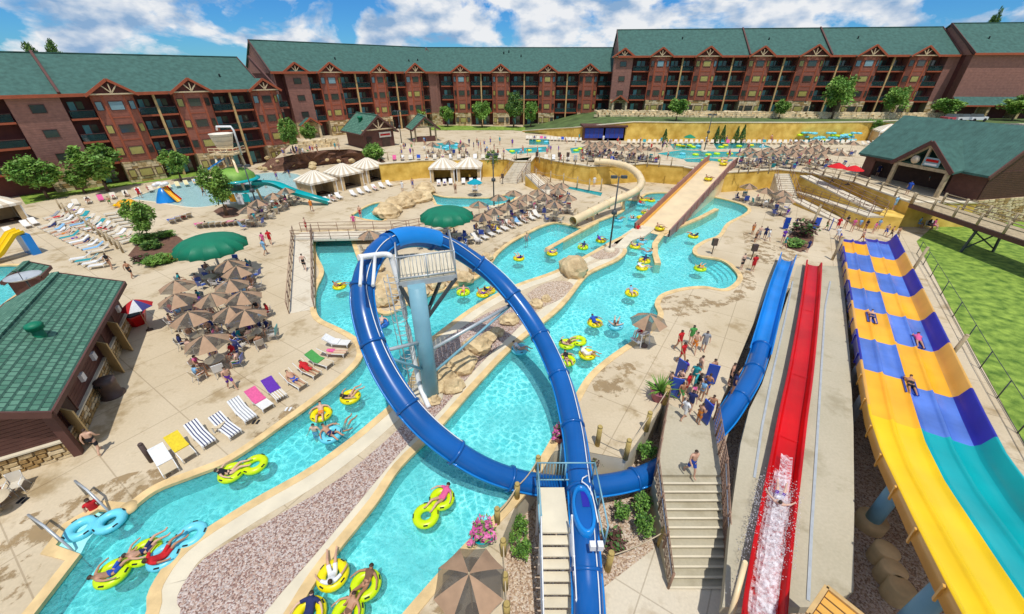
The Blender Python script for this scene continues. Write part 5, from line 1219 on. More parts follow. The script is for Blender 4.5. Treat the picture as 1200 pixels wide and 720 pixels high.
b = MB(); b.box(-.24, .24, -.26, .2, .41, .44); CSE = b.mesh('seat', M['plastic'])
b = MB(); b.obox((0, .26, .66), (.24, 0, 0), (0, .06, .25), (0, -.015, .004)); CBA = b.mesh('backrest', M['plastic'])
def chair(loc, rz, col, label, group):
    t = thing('patio_chair', label, 'chair', loc, rz, group); t.scale = (.92,)*3; put('frame', CFR, t)
    for m_ in (CSE, CBA): o = put(m_.name, m_, t); o.color = col+(1,)
    return t
# inflatable tubes
def torus(b, R0, r0, cx=0, cy=0, n=22, m=10, sy=1):
    V = []; F = []
    for i in range(n):
        a = 2*math.pi*i/n
        for j in range(m):
            c = 2*math.pi*j/m; rr = R0+r0*math.cos(c); V.append((cx+rr*math.cos(a), cy+rr*math.sin(a)*sy, r0*math.sin(c)*.9+r0*.55))
    F = [(i*m+j, ((i+1) % n)*m+j, ((i+1) % n)*m+(j+1) % m, i*m+(j+1) % m) for i in range(n) for j in range(m)]
    b.add(V, F, True)
b = MB(); torus(b, .42, .19); TB1 = b.mesh('ring', M['plastic'])
b = MB(); torus(b, .40, .19); TB2 = b.mesh('ring', M['plastic'])
b = MB(); b.box(-.09, .09, -.025, .025, -.015, .02); HND = b.mesh('handle', M['black'])
TCOL = {'yellow': (.88, .74, .0), 'lime': (.62, .84, .0), 'light blue': (.16, .66, .80), 'dark blue': (.02, .14, .5)}
def inner_tube(loc, rz, col, label, double=False, group=None, scale=1.0):
    t = thing('inner_tube' if not double else 'double_tube', label, 'inner tube', loc, rz, group); t.scale = (scale*.9,)*3
    for cy in ((-.50, .50) if double else (0,)):
        o = put('ring', TB2 if double else TB1, t, loc=(0, cy, 0)); o.color = TCOL[col]+(1,)
        for k in range(4):
            a = math.pi/4+k*math.pi/2; h = put('handle', HND, t, loc=(.53*math.cos(a), cy+.53*math.sin(a), .225), rz=a+math.pi/2)
    return t
# plants -------------------------------------------------------------
def crown_mesh(seed, n, leafr, mats, shape='round'):
    rr = random.Random(seed); b = MB(); cl = []
    for k in range(44):
        while True:
            p = Vector((rr.uniform(-1, 1), rr.uniform(-1, 1), rr.uniform(-1, 1)))
            if p.length <= 1: break
        if shape == 'cone': f = (1-(p.z+1)/2)*.95+.05; p.x *= f; p.y *= f
        cl.append((p*.84, rr.uniform(.14, .30)))
    for i in range(n):
        c, r = cl[rr.randrange(44)]; d = Vector((rr.gauss(0, 1), rr.gauss(0, 1), rr.gauss(0, 1))).normalized(); p = c+d*r*rr.random()**.6*1.3
        if shape == 'cone':
            z = rr.uniform(-1, 1); a = rr.uniform(0, 6.28); q = (1-(z+1)/2)*.9*rr.random()**.35+.03; p = Vector((q*math.cos(a), q*math.sin(a), z))
        u = Vector((rr.gauss(0, 1), rr.gauss(0, 1), rr.gauss(0, .6))).normalized(); v = u.cross(Vector((rr.gauss(0, 1), rr.gauss(0, 1), rr.gauss(0, 1)))).normalized(); s = leafr*rr.uniform(.6, 1.3)
        b.mi = 0 if rr.random() < .65 else 1
        b.add([p-u*s, p+v*s*.5, p+u*s, p-v*s*.5], [(0, 1, 2, 3)])
    return b.mesh('crown', mats)
CROWN = {'leaf': [crown_mesh(k, 3600, .095, [M['leaf'], M['leaf_b']]) for k in (1, 2)], 'dark': [crown_mesh(k, 3600, .095, [M['leaf_d'], M['leaf']]) for k in (3, 4)], 'bright': [crown_mesh(k, 3600, .095, [M['leaf_b'], M['leaf']]) for k in (5, 6)], 'cone': [crown_mesh(7, 1200, .10, [M['leaf_d'], M['leaf_d']], 'cone')], 'red': [crown_mesh(8, 500, .16, [M['leaf_r'], M['leaf_d']])], 'bush': [crown_mesh(9, 900, .13, [M['leaf_b'], M['leaf_d']]), crown_mesh(10, 900, .13, [M['leaf_b'], M['leaf_d']])]}
def tree(loc, h, r, label, kind='leaf', trunk=.3, group=None, ch=None):
    t = thing('tree' if kind != 'cone' else 'conifer', label, 'tree', loc, R.uniform(0, 6.2), group); ch = ch or h*(1-trunk)/2*1.05; z = h-ch
    b = MB(); b.tube([(0, 0, -.1), (.03, .02, h*trunk*.6), (0, .04, h*trunk), (.02, 0, h*.75)], [.05*h**.7+.03, .04*h**.7+.02, .03*h**.7+.02, .015], 8); b.build('trunk', M['bark'], t)
    if kind != 'cone':
        for k in range(5):
            a = k*1.26; b = MB(); b.tube([(0, .02, h*trunk*(.8+.06*k)), (math.cos(a)*r*.35, math.sin(a)*r*.35, z-.1*ch), (math.cos(a)*r*.65, math.sin(a)*r*.65, z+.25*ch)], [.03, .022, .008], 6); b.build('limb', M['bark'], t)
    o = put('crown', R.choice(CROWN[kind]), t, loc=(0, 0, z)); o.scale = (r, r, ch); return t
def bush(loc, r, h, label, kind='bush', group=None):
    o = put('shrub', R.choice(CROWN[kind]), loc=(loc[0], loc[1], loc[2]+h*.45), rz=R.uniform(0, 6)); o.scale = (r, r, h*.55); return tag(o, label, 'shrub', group)
# ================================================================ placing things on the deck
def flatz(p, z=0.0): return Vector((p.x, p.y, z))
def face(p, q):                                              # rotation that turns local -Y from p towards q
    return math.atan2((q-p).x, -(q-p).y)
def lounge_px(h, f, label, group, sling=(.70, .62, .48), z=0, full=True):
    Hh, Ff = P(h[0], h[1], z+.6), P(f[0], f[1], z+.36); d = Hh-Ff; c = flatz((Hh+Ff)/2, z); rz = math.atan2(-d.x, d.y); lounger(c, rz, label, group, sling, full); return c, rz
def lie(c, rz, pose, g, col, where, **k): return person(flatz(c, c.z-.02), pose, rz, g, col, where, **k)
NEAR = [((222, 495), (246, 520), 'white', 'white striped lounger spread with a blue and white towel', ('white', 'navy')), ((255, 490), (272, 505), 'white', 'white lounger with thin stripes and goggles towel, between two striped ones', ('white', 'navy')), ((271, 467), (296, 492), 'white', 'white lounger covered by a plain white striped towel', ('white', 'grey')), ((292, 457), (315, 477), 'white', 'lounger with a hot pink towel over its head end', ('pink', None)), ((312, 445), (330, 465), 'tan', 'lounger with a purple and white striped towel over its back', ('purple', 'white')), ((332, 435), (356, 452), 'tan', 'tan lounger holding a sunbather in blue beside the river', None), ((350, 425), (370, 437), 'tan', 'tan lounger holding a sunbather in red beside the river', None), ((362, 415), (386, 426), 'tan', 'tan lounger with a bright green towel over its back', ('green', None)), ((375, 407), (404, 412), 'tan', 'tan lounger with a person in pink lying on it', None), ((381, 396), (408, 401), 'white', 'white lounger nearest the loop slide, with folded white towel', ('white', None)), ((200, 510), (222, 535), 'tan', 'tan lounger with a yellow patterned towel across its seat', ('yellow', None)), ((184, 527), (198, 550), 'tan', 'lounger covered by a pale flowered towel next to the short brown post', ('white', None))]
for i, (h, f, cl, lb, tw) in enumerate(NEAR):
    c, rz = lounge_px(h, f, lb, 'loungers on the river bank', (.78, .76, .70) if cl == 'white' else (.62, .50, .32))
    if tw: towel(c, rz, tw[0], '%s towel laid over the %s' % (tw[0]+(' and '+tw[1]+' striped' if tw[1] else ''), lb.split(' with')[0].split(' covered')[0].split(' spread')[0]), tw[1], half=tw[1] is None or i == 4)
    if i == 5: lie(c, rz, 'recline', 'shorts', 'blue', 'on a tan lounger beside the river')
    if i == 6: lie(c, rz, 'recline', 'shirt', 'red', 'on a tan lounger beside the river')
    if i == 8: lie(c, rz, 'flat', 'suit', 'pink', 'on a tan lounger beside the river')
for px, py, lb, k in ((259, 505, 'small beige side table between the striped loungers', 0),):
    p = P(px, py); t = thing('side_table', lb, 'table', p); b = MB(); b.box(-.22, .22, -.22, .22, .38, .42); b.build('table_top', M['sling'], t)
    for x in (-.18, .18):
        for y in (-.18, .18): b = MB(); b.box(x-.02, x+.02, y-.02, y+.02, 0, .38); b.build('leg', M['white_m'], t)
W2 = [(553, 274), (561, 270.5), (569, 267), (577, 263.5), (585, 260.5), (593, 257.5), (601, 254.5), (609, 251.5), (617, 248.5), (624, 246)]
for i, h in enumerate(W2):
    c, rz = lounge_px(h, (h[0]+11, h[1]+8.5), 'white lounger in the row facing the plunge pool', 'white loungers along the plunge pool', (.80, .76, .68))
    if i in (3, 6): towel(c, rz, ('yellow', 'light blue')[i > 4], '%s towel over a lounger facing the plunge pool' % ('yellow', 'light blue')[i > 4], half=True)
    if i in (5, 7): g = gc(); lie(c, rz, 'recline', g[0], g[1], 'on a white lounger facing the plunge pool')
def row(n, a, b_, hd, label, group, occ=(), z=0, sling=(.72, .64, .5), twl=(), where='', full=True):
    for i in range(n):
        f = i/max(1, n-1); cx_, cy_ = a[0]+(b_[0]-a[0])*f, a[1]+(b_[1]-a[1])*f
        c, rz = lounge_px((cx_+hd[0]/2, cy_+hd[1]/2), (cx_-hd[0]/2, cy_-hd[1]/2), label, group, sling, z, full)
        if i in occ: g = gc(); lie(c, rz, R.choice(('recline', 'flat')), g[0], g[1], where)
        elif i in twl: k = R.choice(('white', 'white', 'white', 'light blue', 'teal', 'white', 'blue', 'pink', 'grey')); towel(c, rz, k, '%s towel over a lounger %s' % (k, where.replace('on a lounger ', '')), half=R.random() < .5)['group'] = 'towels '+where
row(12, (54, 262), (115, 291), (14, -6), 'tan lounger in the tight row along the planted kerb', 'loungers along the planted kerb', (1, 3, 4, 6, 8), where='on a lounger along the planted kerb', twl=(2, 5, 7, 9, 10))
row(4, (94, 300), (116, 308), (13, -5), 'white lounger beside the gate to the parasol tables', 'loungers by the gate', (), sling=(.8, .78, .74), twl=(1, 2), where='by the gate')
row(13, (78, 243), (150, 279), (11, -6), 'lounger in the row behind the rope fence', 'loungers behind the rope fence', (1, 4, 8, 11), where='on a lounger behind the rope fence', twl=(0, 2, 3, 6, 7, 10))
row(5, (131, 248), (152, 262), (12, -4), 'bare tan lounger in the small row by the leafy tree', 'tan loungers by the leafy tree', ())
row(4, (200, 257), (220, 250), (10, 6), 'lounger by the wading pool posts', 'loungers by the wading pool posts', (2,), where='on a lounger by the wading pool posts', twl=(0, 1))
row(7, (88, 237), (176, 221), (-4, -8), 'lounger on the lawn edge under the left hotel wing', 'loungers under the left hotel wing', (1, 3), where='on a lounger under the left hotel wing', twl=(2, 5))
row(7, (187, 219), (249, 209.5), (-4, -6), 'lounger in the row between wading pool and hotel', 'loungers between wading pool and hotel', (4,), where='on a lounger between wading pool and hotel', sling=(.75, .66, .35))
row(3, (383, 234), (397, 229), (-9, -6), 'white lounger in front of the end cabana by the wading pool', 'loungers at the end cabana', (1,), sling=(.82, .78, .72), where='on a lounger at the end cabana')
row(6, (414, 226), (456, 214.5), (-9, -6), 'white lounger outside the row of three cabanas', 'loungers outside the three cabanas', (3,), sling=(.82, .78, .72), where='on a lounger outside the three cabanas')
row(3, (514, 214), (528, 212.5), (0, -7), 'white lounger before the cabana with shut curtains', 'loungers at the shut cabana', (0, 1), sling=(.82, .78, .72), where='before the shut cabana')
row(3, (543, 212), (561, 212), (0, -7), 'white lounger before the open cabana by the wall', 'loungers at the open cabana', (), sling=(.82, .78, .72))
row(2, (30, 262), (39, 259), (-13, -9), 'white lounger side by side at the striped cabana', 'loungers at the striped cabana', (), sling=(.84, .78, .7))
row(1, (10, 270), (10, 270), (-13, -9), 'single white lounger with purple bag at the striped cabana', None, (), sling=(.84, .78, .7))
row(9, (232, 262), (290, 258), (9, 5), 'lounger in the short row beside the mulch bed', 'loungers beside the mulch bed', (1, 4, 6), where='on a lounger beside the mulch bed', twl=(0, 2, 5, 7))
row(14, (462, 184.5), (585, 183), (0, -4), 'lounger on the terrace edge above the cabanas', 'loungers above the cabanas', (1, 4, 6, 9, 12), z=ZT, where='on a lounger above the cabanas', full=False, twl=(0, 3, 7, 10))
row(12, (640, 184), (735, 187), (0, -4), 'lounger on the terrace edge above the curved wall', 'loungers above the curved wall', (2, 5, 8), z=ZT, where='on a lounger above the curved wall', full=False, twl=(1, 4, 9))
row(12, (60, 252), (120, 268), (11, -5), 'lounger in the second row of the sunning deck', 'loungers in the second row', (1, 5, 8, 10), where='on a lounger in the second row', twl=(0, 3, 6, 9))
row(44, (737, 165.6), (1000, 166.2), (0, -3.2), 'small lounger in the long row under the yellow bank wall', 'loungers under the bank wall', (8, 9, 11, 14, 15, 22, 31, 32, 33, 36), z=ZT, where='on a lounger under the bank wall', full=False, twl=(3, 18, 19, 26))
row(16, (618, 161), (680, 163.5), (0, -3), 'tiny lounger on the upper terrace below the central hotel', 'loungers below the central hotel', (2, 5, 9), z=ZT, where='on a lounger below the central hotel', full=False, twl=(4, 10))
row(3, (1014, 168), (1027, 167), (-7, -3), 'lounger beside the white cabana behind the lodge', 'loungers behind the lodge', (1,), z=ZT, where='on a lounger behind the lodge')
# ---- parasols with tables and chairs
def tz_(q): return Vector((q.x, q.y, ZT))
def dining(pxs, label, group, z=0, chairs=5, ccol=((.62, .52, .36), (.06, .10, .4), (.5, .45, .38)), seat=.5, where='', tbl=True, sc=.82, labels=None):
    for i, (px, py) in enumerate(pxs):
        p = flatz(P(px, py, z+2.15), z)
        if z and (not inside(p, terr) or any(inside(p, l_) for l_ in t_pools) or min((p-tz_(q)).length for q in bd) < 1.6): continue
        umbrella(p, R.uniform(0, .8), labels[i] if labels else label, group, sc)
        if tbl: table(p, 'round table %s' % where, 'tables '+where)
        a0 = R.uniform(0, 1.5)
        for k in range(chairs):
            a = a0+k*2*math.pi/max(1, chairs); q = p+Vector((math.cos(a), math.sin(a), 0))*R.uniform(.85, 1.15); rz = face(q, p)
            if z and not inside(q, terr): continue
            chair(q, rz, R.choice(ccol), 'patio chair at a round table %s' % where, 'chairs '+where)
            if R.random() < seat: g = gc(); person(q+Vector((0, 0, -.04)), 'sit', rz, g[0], g[1], 'at a table '+where, grp='diners '+where)
            elif R.random() < .45:
                kk = R.choice(('blue', 'white', 'pink', 'teal', 'red', 'light blue')); o = put('hung_towel', CBA, loc=q+Vector((0, 0, .03)), rz=rz); o.scale = (1.15, 1.06, 1.08); o.color = COLN[kk]+(1,); tag(o, '%s towel hung over a chair %s' % (kk, where), 'towel', 'towels '+where)
N1 = [(206, 332), (206, 348), (268, 308), (278, 315), (270, 331), (248, 347), (284, 345), (222, 369), (270, 363), (288, 367), (240, 397)]
dining(N1, 'brown parasol with alternating tan and mesh panels by the snack hut', 'parasols by the snack hut', where='by the snack hut', seat=.6, chairs=6, labels=['brown parasol at the open end of the cluster facing the flower bed', 'brown parasol between the red white parasol and the cluster edge', 'brown parasol touching the large green canopy, further under it', 'brown parasol beside the large green canopy, half over another parasol', 'brown parasol in the second rank from the green canopy, bridge side', 'brown parasol in the middle of the snack hut cluster', 'brown parasol on the bridge side of the cluster, second rank', 'brown parasol on the snack hut side, above chairs with towels', 'brown parasol in the middle of the rank nearest the loungers', 'brown parasol at the bridge side of the rank nearest the loungers', 'brown parasol standing out alone towards the river loungers'])
N2 = [(641, 217), (658, 216), (654, 222), (630, 224), (638, 229), (617, 230), (607, 236), (666, 230), (595, 240), (584, 230), (602, 225), (561, 238), (579, 246), (566, 252), (650, 238)]
dining(N2, 'brown parasol with mesh panels in the cluster above the white loungers', 'parasols above the white loungers', where='above the white loungers', chairs=3, seat=.5)
dining([(878, 217), (898, 222), (918, 225), (921, 232)], 'brown parasol under the short yellow wall beside the raft slide', 'parasols right of the raft slide', where='right of the raft slide', chairs=4, seat=.5)
dining([(320, 228), (290, 244), (433, 273), (302, 236), (335, 222)], 'lone brown parasol near the wading pool and bridge', 'lone brown parasols', where='near the bridge', chairs=3, seat=.4)
dining([(689, 166), (697, 168), (705, 166.5), (721, 170), (738, 170), (752, 172), (760, 173), (768, 174), (690, 171), (699, 173), (708, 171), (714, 167), (730, 173), (745, 175)], 'brown parasol on the upper terrace before the towel stand', 'parasols before the towel stand', z=ZT, where='before the towel stand', chairs=3, seat=.7)
dining([(884, 181), (896, 184), (905, 180), (915, 177), (922, 183), (932, 180), (940, 186), (948, 182), (962, 181), (880, 193), (938, 166), (956, 165), (976, 165), (1000, 167), (868, 186), (890, 189), (902, 187), (912, 190), (926, 188), (934, 192), (946, 190), (955, 188), (968, 186), (958, 194), (872, 179), (880, 175), (892, 178), (903, 174.5), (918, 172.5), (928, 175.5), (944, 176.5), (952, 174), (970, 177), (985, 179), (935, 171), (960, 171)], 'brown parasol on the upper terrace left of the lodge', 'parasols left of the lodge', z=ZT, where='left of the lodge', chairs=3, seat=.6)
dining([(507, 168), (526, 166), (543, 169), (590, 172), (568, 174), (612, 171)], 'brown parasol on the upper terrace near the pavilion', 'parasols near the pavilion', z=ZT, where='near the pavilion', chairs=3, seat=.6)
umbrella(flatz(P(761, 372, 2.15)), .3, 'worn tan parasol shading the lifeguard chair at the pool edge')
umbrella(flatz(P(550, 677, 2.15)), .39, 'large tan parasol with mesh gaps on the near deck corner', scale=.78)
umbrella(flatz(P(155, 350, 2.45)), .2, 'red, white and navy parasol at the far end of the snack hut', cols=[(.5, .015, .02), (.5, .015, .02), (.65, .65, .65), (.05, .05, .2)], scale=.62)
umbrella(flatz(P(556, 209, 2.45)), 0, 'teal parasol over the lifeguard seat near the cabanas', cols=[(.0, .33, .42)], scale=.8)
umbrella(flatz(P(984, 190, ZT+2.45), ZT), 0, 'red parasol beside the lodge, nearer the ramp', cols=[(.68, .01, .015)]); umbrella(flatz(P(1003, 193, ZT+2.45), ZT), .4, 'red parasol beside the lodge, nearer the porch', cols=[(.68, .01, .015)])
umbrella(flatz(P(809, 157, ZT+2.45), ZT), .4, 'plain green parasol under the yellow bank wall', cols=[(.01, .25, .12)])
for px, py, lb, zz_ in ((10, 585, 'at the near corner of the snack hut', 0), (25, 575, 'at the near corner of the snack hut', 0)):
    p = P(px, py); chair(p, rad(150 if px < 20 else 30), (.62, .56, .45), 'white framed chair '+lb, 'chairs at the hut corner')
p = P(3, 600); table(p, 'round white table at the near corner of the snack hut', None); person(P(2, 582)+Vector((0, 0, -.04)), 'sit', rad(30), 'shirt', 'red', 'at the near corner of the snack hut')
# big green shade canopies
def shade(px, py, r, label, z=0):
    p = flatz(P(px, py, z+3.3), z); t = thing('shade_canopy', label, 'canopy', p)
    for u in proto_umb(r, 2.75, 3.75, 16, .38): u.build('canopy_panel', M['green'], t)
    b = MB(); b.tube([(0, 0, 0), (0, 0, 3.7)], .09, 10); b.build('pole', M['steel'], t)
    for k in range(8):
        a = k*math.pi/4; b = MB(); b.tube([(0, 0, 3.4), (math.cos(a)*r*.9, math.sin(a)*r*.9, 2.95)], .03, 5); b.build('rib', M['steel'], t)
    for k in range(7):
        a = k*.9; q = p+Vector((math.cos(a), math.sin(a), 0))*r*(.45 if k % 2 else .8)
        table(q, 'round table under the %s' % label.split(' over')[0], 'tables under '+label.split(' over')[0])
        for m in range(3):
            b_ = a+m*2.1; c = q+Vector((math.cos(b_), math.sin(b_), 0))*.85; chair(c, face(c, q), (.04, .10, .42) if R.random() < .7 else (.5, .45, .4), 'chair under the %s' % label.split(' over')[0], 'chairs under '+label.split(' over')[0])
            if R.random() < .3: g = gc(); person(c+Vector((0, 0, -.04)), 'sit', face(c, q), g[0], g[1], 'under the '+label.split(' over')[0], grp='diners under '+label.split(' over')[0])
shade(245, 283, 2.6, 'large green shade canopy over tables by the flower bed'); shade(523, 249, 2.6, 'round green shade canopy over tables behind the loop slide')
# ---- tubes and their riders on the water
def ride(px, py, col, double, rz, riders, label, garms=None, z=ZW, grp=None, tilt=0):
    p = P(px, py, z+.05); inner_tube(p, rad(rz), col, label, double, grp)
    r_ = rad(rz); sp = ((-.45, .45) if riders == 2 else ((.45,) if riders == 1 and double else (0,)))[:riders] if riders else ()
    for k, s in enumerate(sp):
        g = (garms[k] if garms else gc()); q = p+Vector((-math.sin(r_)*s, math.cos(r_)*s, 0)); fl = r_ if s >= 0 or True else r_+math.pi
        person(q+Vector((0, 0, .03)), 'float', r_ if k == 0 else r_, g[0], g[1], 'in a %s %s' % (col, 'double tube' if double else 'tube'), grp='tube riders')
ride(153, 661, 'lime', True, 142, 2, 'lime double tube with two bare backed riders next to the gravel island', [('shorts', 'navy'), ('shorts', 'blue')])
ride(114, 617, 'light blue', True, -72, 0, 'empty light blue double tube drifting by the entry steps')
ride(210, 641, 'light blue', True, 150, 1, 'light blue double tube carrying a rider in a red top', [('shirt', 'red')])
ride(286, 551, 'lime', True, 118, 1, 'lime double tube with one rider along the lounger bank', [('bikini', 'black')])
ride(377, 487, 'yellow', False, 20, 1, 'yellow tube on the river below the striped towels', [('shorts', 'orange')]); ride(411, 467, 'yellow', False, 140, 1, 'yellow tube on the river with a rider lying across it', [('bikini', 'black')])
ride(388, 511, 'light blue', False, 60, 1, 'light blue tube tipping beside two swimmers', [('shorts', 'navy')])
ride(398, 337, 'yellow', False, 90, 1, 'yellow tube alone in the pool under the footbridge'); ride(447, 381, 'dark blue', False, 0, 1, 'dark blue tube seen inside the loop slide')
ride(509, 596, 'lime', True, -35, 1, 'lime double tube in open water under the loop', [('suit', 'pink')]); ride(391, 676, 'yellow', False, 200, 1, 'yellow tube with a rider in white by the gravel bank', [('shirt', 'white')])
ride(419, 704, 'lime', True, -20, 2, 'lime double tube with two riders leaving by the gravel bank', [('shorts', 'brown'), ('bikini', 'brown')]); ride(363, 722, 'yellow', False, 0, 1, 'yellow tube with a raised arm close to the gravel bank')
ride(671, 403, 'lime', True, 115, 1, 'lime double tube beside the blue descending tube', [('shorts', 'brown')]); ride(664, 424, 'lime', False, 10, 1, 'lime tube pressed against two other tubes', [('bikini', 'black')]); ride(688, 417, 'yellow', False, 60, 1, 'yellow tube next to the lime pair in mid pool')
ride(697, 380, 'yellow', False, 20, 1, 'yellow tube with a rider in blue near the lifeguard', [('shirt', 'blue')]); ride(721, 383, 'light blue', False, 160, 1, 'light blue tube next to the lifeguard chair', [('shorts', 'brown')]); ride(609, 411, 'light blue', False, 60, 1, 'light blue tube partly behind the blue tube', [('bikini', 'white')])
CH = [(543, 344, 'lime'), (566, 346, 'yellow'), (573, 342, 'yellow'), (608, 304, 'yellow'), (647, 298, 'yellow'), (683, 291, 'lime'), (704, 283, 'yellow'), (725, 259, 'light blue'), (741, 258, 'light blue'), (751, 256, 'yellow'), (756, 250, 'yellow'), (751, 240, 'light blue'), (754, 235, 'yellow'), (763, 236, 'yellow')]
for i, (x, y, c) in enumerate(CH): ride(x, y, c, False, i*67, 1 if i not in (9,) else 0, '%s tube drifting in the channel left of the raft slide' % c, grp='tubes in the left channel')
for i, (x, y, c, lb) in enumerate([(740, 345, 'yellow', 'yellow tube drifting alone below the lamp post island'), (744, 290, 'yellow', 'yellow tube at the foot of the raft slide, by the island'), (752, 284, 'light blue', 'light blue tube at the foot of the raft slide, by the island'), (758, 297, 'light blue', 'light blue tube beside the thin pool divider'), (755, 307, 'yellow', 'yellow tube leaving the raft slide, just past the divider tip'), (752, 315, 'yellow', 'yellow tube leaving the raft slide, beyond the divider tip'), (820, 316, 'lime', 'lime tube by the curved pool steps'), (812, 278, 'yellow', 'yellow tube in the channel right of the raft slide')]): ride(x, y, c, False, i*83, 1, lb)
def slide_tube(f, off, col, lb):
    i = int(f*24); q = rp_[i]+cr_*(sgn*off)+Vector((0, 0, .1)); inner_tube(q, 0, col, lb); person(q+Vector((0, 0, .03)), 'float', rad(30), 'shorts', 'black', 'in a yellow tube on the raft slide')
slide_tube(.97, -.5, 'yellow', 'yellow tube splashing off the end of the raft slide'); slide_tube(.34, -.6, 'yellow', 'yellow tube part way down the raft slide'); slide_tube(.1, -.7, 'yellow', 'yellow tube just over the top of the raft slide'); slide_tube(.02, -.2, 'yellow', 'yellow tube waiting at the very top of the raft slide')
person(P(617, 289, -.75), 'wade', .3, 'shorts', 'grey', 'in the plunge pool'); person(P(746, 278, -.9), 'wade', .3, 'shirt', 'red', 'at the foot of the raft slide')
person(P(404, 505, -.45), 'float', rad(160), 'bikini', 'navy', 'beside the tipping light blue tube'); person(P(375, 522, -1.25), 'wade', 0, 'shorts', 'blue', 'beside the tipping light blue tube'); person(P(124, 612, -.9), 'stand', .8, 'suit', 'red', 'on the entry steps behind the double tube')
# riders on the mats
MATB = MB(); MATB.box(-.28, .28, -.75, .75, 0, .07); MATM = MATB.mesh('riding_mat', M['plastic'])
def matrider(px, py, garm, col, lb):
    s = s_at(px, py); p = P(px, py, zr(s)+.03); rz = math.atan2(ax.x, -ax.y)  # head away from camera
    rz = math.atan2(-(-ax.x), -ax.y); o = put('riding_mat', MATM, loc=p, rz=rz); o.color = (.02, .06, .35, 1); tag(o, 'blue mat under the '+lb, 'mat'); person(p+Vector((0, 0, .02)), 'prone', rz, garm, col, 'on the '+lb)
matrider(1021, 373, 'shorts', 'navy', 'upper orange lane of the racer'); matrider(1075, 401, 'suit', 'pink', 'indigo lane of the racer'); matrider(1066, 453, 'shorts', 'black', 'middle blue lane of the racer')
person(P(911, 588, .30), 'float', math.atan2(-dlast.x, dlast.y), 'shorts', 'purple', 'sliding down the red slide')
# ---- walkers
W = [(118, 531, 'walk', 200, 'shorts', 'black', 'past the near corner of the snack hut', 0), (273, 456, 'walk', 60, 'shorts', 'purple', 'between parasols and loungers', 0), (132, 316, 'walk', 200, 'bikini', 'black', 'by the gate near the snack hut roof', 0), (156, 326, 'walk', 190, 'shorts', 'black', 'by the gate near the snack hut roof', 0), (358, 317, 'walk', 200, 'shorts', 'black', 'down the brown bridge ramp', .35), (311, 290, 'walk', 170, 'suit', 'pink', 'left of the bridge ramp', 0), (318, 287, 'walk', 200, 'shirt', 'red', 'left of the bridge ramp', 0), (312, 299, 'walk', 150, 'shirt', 'light blue', 'left of the bridge ramp', 0), (366, 248, 'walk', 40, 'suit', 'orange', 'across the open deck by the cabanas', 0), (360, 272, 'stand', 100, 'shorts', 'red', 'on the footbridge', .7), (416, 268, 'stand', 20, 'suit', 'pink', 'on the footbridge', .7), (472, 225, 'stand', 0, 'shirt', 'white', 'by the rocks near the cabanas', 0), (484, 221, 'stand', 0, 'shorts', 'blue', 'by the rocks near the cabanas', 0), (534, 227, 'stand', 0, 'shorts', 'brown', 'on the deck before the cabanas', 0), (696, 219, 'stand', 0, 'shirt', 'white', 'under the curved yellow wall', 0), (423, 256, 'stand', 0, 'shorts', 'red', 'by the small pond', 0),
     (807, 556, 'walk', 10, 'shorts', 'blue', 'at the top of the concrete steps', .03),
     (794, 411, 'walk', 20, 'suit', 'red', 'in the group on the pool deck', 0), (797, 426, 'walk', 30, 'suit', 'red', 'in the group on the pool deck', 0), (808, 405, 'stand', 0, 'suit', 'green', 'in the group on the pool deck', 0), (812, 413, 'walk', 340, 'shorts', 'orange', 'in the group on the pool deck', 0), (823, 412, 'stand', 340, 'shirt', 'grey', 'in the group on the pool deck', 0),
     (853, 451, 'stand', 60, 'shorts', 'black', 'beside the blue tube, leaning on it', 0), (856, 463, 'wave', 70, 'suit', 'navy', 'beside the blue tube', 0),
     (868, 316, 'stand', 20, 'shorts', 'black', 'beside the pool steps', 0), (881, 318, 'stand', 0, 'shirt', 'red', 'beside the pool steps', 0)]
for x, y, po, rz, g, c, wh, z in W: person(P(x, y, z), po, rad(rz), g, c, wh, .86 if 'boy' in wh else 1.0)
Q = [(800, 492, 'walk'), (817, 497, 'hold'), (829, 489, 'stand'), (806, 484, 'stand'), (800, 443, 'stand'), (811, 452, 'hold'), (790, 462, 'stand'), (796, 470, 'walk'), (803, 461, 'stand'), (815, 463, 'hold'), (808, 475, 'hold'), (820, 470, 'stand'), (826, 462, 'hold'), (795, 455, 'hold'), (817, 442, 'stand'), (783, 458, 'sit')]
BOARD = MB(); BOARD.obox((0, 0, .55), (.28, 0, 0), (0, .035, 0), (0, 0, .62)); BOARDM = BOARD.mesh('carried_mat', M['plastic'])
def held_mat(p, rz, col, lb, grp):
    o = put('carried_mat', BOARDM, loc=p+Vector((math.sin(rz)*.34, -math.cos(rz)*.34, .18)), rz=rz); o.color = COLN[col]+(1,); tag(o, lb, 'mat', grp)
for i, (x, y, po) in enumerate(Q):
    g = gc(); rz = rad(R.uniform(-80, 140)); p = P(x, y)
    person(p, po if po != 'sit' else 'stand', rz, g[0], g[1], 'in the queue above the concrete steps', R.uniform(.84, 1.0), grp='queue above the steps')
    if i in (1, 4, 6, 8): held_mat(p, rz, 'blue' if i != 8 else 'teal', '%s riding mat held in the queue above the steps' % ('blue' if i != 8 else 'teal'), 'mats held above the steps')
p = P(831, 446); person(p, 'hold', rad(20), 'shorts', 'brown', 'beside the upright blue mat on the deck'); held_mat(p, rad(-25), 'blue', 'upright blue mat carried across the deck towards the queue', None)
FQ = [(884, 284), (888, 281), (895, 281), (899, 283), (881, 275), (918, 268), (930, 270), (916, 285), (918, 292), (953, 268), (967, 270), (980, 270), (989, 268), (997, 272), (1005, 270), (1012, 272), (1022, 274), (1027, 271), (1036, 277), (1042, 279), (1049, 281), (945, 296), (979, 281), (1008, 284)]
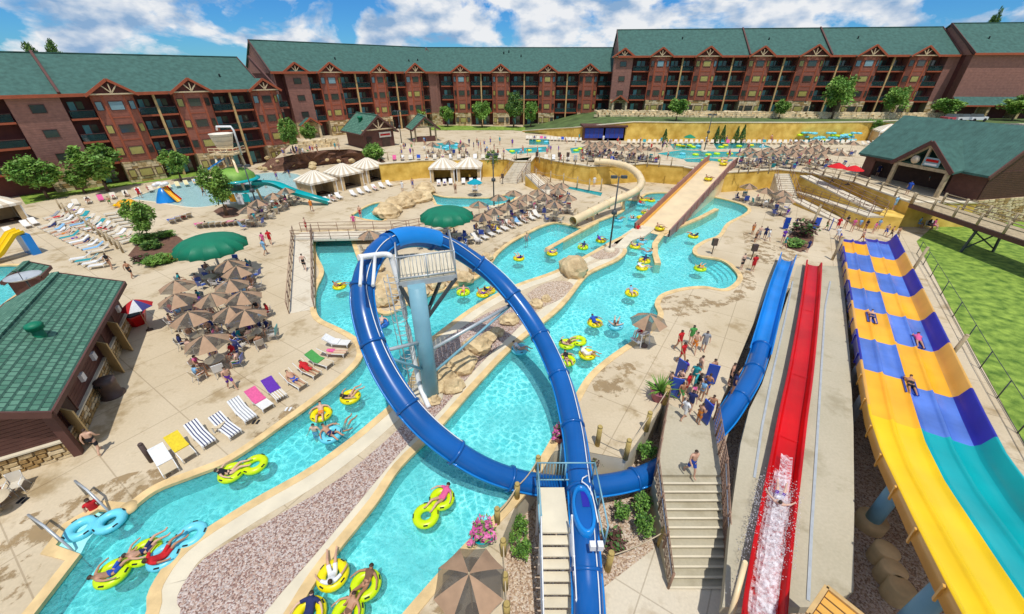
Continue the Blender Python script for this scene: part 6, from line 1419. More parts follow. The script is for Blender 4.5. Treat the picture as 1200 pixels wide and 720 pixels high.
for i, (x, y) in enumerate(FQ):
    g = gc(); rz = rad(R.uniform(-60, 60)); p = P(x, y)
    person(p, R.choice(('stand', 'walk', 'hold')), rz, g[0], g[1], 'at the far end of the mat racer', R.uniform(.82, 1), grp='waiting at the racer end')
    if i in (5, 10, 9): held_mat(p, rz, 'blue', 'blue mat carried at the far end of the racer', 'mats carried at the racer end')
for i in range(150):                                                # strollers and sitters on the terrace
    x = R.uniform(470, 960); y = R.uniform(166, 190) if x > 620 else R.uniform(168, 186)
    p = P(x, y, ZT); q2 = P(x, y+3, ZT)
    if any(inside(p, lp_) for lp_ in t_pools) or not inside(p, terr): continue
    g = gc(); person(p, R.choice(('stand', 'walk', 'sit', 'stand')), rad(R.uniform(0, 360)), g[0], g[1], 'on the upper terrace between the pools', R.uniform(.75, 1), grp='people on the upper terrace')
for x, y in ((800, 172), (808, 171), (812, 173), (818, 172), (850, 171), (866, 172), (800, 181), (815, 182), (840, 181), (868, 182), (525, 172), (535, 171), (600, 178), (620, 177), (631, 166), (640, 167), (522, 174), (610, 179), (632, 176), (795, 171), (845, 173), (880, 171), (893, 173), (830, 182), (855, 181), (880, 182), (905, 182), (825, 189), (845, 189), (675, 177), (680, 175)):
    c_ = R.choice(('yellow', 'lime', 'light blue')); inner_tube(P(x, y, ZT-.05), 0, c_, '%s tube floating in the upper terrace pools' % c_, group='tubes in the terrace pools')
for x, y, po in ((300, 226, 'stand'), (312, 221, 'wade'), (325, 211, 'stand'), (340, 208, 'stand'), (352, 226, 'stand'), (258, 224, 'wade'), (175, 226, 'walk'), (130, 240, 'sit'), (165, 232, 'walk'), (150, 233, 'sit'), (288, 222, 'walk'), (268, 215, 'stand'), (355, 233, 'stand'), (240, 230, 'walk')):
    g = gc(); person(P(x, y, -.1 if po == 'wade' else 0), po, rad(R.uniform(0, 360)), g[0], g[1], 'around the wading pool', R.uniform(.7, 1), grp='people round the wading pool')
for i in range(30):
    x = 296+(i%16)*5; y = 252-(i%16)*2.0+(i//16)*5+R.uniform(-2, 2); p = P(x, y); chair(p, rad(R.uniform(0, 360)), (.62, .55, .42), 'beige chair in the line between wading pool and cabanas', 'chairs between wading pool and cabanas')
    if R.random() < .6: g = gc(); person(p+Vector((0, 0, -.04)), 'sit', rad(R.uniform(0, 360)), g[0], g[1], 'in the line of chairs near the cabanas', grp='sitters near the cabanas')
for i in range(14):
    x = R.uniform(330, 400); y = 192-(x-330)*.12-R.uniform(0, 8); p = P(x, y, 1.2); g = gc(); person(P(x, 183-(x-330)*.1, ZT), R.choice(('stand', 'sit')), rad(R.uniform(0, 360)), g[0], g[1], 'on the terrace edge by the rocky bank', R.uniform(.8, 1), grp='people by the rocky bank')
for x, y, g, c in ((1085, 219, 'shirt', 'teal'), (1062, 228, 'shirt', 'blue'), (1080, 213, 'shirt', 'red'), (1030, 205, 'shirt', 'purple'), (1027, 207, 'shirt', 'navy')): person(P(x, y, ZT), 'stand', rad(R.uniform(-60, 60)), g, c, 'at the lodge porch')
person(P(1046, 246, 1.5), 'stand', .3, 'shirt', 'light blue', 'on the ramp landing')
for x, y, c in ((1075, 266, 'light blue'), (1086, 268, 'black'), (1092, 268, 'pink')): p = P(x, y); chair(p, .4, (.5, .5, .5), 'grey chair in the shade under the boardwalk', 'chairs under the boardwalk'); person(p+Vector((0, 0, -.04)), 'sit', .4, 'shirt', c, 'in the shade under the boardwalk')
for x, y in ((1003, 203), (1012, 205), (990, 200)): p = P(x, y, ZT); chair(p, R.uniform(0, 6), (.3, .3, .3), 'chair under the red parasols', 'chairs under the red parasols')
# lifeguard chairs
def guard(px, py, rz, lb, c):
    p = P(px, py); t = thing('lifeguard_chair', lb, 'chair', p, rad(rz))
    for x in (-.3, .3):
        for y in (-.3, .35): b = MB(); b.beam((x*1.25, y*1.25, 0), (x, y, .85), .07); b.build('leg', M['white_m'], t)
    b = MB(); b.box(-.34, .34, -.35, .35, .82, .88); b.build('seat', M['white_m'], t); b = MB(); b.box(-.34, .34, .3, .36, .88, 1.6); b.build('backrest', M['white_m'], t)
    b = MB(); b.box(-.36, .36, -.6, -.35, .35, .4); b.build('footrest', M['white_m'], t)
    for x in (-.36, .36): b = MB(); b.box(x-.03, x+.03, -.3, .34, 1.08, 1.13); b.build('armrest', M['white_m'], t)
    person(p+Vector((0, 0, .38)), 'sit', rad(rz), 'shirt', c, 'in the white lifeguard chair '+lb.split('chair ')[1])
guard(750, 402, -60, 'white lifeguard chair at the pool edge', 'red'); guard(557, 224, 0, 'white lifeguard chair below the teal parasol', 'red')
# ================================================================ ramps, bridges, fences
def ramp(a, c, wd, z0, z1, name, label, side=1, base=None, m='path', rails=True, mr='rail_b'):
    a, c = Vector((a.x, a.y, z0)), Vector((c.x, c.y, z1)); d = (c-a); n = Vector((-d.y, d.x, 0)).normalized()*wd*side
    t = thing(name, label, name.replace('_', ' '), flatz(a, base if base is not None else min(z0, z1)))
    q = [a, c, c+n, a+n]; b = MB(); Z = Vector((0, 0, .18)); b.add([v-Z for v in q]+q, [(0, 1, 2, 3), (4, 5, 6, 7), (0, 1, 5, 4), (1, 2, 6, 5), (2, 3, 7, 6), (3, 0, 4, 7)]); b.build('deck', M[m], t, world=True)
    if base is not None:
        for p, r in ((a, c), (c+n, a+n), (c, c+n), (a+n, a)):
            b = MB(); b.add([flatz(p, base), flatz(r, base), r-Z*.9, p-Z*.9], [(0, 1, 2, 3)]); b.build('side_wall', M['yellow_wall'], t, world=True)
    if rails:
        for p, r in ((a, c), (a+n, c+n)): rail_parts(t, [p, r], 1.0, 1.8, (1, .66, .33), mr, .028)
    return t
def tz(q, z): return Vector((q.x, q.y, z))
rwall([w1c[-1]]+[Vector((p.x, p.y, 0)) for p in bd], -.05, ZT-.02, 'tall shaded yellow wall below the lodge boardwalk')
rwall([Vector((bd[-1].x, bd[-1].y, 0)), Vector((47, 43.2, 0)), Vector((50.8, 43.2, 0))], -.05, ZT-.02, 'low yellow wall in the shade under the boardwalk')
ramp(P(951, 206, 2.5), P(1038, 246, 1.5), 1.7, 2.55, 1.45, 'access_ramp', 'upper access ramp with brown rails running down from the terrace', -1, 0)
ramp(P(1036, 254, 1.4), P(948, 225, .6), 1.7, 1.42, .6, 'access_ramp', 'middle access ramp with yellow wall turning back below the lodge', 1, 0)
ramp(P(942, 234, .5), P(1000, 262, .0), 1.7, .55, .02, 'access_ramp', 'lowest access ramp coming out behind the racer queue', -1, 0)
b = MB(); b.prism([P(1030, 253, 1.4), P(1058, 256, 1.4), P(1066, 244, 1.4), P(1040, 241, 1.4)], 0, 1.43); t = b.build('ramp_landing', M['yellow_wall']); tag(t, 'yellow walled landing where the access ramps turn', 'landing')
def stair(a0, a1, b0, b1, z0, z1, n, label, m='path', rails='rail_b'):
    t = thing('staircase', label, 'stairs', flatz((a0+a1)/2, z1))
    for i in range(n):
        q = [a0.lerp(b0, i/n), a1.lerp(b1, i/n), a1.lerp(b1, (i+1)/n), a0.lerp(b0, (i+1)/n)]; b = MB(); b.prism(q, z1-.05, z0+(z1-z0)*(i+.5)/n); b.build('step', M[m], t, world=True)
    for a, c in ((a0, b0), (a1, b1)): rail_parts(t, [tz(a, z0), tz(c, z1)], 1.0, 1.5, (1, .5), rails, .03)
stair(P(908, 203, ZT), P(925, 203, ZT), P(915, 240), P(938, 240), ZT, 0, 14, 'long concrete staircase beside the short yellow wall')
stair(P(603, 190, ZT), P(622, 190, ZT), P(586, 214), P(606, 216), ZT, 0, 14, 'concrete staircase up to the terrace beside the curved yellow wall')
ramp(P(626, 204, 1.6), P(650, 226, 0), 1.6, 1.7, .02, 'access_ramp', 'short concrete ramp with rails behind the parasol cluster', -1, 0)
# boardwalk past the lodge
bw = thing('boardwalk', 'raised timber boardwalk with tall posts in front of the lodge', 'boardwalk', (43.6, 43, 0))
x0, x1 = 43.5, 46.6
y = 22.0
while y < 43.3:
    b = MB(); b.box(x0, x1, y, y+.27, ZT-.06, ZT+.02); b.build('plank', M['wood'], bw, world=True); y += .29
for x in (x0-.05, x1+.05):
    b = MB(); b.beam((x, 22, ZT-.25), (x, 43.2, ZT-.25), .15, .4); b.build('edge_beam', M['trim_d'], bw, world=True)
    rail_parts(bw, [Vector((x, 22, ZT)), Vector((x, 43, ZT))], 1.15, 2.4, (.92, .5), 'wood', .045, 0, .11)
rail_parts(bw, [tz(p, ZT) for p in bd], 1.15, 2.2, (.92, .5), 'wood', .04, 0, .1)
for y in (24, 30, 36):
    for xx in ((x0, x0+.3), (x1, x1-.3)): b = MB(); b.beam((xx[0], y, 0), (xx[1], y, ZT-.4), .16); b.build('trestle_leg', M['steel_d'], bw, world=True)
    b = MB(); b.beam((x0, y, .3), (x1, y, ZT-.5), .1); b.build('trestle_brace', M['steel_d'], bw, world=True); b = MB(); b.beam((x1, y+.12, .3), (x0, y+.12, ZT-.5), .1); b.build('trestle_brace', M['steel_d'], bw, world=True)
# footbridge on the left pool
ramp(P(339, 368), P(345, 276, .68), 1.7, .02, .68, 'bridge_ramp', 'narrow concrete ramp with brown rails climbing to the footbridge', -1, 0)
fb = ramp(P(343, 282, .66), P(476, 279, .66), 2.3, .7, .7, 'footbridge', 'concrete footbridge with brown rails across the head of the left pool', 1, None)
b = MB(); a, c = P(369, 281, .5), P(414, 280.5, .5)
struct(fill([PP([(366, 281), (415, 281), (470, 279), (470, 272), (400, 272), (350, 274)])], .3, 'bridge_fill', M['rock']))
ramp(P(476, 279, .66), P(545, 262, 0), 2.0, .7, .02, 'bridge_ramp', 'second bridge ramp with railings sloping down beside the green canopy', 1, 0)
# entry steps rails
for px, py, qx, qy in ((102, 580, 128, 600), (50, 620, 85, 645)):
    t = thing('hand_rail', 'steel handrail at the %s side of the river entry steps' % ('lounger' if px > 60 else 'hut'), 'handrail', P(px, py)); a, c = P(px, py), P(qx, qy)
    b = MB(); b.tube([a, a+Vector((0, 0, .9)), a.lerp(c, .55)+Vector((0, 0, .9)), c+Vector((0, 0, .2)), c-Vector((0, 0, .5))], .04, 8); b.build('rail', M['steel'], t, world=True)
    b = MB(); b.tube([a.lerp(c, .55)+Vector((0, 0, .9)), a.lerp(c, .6)], .04, 8); b.build('post', M['steel'], t, world=True)
for i in range(3):
    b = MB(); q = PP([(64+i*5, 640+i*2), (84+i*5, 617+i*2.5), (112+i*4, 598+i*4), (124+i*3, 604+i*3), (100+i*2, 632), (92, 648)]); b.prism(q, ZF, -.12-.2*i); struct(b.build('pool_step', M['poolfloor']))
# curved steps in the main pool
for i in range(4):
    q = smooth_line(PP([(845, 305), (860, 316), (865, 327), (850, 339), (836, 338)]), 4); b = MB(); k = offset(q, -.35*(i+1)); b.prism(q+k[::-1], ZF, -.2-.17*i-.002*i); struct(b.build('pool_step', M['poolfloor']))
# lawn fence
fe = thing('wire_fence', 'thin dark post and wire fence along the lawn edge', 'fence', P(1090, 330)); rail_parts(fe, PP([(1074, 298), (1090, 325), (1116, 372), (1131, 400), (1148, 432), (1168, 467), (1192, 508), (1230, 575)]), 1.25, 3.2, (1, .05), 'steel_d', .018, 0, .03)
# rope posts
def post(p, h, lb, grp, lean=(0, 0), m='wood', r=.11):
    t = thing('wooden_post', lb, 'post', p, 0, grp); b = MB(); b.tube([(0, 0, 0), (lean[0], lean[1], h)], r, 8); b.build('shaft', M[m], t); b = MB(); b.tube([(lean[0], lean[1], h), (lean[0], lean[1], h+.06)], [r*1.05, r*.8], 8); b.build('cap', M[m], t); return t
def rope(a, c, lb, h):
    a, c = a+Vector((0, 0, h)), c+Vector((0, 0, h)); b = MB(); b.tube([a.lerp(c, i/6)-Vector((0, 0, .18*math.sin(math.pi*i/6))) for i in range(7)], .025, 5); tag(b.build('rope', M['rail_t']), lb, 'rope', 'ropes '+lb)
def roped(pxs, z, h, lb, grp, m='wood', r=.09):
    pts = [P(x, y, z) for x, y in pxs]
    for p in pts: post(p, h, lb, grp, (0, 0), m, r)
    for a, c in zip(pts[:-1], pts[1:]): rope(a, c, 'sagging rope between the posts '+' '.join(lb.split('post ')[-1].split('bollard ')[-1].split()[:9]), h*.85)
roped([(72+i*6.6, 246+i*4.6) for i in range(12)], 0, 1.3, 'grey post in the rope fence by the wading loungers', 'rope fence posts')
roped([(612, 214), (628, 211), (645, 214), (660, 217), (676, 221), (690, 224), (704, 224)], 0, 1.7, 'tall post in the rope line under the curved wall', 'posts under the curved wall')
roped([(676, 264), (688, 258), (700, 252), (714, 245), (727, 238)], 0, 1.5, 'tan post in the rope line beside the cream tube slide', 'posts beside the cream tube')
roped([(455+i*15, 187-(i > 9)*0.0+abs(i-6)*.2) for i in range(11)], ZT, 1.2, 'small post in the terrace edge rope above the cabanas', 'terrace posts above the cabanas')
roped([(632+i*14, 191+min(i, 5)*1.0) for i in range(12)], ZT, 1.3, 'small post in the terrace edge rope above the curved wall', 'terrace posts above the curved wall')
roped([(865, 203.5), (876, 204), (888, 204), (900, 204)], ZT, 1.2, 'small post in the terrace edge rope right of the raft slide', 'terrace posts right of the raft slide')
roped([(700, 522), (733, 538), (757, 505), (778, 474)], 0, 1.2, 'yellowish bollard along the deck drop by the loop slide', 'bollards along the deck drop', 'wood_y', .12)
roped([(590, 650), (592, 690), (594, 724)], 0, .9, 'yellowish bollard in the garden edge beside the metal stair', 'bollards by the metal stair', 'wood_y', .11)
roped([(583, 613), (606, 584), (630, 552)], 0, .9, 'yellowish bollard on the pool edge under the loop', 'bollards on the pool edge under the loop', 'wood_y', .11)
roped([(712, 668), (773, 640)], ZP, 1.2, 'yellowish bollard on the lower court by the concrete steps', 'bollards on the lower court', 'wood_y', .13)
post(P(1064, 325), 2.6, 'leaning weathered post at the racer corner', None, (.5, .2)); post(P(1108, 425), 1.9, 'weathered post on the path beside the racer', None, (.3, .1)); post(P(975, 305), 2.2, 'weathered post between the red slide and the racer', None, (.1, .0)); post(P(947, 274), 3.0, 'tall leaning post in the burgundy plant bed', None, (.4, .3)); post(P(178, 541), 1.1, 'short square brown post beside the flowered towel', None, (0, 0), 'bin', .1)
pb_, pt_ = P(853, 735, .0), P(873, 660, 1.1); post(pb_, pt_.z, 'cream pipe post by the foot of the red slide', None, (pt_.x-pb_.x, pt_.y-pb_.y), 'tan_slide', .09)
for px, py, z in ((880, 305, 0), (834, 298, 0), (629, 190, ZT), (655, 191, ZT), (665, 191, ZT), (589, 216, 0)):
    p = P(px, py, z); t = thing('speaker_post', 'dark speaker box on a post %s' % {880: 'by the pool steps', 834: 'at the curved pool corner', 629: 'on the terrace edge', 655: 'on the terrace edge', 665: 'on the terrace edge', 589: 'near the cabanas'}[px], 'speaker', p, 0, 'speaker posts'); b = MB(); b.tube([(0, 0, 0), (0, 0, 1.3)], .05, 6); b.build('post', M['bin'], t); b = MB(); b.box(-.22, .22, -.15, .15, .9, 1.55); b.build('speaker_box', M['bin'], t)
# lamp posts
def lamp(p, h, lb):
    t = thing('lamp_post', lb, 'lamp', p); b = MB(); b.lathe([(.55, 0), (.55, .25), (.4, .3), (0, .3)], 10); b.build('foot', M['rim'], t); b = MB(); b.tube([(0, 0, .2), (0, 0, h)], [.09, .06], 8); b.build('pole', M['steel_d'], t)
    for s in (-1, 1): b = MB(); b.box(s*.45-.25, s*.45+.25, -.18, .18, h-.1, h+.12); b.build('lamp_head', M['steel_d'], t)
    b = MB(); b.tube([(-.5, 0, h), (.5, 0, h)], .04, 6); b.build('arm', M['steel_d'], t); b = MB(); b.lathe([(0, -.3), (.26, -.2), (.26, .1), (.1, .2)], 8, (0, 0, h*.55)); b.build('loudspeaker', M['steel_d'], t)
lamp(P(714, 294), 7.0, 'tall dark lamp post on the island beside the boulder'); lamp(P(579, 244), 6.5, 'tall dark lamp post near the round topped tree'); lamp(P(825, 178, ZT), 6.0, 'tall dark lamp post on the terrace before the conifers'); lamp(P(306, 256), 6.0, 'dark lamp post beside the wading pool chairs'); lamp(P(471, 170, ZT), 6.0, 'lamp post with twin heads next to the washroom hut')
# bins and small things
def bin_(p, lb, m='bin', h=1.05, r=.42):
    t = thing('litter_bin', lb, 'bin', p); b = MB(); b.lathe([(r*1.25, 0), (r*1.3, .06), (r, .12), (r, h*.75), (r*1.05, h*.78), (r*1.05, h), (0, h*1.02)], 18); b.build('body', M[m], t); b = MB(); b.box(-.18, .18, -r*1.08, -r*.9, h*.8, h*.93); b.build('opening', M['black'], t)
bin_(P(133, 463), 'round brown litter bin against the snack hut wall'); bin_(P(1107, 221, ZT), 'green litter bin at the lodge porch', 'green'); bin_(P(1092, 214, ZT), 'second green litter bin under the lodge porch', 'green')
p = P(162, 380); t = thing('drink_cart', 'red hexagonal drink cart at the far end of the snack hut', 'cart', p); b = MB(); b.lathe([(.45, 0), (.5, .1), (.75, .75), (.75, .82), (0, .82)], 6, smooth=False); b.build('body', M['red'], t); b = MB(); b.lathe([(.6, .83), (.6, .87), (0, .87)], 6, smooth=False); b.build('lid', M['black'], t)
# satellite dish on the green kiosk
t = hut('green_kiosk', 'small green roofed kiosk behind the snack hut, carrying a dish', P(22, 350), rad(30), 1.7, 1.7, 1.5, .5, 0, .2)
p = P(29, 327, 2.5); t = thing('satellite_dish', 'pale round dish on the small green kiosk roof', 'dish', p); b = MB(); b.lathe([(0, 0), (.4, .03), (.75, .12), (.95, .24), (.97, .22), (.75, .08), (.4, -.03), (0, -.05)], 18); b.build('reflector', M['steel'], t); b = MB(); b.tube([(0, 0, -.7), (0, 0, -.02)], .06, 6); b.build('stem', M['steel_d'], t); b = MB(); b.tube([(.5, -.5, .1), (0, -.1, .75)], .025, 5); b.build('feed_arm', M['steel_d'], t)
# timber guard box at the tower foot
p = P(975, 716, 2.0); t = thing('timber_box', 'brown timber edged hopper below the slab end', 'box', (p.x, p.y-.3, 1.2), rad(35)); b = MB(); b.box(-.6, .6, -.6, .6, 0, .9); b.build('box_wall', M['trim_d'], t)
for a, c in (((-.6, -.6), (.6, -.6)), ((.6, -.6), (.6, .6)), ((.6, .6), (-.6, .6)), ((-.6, .6), (-.6, -.6))): b = MB(); b.beam((a[0], a[1], .95), (c[0], c[1], .95), .12, .1); b.build('rim_board', M['cedar'], t)
for k in range(4): b = MB(); b.box(-.5+.27*k, -.28+.27*k, -.52, .52, .905, .93); b.build('slat', M['ochre_slide'], t)
for xx in (-.5, .5):
    b = MB(); b.box(xx-.07, xx+.07, -.07, .07, ZP-1.2, 0); b.build('leg', M['trim_d'], t)
# ================================================================ rocks
def boulder(p, r, lb, grp=None, sq=.75, seed=0, m='rock'):
    rr = random.Random(seed+int(p.x*10)); bm = bmesh.new(); bmesh.ops.create_icosphere(bm, subdivisions=3, radius=1)
    ph = [Vector((rr.uniform(-1, 1), rr.uniform(-1, 1), rr.uniform(-1, 1))).normalized() for _ in range(9)]
    for v in bm.verts:
        d = v.co.normalized(); f = 1.0
        for q in ph: f = min(f, .80/max(.3, d.dot(q))) if d.dot(q) > .72 else f
        v.co = d*f*(1+rr.uniform(-.05, .05)+.07*math.sin(d.x*9+ph[0].x*5)*math.sin(d.y*8+ph[1].y*5)+.05*math.sin(d.z*14+ph[2].x*6)); v.co.z *= sq
    me = bpy.data.meshes.new('boulder'); bm.to_mesh(me); bm.free(); me.materials.append(M[m])
    o = put('boulder', me, loc=p+Vector((0, 0, r*sq*.35)), rz=rr.uniform(0, 6)); o.scale = (r, r*rr.uniform(.8, 1.05), r); return tag(o, lb, 'rock', grp)
boulder(P(672, 320), 1.5, 'large rounded tan boulder on the island near the lamp post', None, .8)
for i, (x, y, r) in enumerate([(598, 378, .75), (573, 398, .6), (560, 410, .95), (540, 430, 1.0), (548, 424, .7), (522, 447, .9), (530, 455, .7), (512, 455, .7), (582, 392, .55), (508, 470, .5), (628, 358, .6), (640, 352, .45)]): boulder(P(x, y), r, 'tan boulder in the rocky edge of the gravel island', 'island edge boulders', .7, i)
for i, (x, y, r) in enumerate([(447, 335, 1.2), (458, 345, 1.3), (450, 355, 1.0), (465, 335, 1.0), (476, 348, .9), (545, 330, .9), (560, 318, .9), (532, 328, .9), (512, 337, .8), (440, 318, .9), (490, 345, .9), (570, 305, .7), (526, 318, .8)]): boulder(P(x, y), r, 'tan rock in the outcrop behind the loop slide', 'outcrop behind the loop', .75, i+50)
for i in range(12): boulder(P(452+i*4.2, 252-i*2.2+R.uniform(-3, 5)), R.uniform(1.0, 1.7), 'tan rock in the low mound behind the footbridge', 'mound behind the footbridge', .7, i+90)
for i in range(16): boulder(P(305+R.uniform(0, 140), R.uniform(183, 200), R.uniform(.3, 1.6)), R.uniform(.35, .7), 'brown rock scattered on the bank below the washroom hut', 'bank rocks', .7, i+120, 'stone')
# ================================================================ plants
T = [(57, 233, 6.0, 2.6, 'bright', 'bright green round tree against the left hotel wing', 0), (127, 224.5, 6.8, 3.2, 'leaf', 'broad dark tree against the left hotel wing', 0), (100, 227, 3.5, 1.6, 'leaf', 'small tree between the stone base and the broad tree', 0), (266, 253, 6.2, 1.7, 'leaf', 'airy tall tree between wading pool and lamp post', 0), (177, 284, 4.6, 1.4, 'leaf', 'leafy tree in the mulch bed by the gate', 0), (345, 180, 6.0, 1.8, 'leaf', 'young tree by the hotel porch entrance', ZT), (440, 196, 4.0, 1.8, 'bright', 'bright shrub tree above the third cabana', 1.5), (565, 150, 6.5, 2.4, 'bright', 'green tree at the central hotel, beside the bay with yellow windows', ZT), (602, 150, 8.2, 2.3, 'dark', 'tallest tree before the central hotel', ZT), (622, 150, 6.5, 1.9, 'bright', 'slim tree beside the tallest one before the central hotel', ZT), (525, 149, 5.2, 1.9, 'bright', 'tree at the corner of the central hotel', ZT), (491, 149, 5, 2, 'bright', 'tree behind the small pavilion', ZT), (792, 142, 4.6, 2.1, 'bright', 'bushy tree in the stone wall under the right hotel', 6), (974, 140, 9.0, 3.2, 'bright', 'large tree covering two balcony columns of the right hotel', 6), (1042, 140, 6.8, 2.7, 'bright', 'light green tree left of the end bay of the right hotel', 6), (1104, 141, 4.5, 2.8, 'bright', 'clump tree before the garage awning', 6), (912, 140, 4.2, 1.8, 'leaf', 'small tree at the balconies of the right hotel', 6), (1017, 164, 4.2, 1.7, 'bright', 'small tree beside the white cabana', ZT), (577, 206, 4.2, 1.3, 'leaf', 'round topped small tree beside the open cabana', 0), (1185, 142, 5, 3.4, 'leaf', 'wide shrub tree at the far right garage', 6), (213, 212.5, 5, 2.0, 'leaf', 'thin tree before the ground floor of the left wing', 0), (365, 170, 4.0, 1.6, 'leaf', 'small tree right of the hotel porch entrance', ZT)]
for x, y, h, r, k, lb, z in T: tree(P(x, y, z), h, r, lb, k, .28)
for x, y, h in ((778, 168, 2.6), (838, 168, 3.1), (845, 168, 3.3), (861, 168, 3.1), (868, 168, 3.4)): tree(P(x, y, ZT), h, .95, 'narrow dark conifer against the yellow bank wall%s' % (', standing alone' if x == 778 else ''), 'cone', .1, None if x == 778 else 'conifers at the bank wall', ch=h*.5)
for x, y, Y, h, lb in ((36, 62, 95, 20.4, 'pine top showing behind the left hotel roof, wider one'), (64, 62, 95, 20.8, 'pine top showing behind the left hotel roof, taller one'), (1163, 30, 135, 30.5, 'sparse tree top behind the far right hotel roof')):
    d = ray(x, y); q = d*(Y/d.y); tree(Vector((q.x, q.y, 0)), h, 1.7, lb, 'dark', .6)
for x, y, r, k, lb, z in ((727, 606, .42, 'bush', 'round green shrub', ZP), (752, 598, .5, 'bush', 'round green shrub', ZP), (754, 622, .5, 'bush', 'round green shrub', ZP), (611, 622, .42, 'bush', 'small green shrub', ZP), (595, 632, .42, 'bush', 'small green shrub', ZP), (611, 648, .45, 'bush', 'small green shrub', ZP)):
    bush(P(x, y, z+.3), r, .95, '%s in the %s' % (lb, 'pink gravel right of the blue tube' if x > 700 else 'gravel strip left of the metal stair'), k, 'shrubs '+('right' if x > 700 else 'left')+' of the stair')
bush(P(718, 637, ZP+.2), .6, .7, 'brown leaved shrub in the pink gravel', 'red'); bush(P(700, 540, -.8), .45, .6, 'small burgundy shrub behind the blue tube', 'red'); bush(P(757, 532, -1), .55, .8, 'green shrub between the blue tube and the bollards', 'bush')
bush(P(940, 274, .2), 1.5, 1.6, 'dark burgundy shrub in the bed behind the red slide', 'red'); bush(P(932, 288, .1), 1.1, .7, 'low green plants in the bed behind the red slide', 'bush')
struct(fill([S([(920, 290), (925, 275), (940, 268), (952, 272), (952, 288), (938, 296)], 3)], .03, 'planting_bed', M['mulch']))
for i, (x, y, r, k, nm) in enumerate([(180, 291, 1.0, 'dark', 'dark green spreading shrub in the mulch bed'), (195, 278, .9, 'bright', 'yellow green shrub in the mulch bed'), (172, 284, 1.2, 'bright', 'bright ground cover at the mulch bed edge'), (168, 308, .9, 'red', 'burgundy shrub at the mulch bed corner'), (182, 310, 1.0, 'bright', 'low bright plants along the bed front'), (196, 307, 1.0, 'bright', 'low yellow green plants along the bed front')]): bush(P(x, y), r, r*.9, nm, k)
FL = crown_mesh(21, 500, .16, [M['magenta'], M['leaf_b']]); FL2 = crown_mesh(22, 400, .2, [M['petal_r'], M['leaf_b']]); SPK = MB()
for x, y in ((192, 302), (203, 300), (211, 298)): o = put('flower_clump', FL2, loc=P(x, y, .3)); o.scale = (.8, .8, .4); tag(o, 'red and yellow flowers at the foot of the green canopy', 'flowers', 'flowers by the green canopy')
def potplant(p, lb, kind, s=1.0, m='pot'):
    t = thing('potted_plant', lb, 'plant', p); t.scale = (s,)*3; b = MB(); b.lathe([(.0, 0), (.28, 0), (.42, .5), (.46, .55), (.40, .55), (.36, .45), (0, .45)], 14); b.build('pot', M[m], t)
    if kind == 'flower': o = put('flowers', FL, t, loc=(0, 0, .75)); o.scale = (.62, .62, .42)
    else:
        rr = random.Random(5); b = MB()
        for i in range(46):
            a = rr.uniform(0, 6.28); e = rr.uniform(.25, 1.35); l = rr.uniform(.7, 1.05); d = Vector((math.cos(a)*math.cos(e), math.sin(a)*math.cos(e), math.sin(e))); sd_ = Vector((-d.y, d.x, 0)).normalized()*.035; o_ = Vector((0, 0, .5))
            b.add([o_-sd_, o_+sd_, o_+d*l*.6+sd_*.9-Vector((0, 0, .02)), o_+d*l-Vector((0, 0, .14*math.cos(e))), o_+d*l*.6-sd_*.9-Vector((0, 0, .02))], [(0, 1, 2, 3, 4)])
        b.build('leaves', M['leaf_b'], t)
potplant(P(771, 468), 'spiky green plant in a plum pot by the queue', 'spike', 1.15); potplant(P(656, 516), 'magenta flowers in a pot under the blue tube', 'flower', .8); potplant(P(566, 634), 'pink flowers in a teal pot near the large parasol', 'flower', .95, 'teal')
# ================================================================ play structures and the pile of tubes
p0 = P(287, 240); t = thing('bucket_tower', 'water play tower with white tipping bucket over a green turtle roof', 'play structure', p0)
for x in (-1.6, 1.6):
    for y in (-1.4, 1.4): b = MB(); b.tube([(x, y, 0), (x*.6, y*.6, 6.4)], .14, 8); b.build('tower_leg', M['tan_slide'], t)
b = MB(); b.box(-2.2, 2.2, -1.8, 1.8, 2.0, 2.2); b.build('play_deck', M['teal'], t)
for k in range(5): b = MB(); b.box(-2.2+.9*k, -1.45+.9*k, -1.95, -1.85, .6 if k % 2 else .9, 1.9); b.build('play_panel', M[('blue_l', 'white_m', 'orange', 'white_m', 'teal')[k]], t)
b = MB(); b.lathe([(2.3, 0), (2.2, .5), (1.6, 1.1), (.8, 1.4), (0, 1.5)], 16, (0, 0, 3.3)); b.build('turtle_roof', M['leaf_b'], t); b = MB(); b.lathe([(2.7, 0), (2.75, .12), (2.2, .25)], 18, (0, 0, 3.2)); b.build('roof_brim', M['teal'], t)
b = MB(); b.beam((-2.9, -1, 4.4), (-.6, -.4, 5.7), 1.5, .15); b.build('splash_board', M['blue_l'], t)
b = MB(); b.lathe([(0, 0), (.8, 0), (1.25, 1.7), (1.3, 1.75), (1.2, 1.7), (.75, .1), (0, .1)], 18, (0, 0, 6.9)); bk = b.build('tipping_bucket', M['canvas'], t)
for k in range(3): b = MB(); z = .4+.5*k; b.lathe([(.8+.45*z/1.7+.02, z), (.8+.45*(z+.08)/1.7+.03, z+.08)], 18, (0, 0, 6.9)); b.build('bucket_band', M['rim'], bk)
b = MB(); b.tube([(1.7, 0, 6.2), (1.7, 0, 9.0), (1.5, 0, 9.4), (-.2, 0, 9.4), (-.3, 0, 9.0)], .12, 8); b.build('water_pipe', M['white_m'], t)
b = MB(); b.box(-1.4, 1.6, -1.2, 1.2, 6.35, 6.5); b.build('bucket_deck', M['tan_slide'], t); rail_parts(t, [p0+Vector((-1.4, -1.2, 6.5)), p0+Vector((1.6, -1.2, 6.5)), p0+Vector((1.6, 1.2, 6.5))], .6, .8, (1, .5), 'tan_slide', .05)
